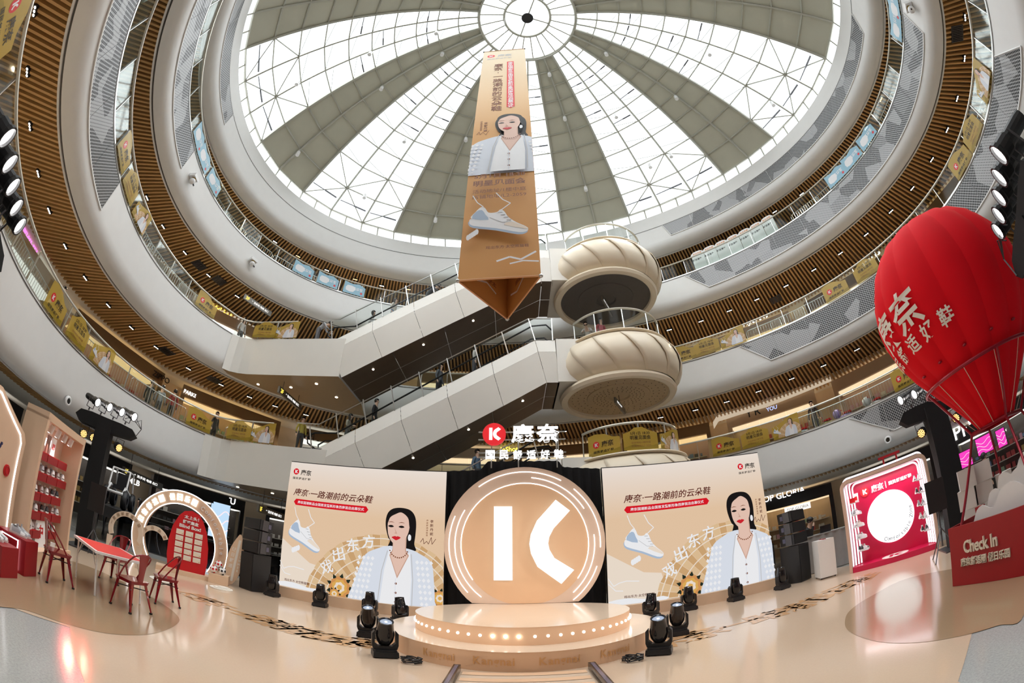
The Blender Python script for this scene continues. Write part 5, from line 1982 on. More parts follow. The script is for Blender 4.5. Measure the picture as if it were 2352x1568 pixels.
for s, x, w, h in (('康奈', .39, .36, .19), ('|', .49, .02, .17), ('国民舒适好鞋', .665, .66, .10)):
    obj('lit_lettering', text_mb(MB(), s, 1, FRAME((kw * x, kd - .06, 1.925), (1, 0, 0)), .02, .03, fit=(w, h)), lit, bt)
TRAY = mat('white_ledge', (.85, .83, .85), .3)
for side in (0, 1):
    for k in range(5):
        z = 1.72 - .31 * k
        x = .26 + .03 * k if side == 0 else kw - .24
        o = obj('ledge', MB().box((x, .36, z), (.26, .34, .02)), TRAY, bt)
        sty = (('white and red', 'white and grey', 'cream', 'plain white', 'black and white'), ('grey', 'black and white', 'white and grey', 'cream', 'black and white'))[side][k]
        wh = 'on the %s white booth ledge beside the %s' % (('highest', 'second', 'middle', 'fourth', 'lowest')[k], 'white cabinet' if side == 0 else 'balloon')
        if side == 0 and k == 0:
            o = tag(obj('red_card_box', MB().box((0, 0, .06), (.16, .08, .12)), RED, None, KM @ T(x - .03, .30, z + .011, .3)), 'small red card box on the highest booth ledge', 'box')
            o = tag(obj('photo_card', MB().box((0, 0, .11), (.15, .012, .22)), OFFWHITE, None, KM @ T(x + .06, .44, z + .011, -.15, radians(-8))), 'pale upright photo card on the highest booth ledge', 'card')
            obj('red_print', MB().box((0, -.007, .09), (.08, .002, .10)), RED, o)
            continue
        pair(KM @ T(x - .1, .26, z + .011, radians(55 if side == 0 else 95)), sty, wh, 'sneakers on the booth ledges', .115)
area('booth_light', KM @ Vector((kw / 2, .3, kh - .16)), KM @ Vector((kw / 2, .35, 0)), kw - .6, .3, 16, (1, .9, .95))
# red steel bench frame standing on top of the booth
rf = MB()
for x in (1.25, 1.62):
    rf.box((x, .5, kh + .12), (.05, .05, .26))
rf.box((1.43, .5, kh + .27), (.62, .06, .06))
tag(obj('red_steel_frame', rf, DEEPRED, None, KM), 'dark red steel frame standing on the booth roof', 'frame')
# ---------------------------------------------------------------- white cabinet, counter
WM = FRAME((7.70, 8.98, 0), (1.0, -.45, 0)) @ Matrix.Rotation(-pi / 2, 4, 'X')
wc = thing('white_cabinet', 'white box cabinet on castors with red buttons beside the photo booth', 'cabinet', WM)
obj('body', MB().box((-.05, .3, .53), (.46, .62, .98)), WHITEPAINT, wc)
obj('red_sticker', MB().cyl((.181, .3, .62), (.186, .3, .62), .16, n=28), RED, wc)
for x, y in ((-.24, .05), (.14, .05), (-.24, .55), (.14, .55)):
    obj('castor', MB().cyl((x - .015, y, .022), (x + .015, y, .022), .022, n=10), BLACK, wc)
for k in range(4):
    obj('red_button', MB().sphere((-.05, .10 + .13 * k, 1.02), .05, 14, 8, sc=(1, 1, .5)), REDMETAL, wc, smooth=True)
GREYCLOTH = mat('grey_table_cloth', (.33, .33, .32), .9, noise=.06, nscale=5, bump=.3, bscale=8)
DM = FRAME((7.9, 10.95, 0), (1, -.45, 0)) @ Matrix.Rotation(-pi / 2, 4, 'X')
ct = thing('dj_counter', 'control desk covered in grey cloth behind the speaker stack', 'desk', DM)
cl_ = MB()
n = 40
cl_.add([(2.3 * j / n, .02 * sin(j * 1.3), z) for j in range(n + 1) for z in (0.02, 1.12)], [(2 * j, 2 * j + 2, 2 * j + 3, 2 * j + 1) for j in range(n)])
obj('front_cloth', cl_, GREYCLOTH, ct, smooth=True)
obj('desk_top', MB().box((1.15, .38, 1.13), (2.32, .8, .03)), GREYCLOTH, ct)
obj('side_cloth', MB().box((2.29, .38, .56), (.02, .76, 1.1)), GREYCLOTH, ct)
for x in (.6, 1.2):
    o = thing('laptop', 'open black laptop on the control desk, %s' % ('nearer the speakers' if x < 1 else 'beside the man in the cap'), 'laptop', DM @ T(x, .3, 1.146, pi))
    obj('keyboard', MB().box((0, 0, .012), (.36, .25, .018)), DARKSTEEL, o)
    obj('lid', MB().box((0, .14, .13), (.36, .012, .24), M=Matrix.Rotation(radians(-12), 4, 'X')), BLACK, o)
cg = MB()
for j in range(13):
    for i in range(9):
        u, v = j / 12, i / 8
        cg.v.append((6.75 + 1.0 * u, 11.0 - .4 * u + .25 * v, (.85 - .75 * v) * (.45 + .55 * u) + .05 * sin(7 * u + 5 * v)))
for j in range(12):
    for i in range(8):
        cg.f.append((j * 9 + i, j * 9 + i + 1, (j + 1) * 9 + i + 1, (j + 1) * 9 + i))
        cg.mi.append(0)
tag(obj('equipment_cover', cg, GREYCLOTH, smooth=True), 'grey cloth draped in folds over equipment beside the screen', 'cloth')
for k in range(2):
    tag(obj('flight_case', MB().box((0, 0, .3), (.9, .55, .6)), BLACK, None, T(7.0 + .0 * k, 11.45, .001 + .602 * k, .1)), 'black flight case %s beside the lit screen' % ('on the floor' if k == 0 else 'stacked on another'), 'case')
# ---------------------------------------------------------------- hot-air balloon and basket
BX, BY = 6.62, 3.05
bl = thing('balloon', 'giant red fabric hot-air balloon with white Chinese lettering', 'balloon', T(BX, BY, 0))
bp = [(.30, 1.92), (.42, 2.12), (.62, 2.40), (.86, 2.72), (1.08, 3.02), (1.26, 3.36), (1.37, 3.72), (1.39, 4.02), (1.32, 4.36), (1.15, 4.70), (.90, 4.98), (.58, 5.17), (.25, 5.25), (0, 5.26)]


def bpr(z):
    for (r0, z0), (r1, z1) in zip(bp, bp[1:]):
        if z0 <= z <= z1:
            return r0 + (r1 - r0) * (z - z0) / (z1 - z0)
    return .1


NG = 16
for k in range(NG):
    mb = MB()
    m = 6
    for j in range(m + 1):
        a = 2 * pi * (k + j / m) / NG
        bul = .045 * sin(pi * j / m)
        mb.v += [((r + bul * min(1, r)) * cos(a), (r + bul * min(1, r)) * sin(a), z) for r, z in bp]
    q = len(bp)
    for j in range(m):
        for i in range(q - 1):
            mb.f.append((j * q + i, (j + 1) * q + i, (j + 1) * q + i + 1, j * q + i + 1))
            mb.mi.append(0)
    obj('gore', mb, REDFABRIC, bl, smooth=True)


def on_balloon(mb, s, amid, z0, size, gap, dz=0.):
    """letters laid on the envelope, running round it"""
    n = len(s)
    for k, ch in enumerate(s):
        vs, fs = text_geo(ch, .02, 0, 4)
        cx = (min(v[0] for v in vs) + max(v[0] for v in vs)) / 2
        a0 = amid + (k - (n - 1) / 2) * gap
        out = []
        for x, y, _ in vs:
            z = z0 + y * size - size * .35
            r = bpr(z) + .058
            a = a0 + (x - cx) * size / r
            out.append((r * cos(a), r * sin(a), z))
        mb.add(out, fs)
    return mb


obj('brand_lettering', on_balloon(MB(), '康奈', radians(161), 3.92, .60, .47), OFFWHITE, bl)
obj('slogan_lettering', on_balloon(MB(), '国民舒适好鞋', radians(158), 3.42, .25, .275), OFFWHITE, bl)
CAN = mat('dark_red_tube', (.30, .008, .025), .3, .3, noise=.05)
HR_, HZ = 1.02, 2.74
obj('hoop', MB().tube([(HR_ * cos(2 * pi * k / 40), HR_ * sin(2 * pi * k / 40), HZ) for k in range(40)], .026, 8, closed=True), CAN, bl, smooth=True)
FQ = [(-.34, .34), (-.34, -.34), (.34, -.34), (.34, .34)]
FZ = 1.93
obj('square_frame', MB().tube([(x, y, FZ) for x, y in FQ], .03, 6, closed=True), CAN, bl)
for k, (x, y) in enumerate(FQ):
    a = atan2(y, x)
    obj('upper_strut', MB().tube([(x, y, FZ), (HR_ * cos(a), HR_ * sin(a), HZ)], .022, 6), CAN, bl)
CORD = mat('pale_cord', (.70, .62, .50), .8)
for k in range(12):
    a = 2 * pi * (k + .4) / 12
    sx, sy = max(-.34, min(.34, .5 * cos(a))), max(-.34, min(.34, .5 * sin(a)))
    obj('cord', MB().tube([(sx, sy, FZ), (HR_ * cos(a), HR_ * sin(a), HZ)], .005, 4), CORD, bl)
for a in (150, 175, 200, 225, 250):
    a = radians(a)
    r = bpr(2.95) + .05
    obj('fabric_tie', MB().sphere((r * cos(a), r * sin(a), 2.95), .035, 10, 6, sc=(1, 1, .5)), CAN, bl)
bk = thing('balloon_basket', 'red check-in basket box with raised lettering under the balloon', 'basket')
q0, q1 = Vector((5.60, 3.74, 0)), Vector((5.36, 2.10, 0))
QM = FRAME((q0.x, q0.y, 0), q1 - q0) @ Matrix.Rotation(-pi / 2, 4, 'X')
qw, qd, qh = (q1 - q0).length, 1.7, .81
obj('front_panel', MB().box((qw / 2, .02, qh / 2 + .009), (qw, .04, qh)), DEEPRED, bk, QM)
obj('back_panel', MB().box((qw / 2, qd - .02, qh / 2 + .009), (qw, .04, qh)), DEEPRED, bk, QM)
obj('side_panel', MB().box((.02, qd / 2, qh / 2 + .009), (.04, qd - .08, qh)), DEEPRED, bk, QM)
obj('side_panel', MB().box((qw - .02, qd / 2, qh / 2 + .009), (.04, qd - .08, qh)), DEEPRED, bk, QM)
CREAML = mat('cream_raised_letters', (.72, .66, .55), .5)
obj('lettering', text_mb(MB(), 'Check In', 1, QM @ FRAME((.60, -.012, .53), (1, 0, 0)), .02, .03, fit=(.62, .17)), CREAML, bk)
obj('lettering', text_mb(MB(), '康奈舒适圈 假日乐园', 1, QM @ FRAME((.66, -.012, .33), (1, 0, 0)), .02, .03, fit=(.90, .115)), CREAML, bk)
for (fx, fy), (px_, py_) in zip(FQ, ((.08, .12), (qw - .08, .12), (qw - .08, qd - .12), (.08, qd - .12))):
    p = QM @ Vector((px_, py_, qh - .05))
    obj('pole', MB().tube([(p.x, p.y, .6), (BX + fx, BY + fy, FZ)], .022, 8), CAN, bk)
for k, (y, h0) in enumerate(((.35, .98), (.75, 1.10), (1.1, 1.25))):
    wv = smooth([(.3, .6), (.3, h0 - .12), (.45, h0 - .02), (.65, h0 - .1), (.85, h0 + .1), (1.1, h0 + .12), (1.3, h0 - .05), (1.35, .6)], 3)
    o = tag(obj('cloud_cutout', MB().prism(wv, -.012, .012, M=QM @ T(0, y, 0) @ Matrix.Rotation(pi / 2, 4, 'X')), WHITEPAINT), 'white wavy cloud cut-out standing in the basket, %s' % ('lowest and foremost', 'middle one', 'tallest and rearmost')[k], 'cut-out')
for k, (x, y) in enumerate(((.25, .55), (1.2, .55))):
    obj('inner_post', MB().box((x, y, qh + .0), (.12, .12, .26)), DEEPRED, bk, QM)
# white display cubes behind the basket
cube = MB().box((0, 0, .19), (.375, .375, .38)).mesh('display_cube', mat('pale_grey_cube', (.62, .62, .60), .5, noise=.04, nscale=4))
for i, (az, D, lev, rz, lab) in enumerate(((59.6, 9.6, 0, 0, 'at the foot of the front column'), (59.7, 9.6, 1, 6, 'second in the front column'), (59.4, 9.6, 2, -5, 'third in the front column'), (59.7, 9.6, 3, 4, 'topmost in the front column'),
                                           (61.9, 9.75, 0, 2, 'at the foot of the rear column'), (61.9, 9.75, 1, -4, 'second in the rear column'), (61.7, 9.75, 2, 5, 'third in the rear column'), (62.0, 9.75, 3, -2, 'topmost in the rear column'), (64.6, 9.9, 0, 0, 'at the foot of the short stack'), (64.6, 9.9, 1, 5, 'second in the short stack'), (64.5, 9.9, 2, 3, 'topmost in the short stack'), (59.9, 9.0, 0, 8, 'alone before the columns'), (62.3, 9.1, 0, -6, 'beside the lone cube before the columns'))):
    a = radians(az)
    o = link('display_cube', cube, None, T(D * sin(a), D * cos(a), .001 + lev * .382, radians(rz) - a))
    tag(o, 'pale grey display cube ' + lab, 'cube', 'pale cubes stacked behind the basket')
# ---------------------------------------------------------------- lighting stands
STANDLAMP = glow('stand_lamp', (1, .97, .95), 9)
PARLAMP = glow('par_lamp', (1, .45, .12), 5)


def profile_spot():
    o = thing('stage_spotlight', '', 'stage light')
    b = MB()
    b.lathe([(0, -.30), (.075, -.29), (.085, -.20), (.085, .02), (.105, .06), (.105, .18), (.118, .20), (.118, .24), (.10, .24), (.10, .20), (0, .20)], 14, M=Matrix.Rotation(pi / 2, 4, 'X'))
    obj('barrel', b, BLACK, o)
    obj('lens', MB().lathe([(0, .205), (.098, .205)], 20, M=Matrix.Rotation(pi / 2, 4, 'X')), STANDLAMP, o)
    y = MB()
    y.tube([(-.13, 0, 0), (-.13, 0, -.22), (.13, 0, -.22), (.13, 0, 0)], .013, 5)
    y.cyl((0, 0, -.22), (0, 0, -.30), .02, n=8)
    obj('yoke', y, DARKSTEEL, o)
    return o


PS = profile_spot()
ps_n = [0]


def par_can():
    o = thing('par_light', '', 'stage light')
    obj('can', MB().lathe([(0, -.16), (.07, -.15), (.105, -.08), (.11, .08), (.10, .08), (.095, .06), (0, .06)], 16, M=Matrix.Rotation(pi / 2, 4, 'X')), BLACK, o)
    ln = MB()
    for r, c in ((0, 1), (.04, 6), (.075, 11)):
        for k in range(c):
            a = 2 * pi * k / c
            ln.cyl((r * cos(a), -.063, r * sin(a)), (r * cos(a), -.072, r * sin(a)), .015, n=8)
    tag(obj('led_lenses', ln, PARLAMP, o), kind='stuff')
    y = MB()
    y.tube([(-.12, 0, 0), (-.12, 0, .2), (.12, 0, .2), (.12, 0, 0)], .011, 5)
    obj('yoke', y, DARKSTEEL, o)
    return o


PC = par_can()
pc_n = [0]


def light_stand(base, dirv, ztop, nspot, pars, lab, aim, blen=1.45, colw=.42, power=120):
    """cloth-wrapped truss column with a cross bar; spotlights stand on the bar, par cans hang below"""
    d = Vector((dirv[0], dirv[1], 0)).normalized()
    M = FRAME((base[0], base[1], 0), d) @ Matrix.Rotation(-pi / 2, 4, 'X')
    s = thing('lighting_stand', 'black cloth-wrapped lighting stand ' + lab, 'stand', M)
    c = MB()
    n = 16
    for j in range(9):
        z = ztop * j / 8
        for k in range(n):
            a = 2 * pi * k / n
            w = colw / 2 * (1 + .03 * sin(3 * a + j))
            e = max(abs(cos(a)), abs(sin(a)))
            c.v.append((w * cos(a) / e * .95, w * sin(a) / e * .95, z))
    for j in range(8):
        for k in range(n):
            c.f.append((j * n + k, j * n + (k + 1) % n, (j + 1) * n + (k + 1) % n, (j + 1) * n + k))
            c.mi.append(0)
    obj('wrapped_column', c, BLACKCLOTH, s, smooth=True)
    obj('wrapped_bar', MB().prism(smooth([(-blen / 2, -.16), (blen / 2, -.13), (blen / 2 + .03, .12), (0, .16), (-blen / 2 - .03, .14)], 2), -.17, .17, M=T(0, 0, ztop - .05) @ Matrix.Rotation(pi / 2, 4, 'X')), BLACKCLOTH, s)
    obj('base_plate', MB().box((0, 0, .02), (.9, .9, .03)), DARKSTEEL, s)
    for k in range(nspot):
        x = -blen / 2 + blen * (k + .5) / nspot
        P = M @ Vector((x, -.02, ztop + .44))
        o = PS if ps_n[0] == 0 else copy_tree(PS)
        ps_n[0] += 1
        f = (Vector(aim) - P).normalized()
        side = f.cross(Vector((0, 0, 1))).normalized()
        R = Matrix((side, -f, side.cross(f))).transposed().to_4x4()
        R.translation = P
        o.matrix_world = R
        tag(o, 'black spotlight with a white lit lens on the stand ' + lab, 'stage light', 'spotlights on the stand ' + lab)
        if power:
            spot('stage_beam', P + f * .30, Vector(aim) + Vector((.6 * (k - 1.5), 0, 0)), power, (1, .93, .86), 34, .8, .1)
    for x, y, aimp in pars:
        P = M @ Vector((x, y, ztop - .46))
        o = PC if pc_n[0] == 0 else copy_tree(PC)
        pc_n[0] += 1
        f = (Vector(aimp) - P).normalized()
        side = f.cross(Vector((0, 0, 1))).normalized()
        R = Matrix((side, -f, side.cross(f))).transposed().to_4x4()
        R.translation = P
        o.matrix_world = R
        tag(o, 'black par light with orange LEDs hanging from the stand ' + lab, 'stage light', 'par lights on the stand ' + lab)
    cb = MB()
    for k in range(3):
        cb.tube([(blen / 2 * (1 - .2 * k), .1, ztop + .3), (blen / 2 * (1 - .2 * k) + .15, .16, ztop + .42), (blen / 2 + .2, .2, ztop + .2), (blen / 2 + .05, .2, ztop - .1)], .01, 4)
    obj('cable', cb, BLACK, s)
    return s


STG = (.2, 8.2, 1.2)
light_stand((-9.75, 6.75), (.75, .62), 3.15, 4, ((-.55, -.1, (-1, 3, .5)), (-.25, -.1, (-2, 3, .5)), (.5, -.1, (-2, 6, .5))), 'beside the shoe cabinet', STG, 1.5, .46, 260)
light_stand((8.92, 5.66), (.72, -.68), 3.1, 4, ((-.45, -.1, (2, 4, .5)), (-.1, -.1, (3, 3, .5)), (.5, -.1, (2, 5, .5))), 'beside the photo booth', STG, 1.5, .55, 260)
light_stand((-4.75, .50), (-.62, .55), 3.2, 5, (), 'nearest the gabled board', STG, 1.75, .40, 170)
light_stand((4.75, .75), (.72, .50), 3.2, 5, (), 'between the basket and the terrazzo', STG, 1.75, .40, 170)
for p, t in (((-9.2, 6.4, 2.7), (-2.6, 4.2, 0)), ((9.0, 5.8, 2.7), (3.6, 4.4, 0)), ((-9.6, 6.2, 2.7), (-3.4, 3.0, 0)), ((9.4, 5.4, 2.7), (3.2, 3.0, 0))):
    spot('par_beam', p, t, 150, (1, .16, .10), 38, .9, .03)
# monitor and floodlight panels on tripods
for x, y, rz, z, lab in ((-8.75, 6.25, 35, 1.02, 'beside the stand by the shoe cabinet'), (7.75, 5.35, -50, .95, 'before the stand by the photo booth')):
    o = thing('tripod_monitor', 'black flat panel on a tripod ' + lab, 'monitor', T(x, y, .009, radians(rz)))
    obj('panel', MB().box((0, 0, z + .3), (.42, .06, .62)), BLACK, o)
    obj('pole', MB().cyl((0, .06, .25), (0, .06, z + .3), .018, n=8), DARKSTEEL, o)
    for k in range(3):
        a = 2 * pi * k / 3
        obj('leg', MB().tube([(0, .06, .62), (.42 * cos(a), .06 + .42 * sin(a), .0)], .013, 6), DARKSTEEL, o)


# ---------------------------------------------------------------- gallery fixtures: triple spots in the slat ceilings
def tri_spot():
    o = MB()
    o.box((0, 0, .03), (.34, .11, .10))
    b = MB()
    for x in (-.105, 0, .105):
        b.cyl((x, 0, -.021), (x, 0, -.025), .040, n=10)
    return o.mesh('housing', BLACK), b


_h, _b = tri_spot()
_lw, _ly = _b.mesh('lamp_lenses', LAMPWHITE), _b.mesh('lamp_lenses', LAMPWARM)
TRI = {2: (FL[3] - 1.66, ((80, 25), (63, 165), (69, 290), (88, 398), (113, 483), (150, 565), (196, 638), (249, 701), (302, 752), (359, 797), (433, 846), (508, 883), (573, 911), (632, 932), (703, 952), (1968, 802), (1891, 839), (1818, 869), (1742, 898), (1669, 922), (1597, 941), (1517, 958), (1295, 990))),
       3: (FL[4] - 1.66, ((338, 454), (375, 520), (425, 580), (479, 632), (545, 680), (2216, 40), (2215, 134), (2198, 226), (2175, 298), (2140, 366), (2095, 432), (2046, 485), (1989, 538), (1930, 581), (1869, 619), (1805, 656), (1738, 687), (1675, 713), (1610, 737), (1537, 757))),
       4: (17.86, ((505, 430), (632, 555), (685, 588), (751, 620), (816, 641), (877, 656), (938, 664), (1841, 445), (1893, 403), (1779, 486), (2023, 228), (1989, 294)))}
for L, (z, P) in TRI.items():
    for i, (px, py) in enumerate(P):
        p = G(px, py, z)
        t = T_OF(p)
        d = EP(t + .01) - EP(t)
        o = thing('ceiling_spotlight', 'black triple ceiling spotlight set in the slats above the %s floor' % LEVELNAME[L], 'ceiling light', T(p.x, p.y, z, atan2(d.y, d.x)), 'triple spotlights in the %s floor ceiling' % LEVELNAME[L])
        link('housing', _h, o)
        tag(link('lamp_lenses', _ly if L == 4 and i % 2 == 0 else _lw, o), kind='stuff')
        if i % 2 == 0:
            spot('gallery_lamp', (p.x, p.y, z - .08), (p.x, p.y, 0), 260, (1, .82, .58), 150, .5, .1)
for px, py, z in ((457, 610, FL[4] - 1.66), (503, 645, FL[4] - 1.66), (382, 808, FL[3] - 1.66), (491, 873, FL[3] - 1.66), (2200, 78, FL[4] - 1.66), (1783, 688, FL[4] - 1.66)):
    p = G(px, py, z)
    t = T_OF(p)
    d = EP(t + .01) - EP(t)
    o = thing('air_vent', 'dark grille air vent between the ceiling slats', 'vent', T(p.x, p.y, z, atan2(d.y, d.x)), 'air vents in the slat ceilings')
    obj('frame', MB().box((0, 0, .03), (.72, .72, .05)), DARKSTEEL, o)
    for k in range(9):
        obj('louvre', MB().box((-.30 + .075 * k, 0, -.005), (.02, .64, .03)), BLACK, o)
# ---------------------------------------------------------------- shops round the galleries
random.seed(11)
SHOPGLOW = [glow('added_shop_glow_warm', (1, .74, .45), 1.3), glow('added_shop_glow_white', (1, .95, .88), 1.4), glow('added_shop_glow_gold', (1, .66, .30), 1.2)]  # glow for the ceiling panels added to brighten shops and slats
SHOPWALL = [mat('shop_interior_tan', (.66, .46, .28), .6, noise=.05), mat('shop_interior_white', (.74, .70, .64), .6, noise=.04), mat('shop_interior_dark', (.12, .10, .09), .5, noise=.1), mat('shop_interior_rose', (.60, .40, .36), .6, noise=.05)]
HEADER = [mat('header_tan', (.60, .44, .29), .45, noise=.04), mat('header_white', (.76, .73, .68), .4, noise=.03), mat('header_black', (.02, .02, .022), .35, noise=.1), mat('header_bronze', (.30, .20, .11), .3, .5, noise=.06)]
GOODS = [mat('goods_%d' % k, c, .6, noise=.1) for k, c in enumerate(((.55, .1, .1), (.2, .3, .5), (.8, .75, .7), (.1, .1, .1), (.6, .4, .15), (.35, .5, .35), (.7, .4, .5)))]
SGLASS = glass('shop_glass', (.93, .95, .95), .05)
ORD = ('stone-grey', 'tan', 'black', 'bronze', 'white')


SHOPN = [0]
HUE = ('red', 'blue', 'white', 'black', 'ochre', 'green', 'pink')
SHOPLAB = {}


def shop(L, s0, s1, z0, h, off, style, light, wall, name):
    s0, s1 = s0 + .42, s1 - .42
    a, b = EP(t_at(s0), off), EP(t_at(s1), off)
    # left to right as seen from the atrium
    c = Vector((CX, CY, 0))
    if (a - c).cross(b - c).z > 0:
        a, b = b, a
    M = FRAME((a.x, a.y, z0), b - a) @ Matrix.Rotation(-pi / 2, 4, 'X')
    w = (b - a).length
    hue = SHOPN[0] % 7
    while (name, hue) in SHOPLAB:
        hue = (hue + 1) % 7
    SHOPLAB[name, hue] = 1
    SHOPN[0] += 1
    name += ', mostly %s goods' % HUE[hue]
    o = thing('boutique', name, 'shop', M)
    hh = .62
    obj('header', MB().box((w / 2, .1, h - hh / 2), (w, .2, hh)), HEADER[style], o)
    for x in (.12, w - .12):
        obj('pillar', MB().box((x, .1, (h - hh) / 2), (.24, .2, h - hh)), HEADER[style], o)
    obj('back_wall', MB().box((w / 2, 1.55, h / 2), (w, .05, h)), SHOPWALL[wall], o)
    obj('added_glow_ceiling', MB().box((w / 2, .85, h - hh - .02), (w - .3, 1.2, .03)), SHOPGLOW[light], o)  # glowing panel added to throw light out onto the slat ceilings
    n = 3
    for k in range(n):
        x0 = .26 + (w - .52) * k / n
        obj('glass_pane', MB().box((x0 + (w - .52) / n / 2, .12, (h - hh) / 2), ((w - .52) / n - .03, .012, h - hh - .04)), SGLASS, o)
    for k in range(3):
        obj('display_shelf', MB().box((w / 2, 1.36, .55 + .55 * k), (w - .8, .3, .04)), SHOPWALL[1], o)
    g = MB()
    for k in range(3):
        x = .5
        while x < w - .6:
            gw = random.uniform(.1, .3)
            g.box((x, 1.34, .57 + .55 * k + .12), (gw, .18, random.uniform(.12, .3)), mi=(hue if random.random() < .7 else random.randrange(7)))
            x += gw + random.uniform(.03, .2)
    tag(obj('goods', g, GOODS, o), kind='stuff')
    return o


SMAT = ('tan', 'white', 'black', 'bronze')
LNAME = ('warmly lit', 'brightly lit', 'golden lit')
WNAME = ('tan', 'pale', 'dark', 'rose')
for L, F, h, off in ((2, FL[2], 3.3, 4.75), (3, FL[3], 3.3, 4.75), (4, FL[4], 2.75, 4.75)):
    n = 17
    for k in range(n):
        s0, s1 = PERIM * k / n, PERIM * (k + 1) / n
        m = EP(t_at((s0 + s1) / 2), off, F + 1.8)
        if not in_view(m, 250) and not in_view(EP(t_at(s0), off, F + 1.8), 100):
            continue
        st, li, wa = random.choice((0, 0, 1, 3)), random.choice((0, 0, 1, 2)), random.choice((0, 1, 1, 3))
        shop(L, s0, s1, F, h, off, st, li, wa, '%s %s floor shop with %s header and %s interior' % (LNAME[li], LEVELNAME[L], SMAT[st], WNAME[wa]))


def sign_at(text, px, py, off, size, m, label, facing=None, bold=.01, z=None):
    p = G(px, py, z) if z is not None else ON_OVAL(px, py, off)
    t = T_OF(p)
    d = EP(t - .01) - EP(t + .01)
    c = Vector((CX, CY, 0)) - p
    if d.cross(Vector((0, 0, 1))).dot(c) < 0:
        d = -d
    o = obj('shop_sign', text_mb(MB(), text, size, None, bold, .04), m, None, FRAME(p, d))
    return tag(o, label, 'sign')


SGNB, SGNW, SGNY = mat('black_sign_letters', (.01, .01, .01), .4), glow('white_sign_letters', (1, .98, .95), 2.2), glow('yellow_sign_letters', (1, .72, .08), 2.5)
sign_at('ZIPPO', 370, 866, 4.6, .42, SGNB, 'black ZIPPO letters on a second floor shop header')
sign_at('PARKER', 440, 905, 4.6, .28, SGNW, 'white PARKER letters on a second floor shop header')
sign_at('VERA', 720, 1003, 4.6, .60, SGNB, 'black letters of a fashion shop behind the lower escalator foot')
sign_at('InShot', 1170, 1031, 4.6, .42, SGNY, 'yellow lit InShot letters seen under the rooftop sign')
sign_at('Y\'RC', 1737, 944, 4.6, .62, SGNB, 'black YRC letters on the glowing curved second floor header')
sign_at('YOU\'RE CHIC', 1795, 930, 4.6, .30, glow('blue_sign_letters', (.45, .55, 1), 1.6), 'pale blue slogan letters beside the YRC sign')
sign_at('AJIDOU', 1735, 735, 4.6, .48, SGNW, 'white lit AJIDOU letters seen through the third floor railing')
sign_at('paris', 2000, 590, 4.6, .7, SGNW, 'white lit script letters above the third floor railing by the balloon')
sign_at('咖啡·DIY', 393, 640, 4.6, .55, SGNY, 'yellow lit coffee and DIY sign on the third floor')
sign_at('欢乐的时光', 500, 700, 4.6, .5, SGNY, 'yellow lit row of characters behind the third floor posters')
sign_at('太二·東西市', 875, 683, 4.6, .75, glow('ivory_sign', (1, .9, .65), 2.2), 'ivory lit characters of a fourth floor restaurant')
sign_at('CoCo', 2060, 125, 4.6, .95, SGNW, 'white lit CoCo letters on the fourth floor')
sign_at('潮玩街', 72, 545, 4.6, .55, glow('magenta_sign', (1, .2, .8), 2.5), 'magenta neon characters on the second floor by the near spotlights')
# glowing curved header of the Y'RC shop
yh = MB()
P0 = [ON_OVAL(px, py, 4.45) for px, py in ((1640, 985), (1650, 968), (1700, 952), (1760, 935), (1830, 908), (1910, 875))]
for p, q in zip(P0, P0[1:]):
    yh.add([(p.x, p.y, p.z), (q.x, q.y, q.z), (q.x, q.y, q.z + .40), (p.x, p.y, p.z + .40)], [(0, 1, 2, 3)])
tag(obj('glowing_header', yh, glow('cream_header_glow', (1, .80, .58), .62)), 'curved glowing cream header behind the YRC letters', 'sign')
# ---------------------------------------------------------------- ground floor shops
for k in range(20):
    s0, s1 = PERIM * k / 20, PERIM * (k + 1) / 20
    m = EP(t_at((s0 + s1) / 2), 6.2, 1.6)
    if not in_view(m, 300):
        continue
    dark = m.x < -11 or m.x > 16.5
    st = 2 if (dark or m.x > 6) else random.choice((0, 3))
    li = 1 if dark else 0
    wa = 2 if dark else (0 if m.x > 6 else 1)
    shop(1, s0, s1, 0, 3.45, 6.2, st, li, wa, '%s ground floor shop with %s header and %s interior' % (LNAME[li], SMAT[st], WNAME[wa]))
for text, px, py, size, lab in (('E·FUSION', 425, 1131, .55, 'white EFUSION letters on a dark ground floor header'), ('VICUTU', 508, 1144, .5, 'white VICUTU letters on a ground floor header'), ('TOP GLORIA', 1795, 1137, .48, 'white TOP GLORIA letters on the black header beside the screen'), ('SEPHORA', 2232, 976, .95, 'big white SEPHORA letters on a black header behind the balloon'), ('MLB', 308, 1106, .4, 'small white letters on a dark ground floor header beyond the stand')):
    sign_at(text, px, py, 6.05, size, SGNW, lab)
p = ON_OVAL(1832, 1166, 5.6)
lb = thing('light_box_sign', 'white TOP GLORIA light box hanging below the black header', 'sign', FRAME(p, (1, -.55, 0)))
obj('box', MB().box((0, 0, 0), (1.5, .34, .08)), glow('light_box_white', (1, .97, .92), 1.3), lb)
obj('lettering', text_mb(MB(), 'TOP GLORIA', .22, T(0, 0, .045), .0), mat('gold_letters', (.45, .32, .15), .4), lb)
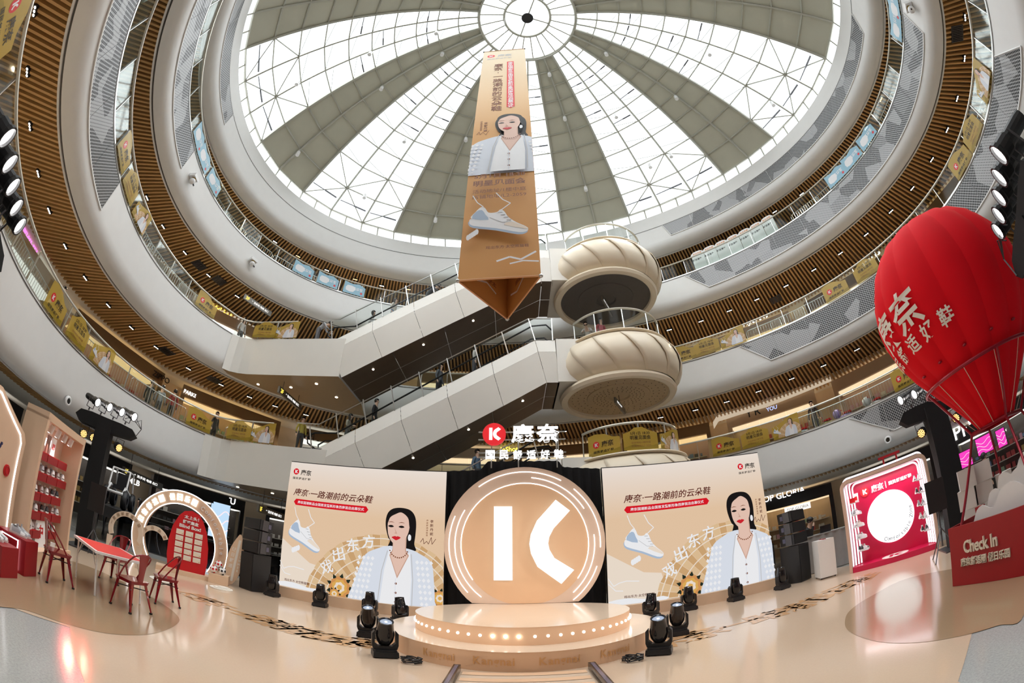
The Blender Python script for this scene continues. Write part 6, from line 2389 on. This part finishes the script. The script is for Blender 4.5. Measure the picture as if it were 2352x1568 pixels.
# bright poster screen at VICUTU, pink screens at the perfume shop
for px, py, w, h, c, lab in ((503, 1195, 1.15, 2.0, (.55, .75, .95), 'pale blue snow picture light box beside the VICUTU shop'), (2215, 1055, .85, .75, (.95, .06, .55), 'pink light picture in the perfume shop by the stand'), (2262, 1020, .95, .8, (.95, .06, .55), 'pink light picture in the middle of the perfume shop'), (2300, 1005, .5, .8, (.95, .06, .55), 'narrow pink light picture in the perfume shop'), (2085, 1090, .9, .5, (.8, .72, .55), 'cream price board behind the photo booth')):
    p = ON_OVAL(px, py, 5.9)
    t = T_OF(p)
    d = EP(t - .01) - EP(t + .01)
    if d.cross(Vector((0, 0, 1))).dot(Vector((CX, CY, 0)) - p) < 0:
        d = -d
    o = thing('light_picture', lab, 'screen', FRAME(p, d))
    obj('frame', MB().box((0, 0, -.03), (w + .06, h + .06, .05)), BLACK, o)
    obj('picture', MB().box((0, 0, .0), (w, h, .012)), glow('pic_%d' % px, c, 1.1), o)
    wv = MB()
    for k in range(3):
        wv.tube([(-w / 2 + w * j / 12, -h * .3 + h * .25 * k + .1 * h * sin(j * .6 + k), .012) for j in range(13)], .02 * h, 4)
    obj('pale_swirl', wv, glow('pic_pale', (1, .85, .9), 1.1), o)
# ---------------------------------------------------------------- yellow film posters on the railings
filminks = inks('film')


def poster(kind):
    a = Art(.002)
    w, h = 1.30, .66
    if kind == 'brand':
        top = [(0, .78), (.3, .84), (.7, .78), (1.0, .62), (w, .56)]
    elif kind == 'date':
        top = [(0, .62), (.25, .70), (.45, .84), (.75, .86), (1.0, .72), (w, .60)]
    else:
        top = [(0, .56), (.3, .62), (.6, .74), (.95, .88), (w, .90)]
    a.shape([(0, 0)] + [(w, 0)] + list(reversed(top)), 'yellow')
    a.shape([(0, 0), (w, 0), (w, .18), (.8, .10), (.4, .22), (0, .1)], 'olive')
    if kind == 'brand':
        a.brand(.33, .42, .13)
    elif kind == 'date':
        a.word('5月1日 18:30', 'black', .65, .62, .74, .12)
        a.word('明星见面会', 'black', .65, .46, .78, .16)
        a.word('活动地址/1楼中庭', 'brown', .65, .27, .74, .075, bold=.0)
        a.word('店铺地址/L2-2059', 'brown', .65, .15, .74, .075, bold=.0)
    else:
        a.fanshape(.82, .0, .60, radians(175), radians(5), 14)
        a.sneaker(.22, .30, .34, -.4)
        a.woman(.88, .60, .118, 1)
    a.v = [(min(max(x, 0), w), max(y, 0), z) for x, y, z in a.v]
    return a.mesh('poster', filminks)


PM = {k: poster(k) for k in ('brand', 'date', 'woman')}
PLAB = {'brand': 'yellow film poster with red K disc and brand name', 'date': 'yellow film poster with date and address', 'woman': 'yellow film poster of a woman in white'}


def rail_frame(p, zz, off):
    t = T_OF(p)
    d = EP(t - .01) - EP(t + .01)
    if d.cross(Vector((0, 0, 1))).dot(Vector((CX, CY, 0)) - p) < 0:
        d = -d
    d.normalize()
    q = EP(t, off, zz)
    return FRAME(q - d * .65, d), d


for L, lst in ((2, (('brand', 125, 705), ('date', 172, 778), ('woman', 228, 833), ('brand', 455, 973), ('brand', 1668, 1027), ('date', 1735, 1008), ('woman', 1806, 985), ('brand', 2085, 880), ('brand', 5, 60))),
               (3, (('brand', 274, 365), ('date', 291, 440), ('woman', 318, 505), ('brand', 470, 710), ('brand', 1570, 815), ('date', 1626, 805), ('woman', 1684, 783), ('brand', 1920, 668), ('date', 1996, 635), ('brand', 2208, 372), ('date', 2235, 305), ('woman', 2265, 195)))):
    for kind, px, py in lst:
        M, d = rail_frame(ON_OVAL(px, py, -.02), FL[L] + .27, -.07)
        o = link('film_poster', PM[kind], None, M)
        tag(o, '%s on the %s floor glass railing' % (PLAB[kind], LEVELNAME[L]), 'poster', '%s posters on the %s floor railing' % (kind, LEVELNAME[L]))
for L in (2, 3):
    for kind, x in (('date', -12.25), ('woman', -11.05)):
        o = link('film_poster', PM[kind], None, FRAME((x, 15.12 - (.12 if x < -12 else 0), FL[L] + .25), (1, .05 if x < -12 else 0, 0)))
        tag(o, '%s on the %s floor escalator landing railing' % (PLAB[kind], LEVELNAME[L]), 'poster')
for kind, a in (('brand', -128), ('date', -91), ('woman', -54)):
    r = 2.12
    a = radians(a)
    o = link('film_poster', PM[kind], None, FRAME((PX + r * cos(a) + .65 * sin(a) * 1, PY + r * sin(a) - .65 * cos(a), FL[2] + .1), (-sin(a), cos(a), 0)))
    tag(o, PLAB[kind] + ' on the second floor pumpkin balcony', 'poster')
blue = Art(.002)
blue.shape([(0, 0), (1.3, 0), (1.3, .60), (.9, .78), (.5, .70), (0, .80)], 'sky')
blue.shape([(.15, .2), (.6, .15), (.7, .5), (.2, .55)], 'white', 2)
blue.word('石将军', 'white', .85, .40, .6, .22)
blue.dot(1.1, .18, .07, 'red', 10)
BLUEP = blue.mesh('poster', filminks)
for px, py in ((458, 315), (468, 365), (490, 420), (695, 626), (751, 652), (812, 672), (2063, 60), (2062, 15), (1998, 323), (1963, 372), (1923, 408)):
    M, d = rail_frame(ON_OVAL(px, py, -.02), FL[4] + .27, -.07)
    tag(link('film_poster', BLUEP, None, M), 'pale blue film poster on the fourth floor glass railing', 'poster', 'blue posters on the fourth floor railing')
# white display stands behind the fourth floor railing
for k in range(7):
    px, py = 1602 + 27 * k, 575 - 12.5 * k
    p = ON_OVAL(px, py, .45)
    t = T_OF(p)
    M, d = rail_frame(p, FL[4] + .01, .45)
    o = thing('display_kiosk', 'white poster kiosk with a rounded orange-lettered top on the fourth floor', 'kiosk', M @ T(.65, 0, 0), 'white kiosks on the fourth floor')
    obj('panel', MB().box((0, .75, 0), (.74, 1.5, .06)), WHITEPAINT, o)
    obj('rounded_top', MB().prism(smooth([(-.37, 1.5), (.37, 1.5), (.37, 1.62), (.2, 1.74), (-.2, 1.74), (-.37, 1.62)], 2), -.03, .03), WHITEPAINT, o)
    obj('orange_lettering', text_mb(MB(), '新品来袭', .13, T(0, 1.6, .032), .01), mat('orange_letters', (.7, .25, .02), .5), o)
    tm = MB()
    text_mb(tm, '舒适漫步', .14, T(-.1, 1.2, .032), .02)
    obj('black_lettering', tm, BLACK, o)
# ---------------------------------------------------------------- movable steel barriers on the galleries
bm = MB()
bm.tube([(-.95, 0, .05), (-.95, 0, .95), (-.85, 0, 1.05), (.85, 0, 1.05), (.95, 0, .95), (.95, 0, .05)], .018, 6)
bm.tube([(-.95, 0, .22), (.95, 0, .22)], .014, 5)
bars = MB()
for k in range(13):
    bars.tube([(-.84 + .14 * k, 0, .22), (-.84 + .14 * k, 0, 1.05)], .008, 5)
ft = bm
for x in (-.8, .8):
    ft.box((x, 0, .025), (.04, .5, .04))
BMf, BMb = bm.mesh('frame', STEEL), bars.mesh('bars', STEEL)
for L, lst in ((2, ((20, 470), (60, 570), (100, 640), (175, 740), (230, 800), (290, 850), (345, 890), (395, 920), (560, 985), (1850, 965), (1905, 945), (1965, 920), (2030, 885))), (3, ((330, 550), (365, 610), (405, 660), (440, 695), (1760, 755), (1815, 730), (1870, 705), (2100, 500), (2215, 250))), (4, ((500, 455), (545, 510), (600, 560), (660, 600), (730, 635), (1850, 470), (1905, 430), (1985, 340), (2030, 240)))):
    for px, py in lst:
        p = ON_OVAL(px, py, .55)
        t = T_OF(p)
        d = EP(t + .01) - EP(t - .01)
        q = EP(t, .6)
        o = thing('crowd_barrier', 'movable steel crowd barrier behind the %s floor railing' % LEVELNAME[L], 'barrier', T(q.x, q.y, FL[L] + .005, atan2(d.y, d.x)), 'crowd barriers on the %s floor' % LEVELNAME[L])
        link('frame', BMf, o)
        tag(link('bars', BMb, o), kind='stuff')
# ---------------------------------------------------------------- hanging direction signs
SIGNGREY = mat('sign_grey_metal', (.20, .19, .17), .35, .5, noise=.05)


def guide(p0, p1, z, zc, num, lab):
    p0, p1 = G(*p0, z), G(*p1, z)
    d = p1 - p0
    w = d.length
    M = FRAME((p0 + p1) / 2, d)
    o = thing('direction_sign', lab, 'sign', M)
    h = .30
    obj('board', MB().prism(smooth([(-w / 2, -h / 2), (w / 2, -h / 2), (w / 2, h / 2), (-w / 2, h / 2)], 1), -.05, .05), SIGNGREY, o)
    obj('floor_number', text_mb(MB(), num, .26, T(-w / 2 + .25, 0, .056), .01), SGNY, o)
    tm = MB()
    text_mb(tm, '↑ 洗手间 电梯 出口', 1, T(.15, 0, .056), .0, fit=(w * .6, .13))
    obj('white_lettering', tm, SGNW, o)
    for x in (-w * .35, w * .35):
        obj('suspension_rod', MB().cyl((x, h / 2, 0), (x, h / 2 + max(.05, zc - z - h / 2), 0), .012, n=6), DARKSTEEL, o)


guide((560, 680), (622, 722), 12.95, 13.5, '3F', 'grey 3F direction sign hanging over the third floor gallery')
guide((640, 893), (690, 936), 8.0, 8.52, '2F', 'grey 2F direction sign hanging under the third floor landing')
guide((282, 1078), (372, 1118), 2.75, 3.6, '1F', 'long grey 1F direction sign over the ground floor beyond the arch')
guide((592, 1166), (652, 1188), 2.7, 3.6, '1F', 'grey 1F direction sign over the ground floor beside the screen')
for L, z in ((3, FL[3] - 2.45), (4, FL[4] - 2.45)):
    o = thing('direction_sign', 'narrow direction sign hanging under the %s floor pumpkin balcony' % LEVELNAME[L], 'sign', T(PX - .15, PY - .2, z, radians(62)))
    obj('board', MB().prism(smooth([(-.8, -.12), (.8, -.12), (.86, 0), (.8, .12), (-.8, .12)], 1), -.04, .04, M=Matrix.Rotation(pi / 2, 4, 'X')), SIGNGREY, o)
    obj('white_lettering', text_mb(MB(), '出口 EXIT', 1, FRAME((-.2, -.045, 0), (1, 0, 0)), 0, fit=(.8, .1)), SGNW, o)
    obj('suspension_rod', MB().cyl((0, 0, .12), (0, 0, .48), .012, n=6), DARKSTEEL, o)
# ---------------------------------------------------------------- cameras and fire monitors on the gallery edges
for L, px, py, lab in ((4, 435, 412, 'above the patterned panel end'), (4, 575, 605, 'over the third floor direction sign'), (4, 2098, 16, 'beside the perforated panel')):
    p = ON_OVAL(px, py, 0)
    M, d = rail_frame(p, p.z, -.02)
    o = thing('fire_monitor', 'white fire monitor with ball nozzle ' + lab, 'fire monitor', M @ T(.65, 0, 0))
    obj('box', MB().box((0, .12, .18), (.42, .16, .36)), WHITEPAINT, o)
    obj('ball', MB().sphere((0, -.12, .22), .15, 18, 12), WHITEPAINT, o, smooth=True)
    obj('collar', MB().cyl((0, 0, .22), (0, .06, .22), .12, .1, 14), mat('brass_collar', (.6, .4, .08), .3, .8), o)
    obj('nozzle', MB().cyl((.08, -.2, .28), (.13, -.28, .34), .035, n=10), BLACK, o)
for px, py, lab in ((155, 920, 'over the lighting stand by the shoe cabinet'), (2040, 1010, 'over the photo booth')):
    p = ON_OVAL(px, py, 0)
    M, d = rail_frame(p, p.z, -.005)
    o = thing('smoke_detector', 'white round beam detector with a dark eye ' + lab, 'detector', M @ T(.65, 0, 0))
    obj('ring', MB().lathe([(.16, 0), (.16, .05), (.12, .08), (.09, .07)], 28), WHITEPAINT, o, smooth=True)
    obj('dark_eye', MB().lathe([(0, .06), (.092, .06)], 24), BLACKGLOSS, o)


# ---------------------------------------------------------------- people
SKIN = mat('skin', (.62, .40, .29), .5, noise=.04)
HAIR = mat('black_hair', (.012, .010, .009), .5, noise=.2, nscale=30)
POSES = {
    'stand': dict(hipl=(.09, 0, .92), hipr=(-.09, 0, .92), kl=(.10, -.03, .50), kr=(-.10, .02, .50), fl=(.11, .0, .07), fr=(-.11, .04, .07), ch=(0, .0, 1.32), nk=(0, .0, 1.47), hd=(0, -.03, 1.60), el=(.25, .03, 1.12), er=(-.25, .03, 1.12), wl=(.27, -.06, .88), wr=(-.27, -.06, .88)),
    'phone': dict(hipl=(.09, 0, .92), hipr=(-.09, 0, .92), kl=(.10, -.03, .50), kr=(-.10, .02, .50), fl=(.11, .0, .07), fr=(-.11, .04, .07), ch=(0, .0, 1.32), nk=(0, -.01, 1.46), hd=(0, -.07, 1.58), el=(.24, -.02, 1.12), er=(-.24, -.02, 1.12), wl=(.09, -.25, 1.18), wr=(-.09, -.25, 1.18)),
    'lean': dict(hipl=(.09, .12, .92), hipr=(-.09, .12, .92), kl=(.10, .06, .50), kr=(-.10, .12, .50), fl=(.11, .1, .07), fr=(-.11, .14, .07), ch=(0, -.12, 1.18), nk=(0, -.28, 1.26), hd=(0, -.40, 1.33), el=(.24, -.28, 1.0), er=(-.24, -.28, 1.0), wl=(.15, -.50, .92), wr=(-.15, -.50, .92)),
    'chin': dict(hipl=(.09, 0, .92), hipr=(-.09, 0, .92), kl=(.10, -.03, .50), kr=(-.10, .02, .50), fl=(.11, .0, .07), fr=(-.11, .04, .07), ch=(0, -.03, 1.30), nk=(0, -.08, 1.45), hd=(0, -.13, 1.58), el=(.25, -.02, 1.10), er=(-.24, -.22, 1.14), wl=(.20, -.22, 1.10), wr=(-.08, -.25, 1.42)),
    'camera': dict(hipl=(.09, 0, .92), hipr=(-.09, 0, .92), kl=(.10, -.03, .50), kr=(-.10, .04, .50), fl=(.11, .0, .07), fr=(-.11, .06, .07), ch=(0, .0, 1.30), nk=(0, -.02, 1.45), hd=(0, -.07, 1.58), el=(.27, -.14, 1.10), er=(-.27, -.14, 1.10), wl=(.07, -.36, 1.22), wr=(-.10, -.36, 1.24)),
    'sit': dict(hipl=(.10, 0, .48), hipr=(-.10, 0, .48), kl=(.11, -.42, .50), kr=(-.11, -.42, .50), fl=(.11, -.42, .07), fr=(-.11, -.42, .07), ch=(0, .0, .90), nk=(0, -.02, 1.05), hd=(0, -.06, 1.18), el=(.25, -.06, .72), er=(-.25, -.06, .72), wl=(.14, -.28, .62), wr=(-.14, -.28, .62)),
}
BODY = {}


def body_mesh(pose):
    if pose in BODY:
        return BODY[pose]
    P = POSES[pose]
    V = Vector
    pel = (V(P['hipl']) + V(P['hipr'])) / 2 + V((0, 0, .03))
    ch, nk, hd = V(P['ch']), V(P['nk']), V(P['hd'])
    verts = [(pel, .135), ((pel + ch) / 2, .115), (ch, .135), (nk, .052), (hd, .092), (hd + V((0, -.005, .09)), .078)]
    edges = [(0, 1), (1, 2), (2, 3), (3, 4), (4, 5)]
    tags = ['b', 't', 't', 's', 's', 'h']
    for s in 'lr':
        x = 1 if s == 'l' else -1
        i = len(verts)
        sh = ch + V((x * .165, 0, .08))
        ft = V(P['f' + s])
        verts += [(V(P['hip' + s]), .098), (V(P['k' + s]), .062), (ft + V((0, 0, .02)), .042), (ft + V((0, -.15, -.035)), .032), (sh, .062), (V(P['e' + s]), .045), (V(P['w' + s]), .033)]
        w, e = V(P['w' + s]), V(P['e' + s])
        dd = (w - e).normalized()
        verts += [(w + dd * .07, .036), (w + dd * .14, .022), (w + dd * .06 + V((-x * .045, -.01, .02)), .014)]
        edges += [(0, i), (i, i + 1), (i + 1, i + 2), (i + 2, i + 3), (2, i + 4), (i + 4, i + 5), (i + 5, i + 6), (i + 6, i + 7), (i + 7, i + 8), (i + 7, i + 9)]
        tags += ['b', 'b', 'b', 'f', 't', 't', 't', 's', 's', 's']
    me = bpy.data.meshes.new('body')
    me.from_pydata([tuple(v) for v, r in verts], edges, [])
    o = bpy.data.objects.new('tmp_body', me)
    COL.objects.link(o)
    o.modifiers.new('skin', 'SKIN')
    for k, (v, r) in enumerate(verts):
        sv = me.skin_vertices[0].data[k]
        sv.radius = (r, r * (.72 if k in (0, 1, 2) else 1))
        sv.use_root = k == 0
    sb = o.modifiers.new('sub', 'SUBSURF')
    sb.levels = sb.render_levels = 1
    bpy.context.view_layer.update()
    ev = o.evaluated_get(bpy.context.evaluated_depsgraph_get())
    out = bpy.data.meshes.new_from_object(ev)
    bpy.data.objects.remove(o)
    idx = {'t': 0, 'b': 1, 's': 2, 'f': 3, 'h': 2}
    segs = [(verts[a][0], verts[b][0], tags[b] if tags[b] != 'h' else 's') for a, b in edges]
    mi = []
    for p in out.polygons:
        c = p.center
        best = None
        for a, b, g in segs:
            d = b - a
            t = max(0, min(1, (c - a).dot(d) / max(d.length_squared, 1e-9)))
            q = (c - (a + d * t)).length
            if best is None or q < best[0]:
                best = (q, g)
        g = best[1]
        if g == 't' and c.z < pel.z + .02 and pose != 'sit':
            g = 'b'
        mi.append(idx[g])
    BODY[pose] = (out, mi, hd)
    return BODY[pose]


HAIRB = MB().sphere((0, .012, .055), .112, 14, 9, sc=(.92, 1.0, 1.02))
PCOL = {}


def person(p, rz, pose, top, bottom, label, hair='short', s=1., held=None):
    me, mi, hd = body_mesh(pose)
    key = (pose, top, bottom)
    if key not in PCOL:
        m = me.copy()
        m.materials.clear()
        for nm, c in (('top', top), ('bottom', bottom)):
            m.materials.append(mat('cloth_%02x%02x%02x' % tuple(int(255 * k) for k in c), c, .8, noise=.08, nscale=20))
        m.materials.append(SKIN)
        m.materials.append(BLACK)
        m.polygons.foreach_set('material_index', mi)
        m.polygons.foreach_set('use_smooth', [True] * len(m.polygons))
        PCOL[key] = m
    o = link('person', PCOL[key], None, T(p[0], p[1], p[2], rz, s=s))
    tag(o, label, 'person')
    h = MB()
    vs = HAIRB
    h.v, h.f, h.mi = [v for v in vs.v], [f for f in vs.f], list(vs.mi)
    # open the front of the cap so that the face shows
    h.f = [f for f in h.f if not (sum(h.v[i][1] for i in f) / len(f) < -.04 and sum(h.v[i][2] for i in f) / len(f) < .095)]
    h.mi = [0] * len(h.f)
    if hair == 'long':
        h.lathe([(.085, -.20), (.10, -.08), (.105, .06)], 12, a0=radians(-25), a1=radians(205))
    M = Matrix.Translation(hd)
    obj('hair', h, HAIR, o, M, smooth=True)
    f = MB()
    f.sphere((0, -.098, .02), .014, 8, 5, sc=(.8, 1, 1.2))
    for x in (-1, 1):
        f.sphere((x * .088, .0, .02), .018, 8, 5, sc=(.5, .8, 1.3))
    obj('face_features', f, SKIN, o, M)
    e = MB()
    for x in (-.034, .034):
        e.sphere((x, -.083, .045), .009, 8, 5)
    e.box((0, -.088, -.025), (.04, .012, .008))
    obj('eyes_and_mouth', e, HAIR, o, M)
    if hair == 'cap':
        c = MB()
        c.sphere((0, .0, .07), .112, 14, 8, sc=(.95, 1.02, .8))
        c.prism(smooth([(-.08, -.10), (-.06, -.19), (.06, -.19), (.08, -.10)], 2), .07, .08)
        obj('cap', c, BLACK, o, M, smooth=True)
    if held == 'phone':
        tag(obj('phone', MB().box((0, 0, 0), (.075, .01, .15)), BLACK, None, o.matrix_world @ T(0, -.36, 1.24, 0, radians(-30))), 'black phone held by the woman on the lower escalator', 'phone')
    return o


def esc_point(L, f):
    z0 = FL.get(L, 0.)
    z1 = FL[L + 1]
    xa, xb = -7.0, .95
    return (xa + (xb - xa) * f, 15.95, z0 + (z1 - z0) * f + .16)


person(esc_point(2, .03), radians(90), 'phone', (.34, .31, .25), (.10, .10, .10), 'woman in a khaki coat looking at her phone on the lower escalator', 'long', held='phone')
person(esc_point(2, .17), radians(90), 'stand', (.02, .02, .025), (.02, .02, .02), 'person in black riding up behind the khaki coat on the lower escalator')
person(esc_point(2, .50), radians(70), 'stand', (.10, .11, .13), (.05, .05, .06), 'person in a dark checked top halfway up the lower escalator', 'long')
person(esc_point(2, .68), radians(90), 'stand', (.60, .58, .56), (.12, .12, .14), 'person in a pale top near the head of the lower escalator', 'long')
person(esc_point(3, .06), radians(90), 'phone', (.70, .70, .70), (.3, .3, .3), 'person in white stepping onto the upper escalator', 'long')
person(esc_point(3, .19), radians(80), 'stand', (.50, .46, .40), (.15, .2, .3), 'person with a pale coat low on the upper escalator', 'long')
person(esc_point(3, .40), radians(90), 'lean', (.06, .06, .07), (.05, .05, .05), 'person in black leaning on the rail of the upper escalator')
person((-9.0, 15.9, FL[3] + .21), radians(110), 'lean', (.35, .35, .36), (.12, .12, .13), 'stooping person in grey on the third floor landing')
person((-9.2, 16.4, FL[2] + .21), radians(60), 'stand', (.40, .33, .06), (.05, .05, .05), 'person in yellow behind the second floor escalator foot')


def gal(L, px, py, off, rz, pose, top, bot, label, hair='short'):
    p = ON_OVAL(px, py, off)
    q = EP(T_OF(p), off, FL[L] + .01)
    c = atan2(CY - q.y, CX - q.x) + pi / 2
    return person(q, c + rz, pose, top, bot, label, hair)


gal(2, 375, 905, 1.5, 2.6, 'stand', (.30, .32, .35), (.04, .04, .05), 'man in a grey shirt and black trousers on the second floor by the barriers')
gal(2, 352, 895, 1.7, 2.2, 'stand', (.02, .02, .02), (.03, .03, .03), 'person in black beside the grey shirt on the second floor')
gal(2, 400, 920, 1.1, 3.0, 'stand', (.28, .03, .03), (.03, .03, .03), 'person in a dark red jacket at the second floor barriers')
gal(2, 492, 965, 1.4, .4, 'stand', (.03, .03, .03), (.03, .03, .03), 'person in black behind the brand poster on the second floor')
gal(2, 155, 670, .9, .5, 'stand', (.03, .02, .02), (.02, .02, .02), 'dark-clothed person at the second floor rail beside the brand poster')
gal(2, 1882, 945, 1.2, .3, 'stand', (.05, .03, .03), (.03, .03, .04), 'dark-clothed person among the ride-on toys on the second floor')
gal(3, 560, 735, .9, .2, 'stand', (.55, .52, .50), (.1, .1, .1), 'person at the third floor landing rail beside the date poster', 'long')
gal(4, 703, 607, .9, .2, 'stand', (.05, .05, .06), (.05, .05, .05), 'person in black behind the first blue poster on the fourth floor')
gal(4, 716, 612, .7, -.2, 'stand', (.06, .05, .05), (.05, .05, .05), 'second person in black behind the blue posters on the fourth floor', 'long')
person((PX - .6, PY - .3, FL[3] + .02), radians(20), 'stand', (.45, .10, .12), (.03, .03, .03), 'person in a red and black top on the third floor pumpkin balcony', 'long')
person((PX - 1.2, PY - .1, FL[3] + .02), radians(-20), 'lean', (.60, .58, .55), (.3, .28, .25), 'stooping person in pale clothes on the third floor pumpkin balcony')
person((-1.35, 15.75, 4.05 - .0), radians(60), 'stand', (.10, .16, .24), (.05, .05, .06), 'man riding up the escalator behind the drape, only his head above it')
# ground floor
p = UP(1934, 1185, (8.9, 11.0, 0))
person((8.95, 11.35, .002), radians(25), 'chin', (.012, .012, .014), (.02, .02, .02), 'man in black T-shirt and cap, chin on hand, behind the grey desk', 'cap')
person((13.2, 6.9, .002), radians(40), 'stand', (.015, .015, .017), (.02, .02, .02), 'man in black by the perfume shop shelves')
person((-12.2, 14.2, .002), radians(10), 'sit', (.50, .52, .55), (.1, .1, .1), 'seated person in pale grey behind the blind box board')
person((-11.4, 14.6, .002), radians(60), 'sit', (.03, .03, .03), (.03, .03, .03), 'seated person in black beside the speaker stack')
person((-12.6, 11.0, .002), radians(-20), 'stand', (.55, .55, .55), (.03, .03, .03), 'woman with long black hair seen through the ring arch', 'long')
for x, y, rz, lab in ((-12.2, 14.22, 10, 'pale grey person'), (-11.4, 14.62, 60, 'person in black')):
    o = thing('stool', 'dark stool under the seated ' + lab, 'stool', T(x, y, .001, radians(rz)))
    obj('seat', MB().cyl((0, .0, .35), (0, .0, .385), .18, n=18), BLACK, o)
    for k in range(3):
        a = 2 * pi * k / 3
        obj('leg', MB().cyl((.1 * cos(a), .1 * sin(a), .35), (.16 * cos(a), .16 * sin(a), 0), .015, n=6), DARKSTEEL, o)
# the photographer at the edge of the picture
ph = person((-3.06, 1.00, .009), radians(62), 'camera', (.02, .02, .022), (.03, .03, .035), 'photographer in black raising a camera before the gabled board')
CMX = ph.matrix_world @ T(-.01, -.50, 1.25, 0, radians(-22))
cm = thing('photo_camera', 'black camera with a long lens held up by the photographer', 'camera', CMX)
cb_ = MB().box((0, 0, 0), (.15, .07, .11))
cb_.box((0, -.01, .07), (.06, .06, .05), taper=.7)
obj('camera_body', cb_, BLACK, cm)
obj('lens', MB().lathe([(.045, 0), (.045, .06), (.04, .065), (.043, .13), (.05, .16), (.05, .22), (.04, .22), (.038, .18), (0, .18)], 18, M=T(0, -.03, -.01) @ Matrix.Rotation(pi / 2, 4, 'X')), BLACKGLOSS, cm, smooth=True)
# hands closed on the camera: palm and five bent fingers each
for sx in (-1, 1):
    hm = MB()
    base = Vector((sx * .085, .015, -.02))
    hm.sphere(tuple(base), .042, 12, 8, sc=(.55, .8, 1.15))
    for k in range(4):
        z = .045 - .027 * k
        L_ = (.9, 1., .95, .78)[k]
        q = [base + Vector((0, -.01, z)), base + Vector((sx * .018, -.045 * L_, z + .002)), base + Vector((sx * -.002, -.072 * L_, z)), base + Vector((-sx * .028, -.066 * L_, z - .002))]
        hm.tube(q, [.011, .0105, .0095, .008], 8)
    q = [base + Vector((0, .012, .03)), base + Vector((-sx * .012, .035, .055)), base + Vector((-sx * .035, .040, .062))]
    hm.tube(q, [.013, .011, .009], 8)
    hm.tube([base + Vector((sx * .0, .02, -.02)), base + Vector((sx * .04, .11, -.06))], [.03, .032], 10)
    obj('hand', hm, SKIN, ph, ph.matrix_world.inverted() @ CMX, smooth=True)
# ---------------------------------------------------------------- ride-on toys behind the second floor railing
for px, py, c, lab in ((1845, 965, (.55, .60, .66), 'grey'), (1945, 925, (.30, .22, .55), 'purple'), (2010, 890, (.60, .62, .66), 'silver'), (1900, 945, (.35, .30, .12), 'olive')):
    p = ON_OVAL(px, py, 1.0)
    q = EP(T_OF(p), 1.55, FL[2] + .01)
    o = thing('ride_on_toy', '%s ride-on toy with big wheels on the second floor gallery' % lab, 'toy', T(q.x, q.y, q.z, atan2(CY - q.y, CX - q.x) + pi / 2))
    m = mat('toy_' + lab, c, .4)
    obj('body', MB().sphere((0, 0, .45), .32, 16, 10, sc=(1.3, .7, .7)), m, o, smooth=True)
    obj('head', MB().sphere((-.42, 0, .82), .22, 14, 9), m, o, smooth=True)
    obj('seat', MB().box((.1, 0, .70), (.4, .3, .06)), RED, o)
    for x in (-.35, .35):
        obj('wheel', MB().lathe([(.10, -.05), (.22, -.05), (.22, .05), (.10, .05)], 18, M=T(x, -.26, .22) @ Matrix.Rotation(pi / 2, 4, 'X')), WHITEPAINT, o)
        obj('wheel', MB().lathe([(.10, -.05), (.22, -.05), (.22, .05), (.10, .05)], 18, M=T(x, .26, .22) @ Matrix.Rotation(pi / 2, 4, 'X')), WHITEPAINT, o)
    obj('handle_bar', MB().tube([(-.2, -.25, .95), (-.28, 0, .9), (-.2, .25, .95)], .02, 6), RED, o)
# ---------------------------------------------------------------- black display platform with a white motorcycle beyond the arch
pm = T(-13.4, 10.6, 0, radians(130))
o = thing('display_platform', 'black raised platform with light strips beyond the ring arch', 'platform', pm)
obj('deck', MB().box((0, 0, .98), (4.6, 1.6, .34)), BLACK, o)
for x in (-2.1, -.7, .7, 2.1):
    obj('truss_leg', MB().tube([(x - .3, .6, .82), (x + .1, .6, .0)], .04, 6).tube([(x + .3, .6, .82), (x - .1, .6, .0)], .04, 6), DARKSTEEL, o)
obj('light_strip', MB().box((-.8, .805, 1.0), (1.4, .02, .07)), NEON, o)
obj('light_strip', MB().box((1.1, .805, .95), (.7, .02, .07)), NEON, o)
mo = thing('quad_bike', 'white four-wheeled vehicle on the black platform', 'vehicle', pm @ T(0, 0, 1.152))
for x in (-.75, .75):
    for y in (-.38, .38):
        obj('wheel', MB().lathe([(.12, -.1), (.30, -.1), (.33, -.05), (.33, .05), (.30, .1), (.12, .1)], 20, M=T(x, y, .33) @ Matrix.Rotation(pi / 2, 4, 'X')), BLACK, mo, smooth=True)
obj('chassis', MB().tube([(-1.0, -.3, .5), (-.5, -.3, .75), (.4, -.3, .6), (1.0, -.3, .55), (1.0, .3, .55), (.4, .3, .6), (-.5, .3, .75), (-1.0, .3, .5)], .05, 6, closed=True), WHITEPAINT, mo)
obj('roll_cage', MB().tube([(-.6, -.35, .7), (-.35, -.35, 1.35), (.4, -.35, 1.35), (.8, -.35, .7)], .035, 6).tube([(-.6, .35, .7), (-.35, .35, 1.35), (.4, .35, 1.35), (.8, .35, .7)], .035, 6).tube([(-.35, -.35, 1.35), (-.35, .35, 1.35)], .03, 6), WHITEPAINT, mo)
obj('seat', MB().box((0, 0, .72), (.7, .5, .14)).box((.32, 0, 1.0), (.12, .5, .5)), BLACK, mo)
# ---------------------------------------------------------------- barrier fence behind the blind box corner
for k in range(5):
    f = k / 4
    x, y = -10.9 + 4.0 * f, 9.4 + 2.3 * f
    o = thing('mesh_barrier', 'black railing panel behind the arch and speaker stack', 'barrier', T(x, y, .009, radians(32)), 'black railing panels behind the blind box corner')
    obj('frame', MB().tube([(-.55, 0, .02), (-.55, 0, 1.08), (.55, 0, 1.08), (.55, 0, .02)], .02, 6).tube([(-.55, 0, .2), (.55, 0, .2)], .015, 5), BLACK, o)
    obj('panel', MB().box((0, 0, .62), (1.06, .012, .82)), glass('smoked_glass', (.25, .27, .30), .06), o)
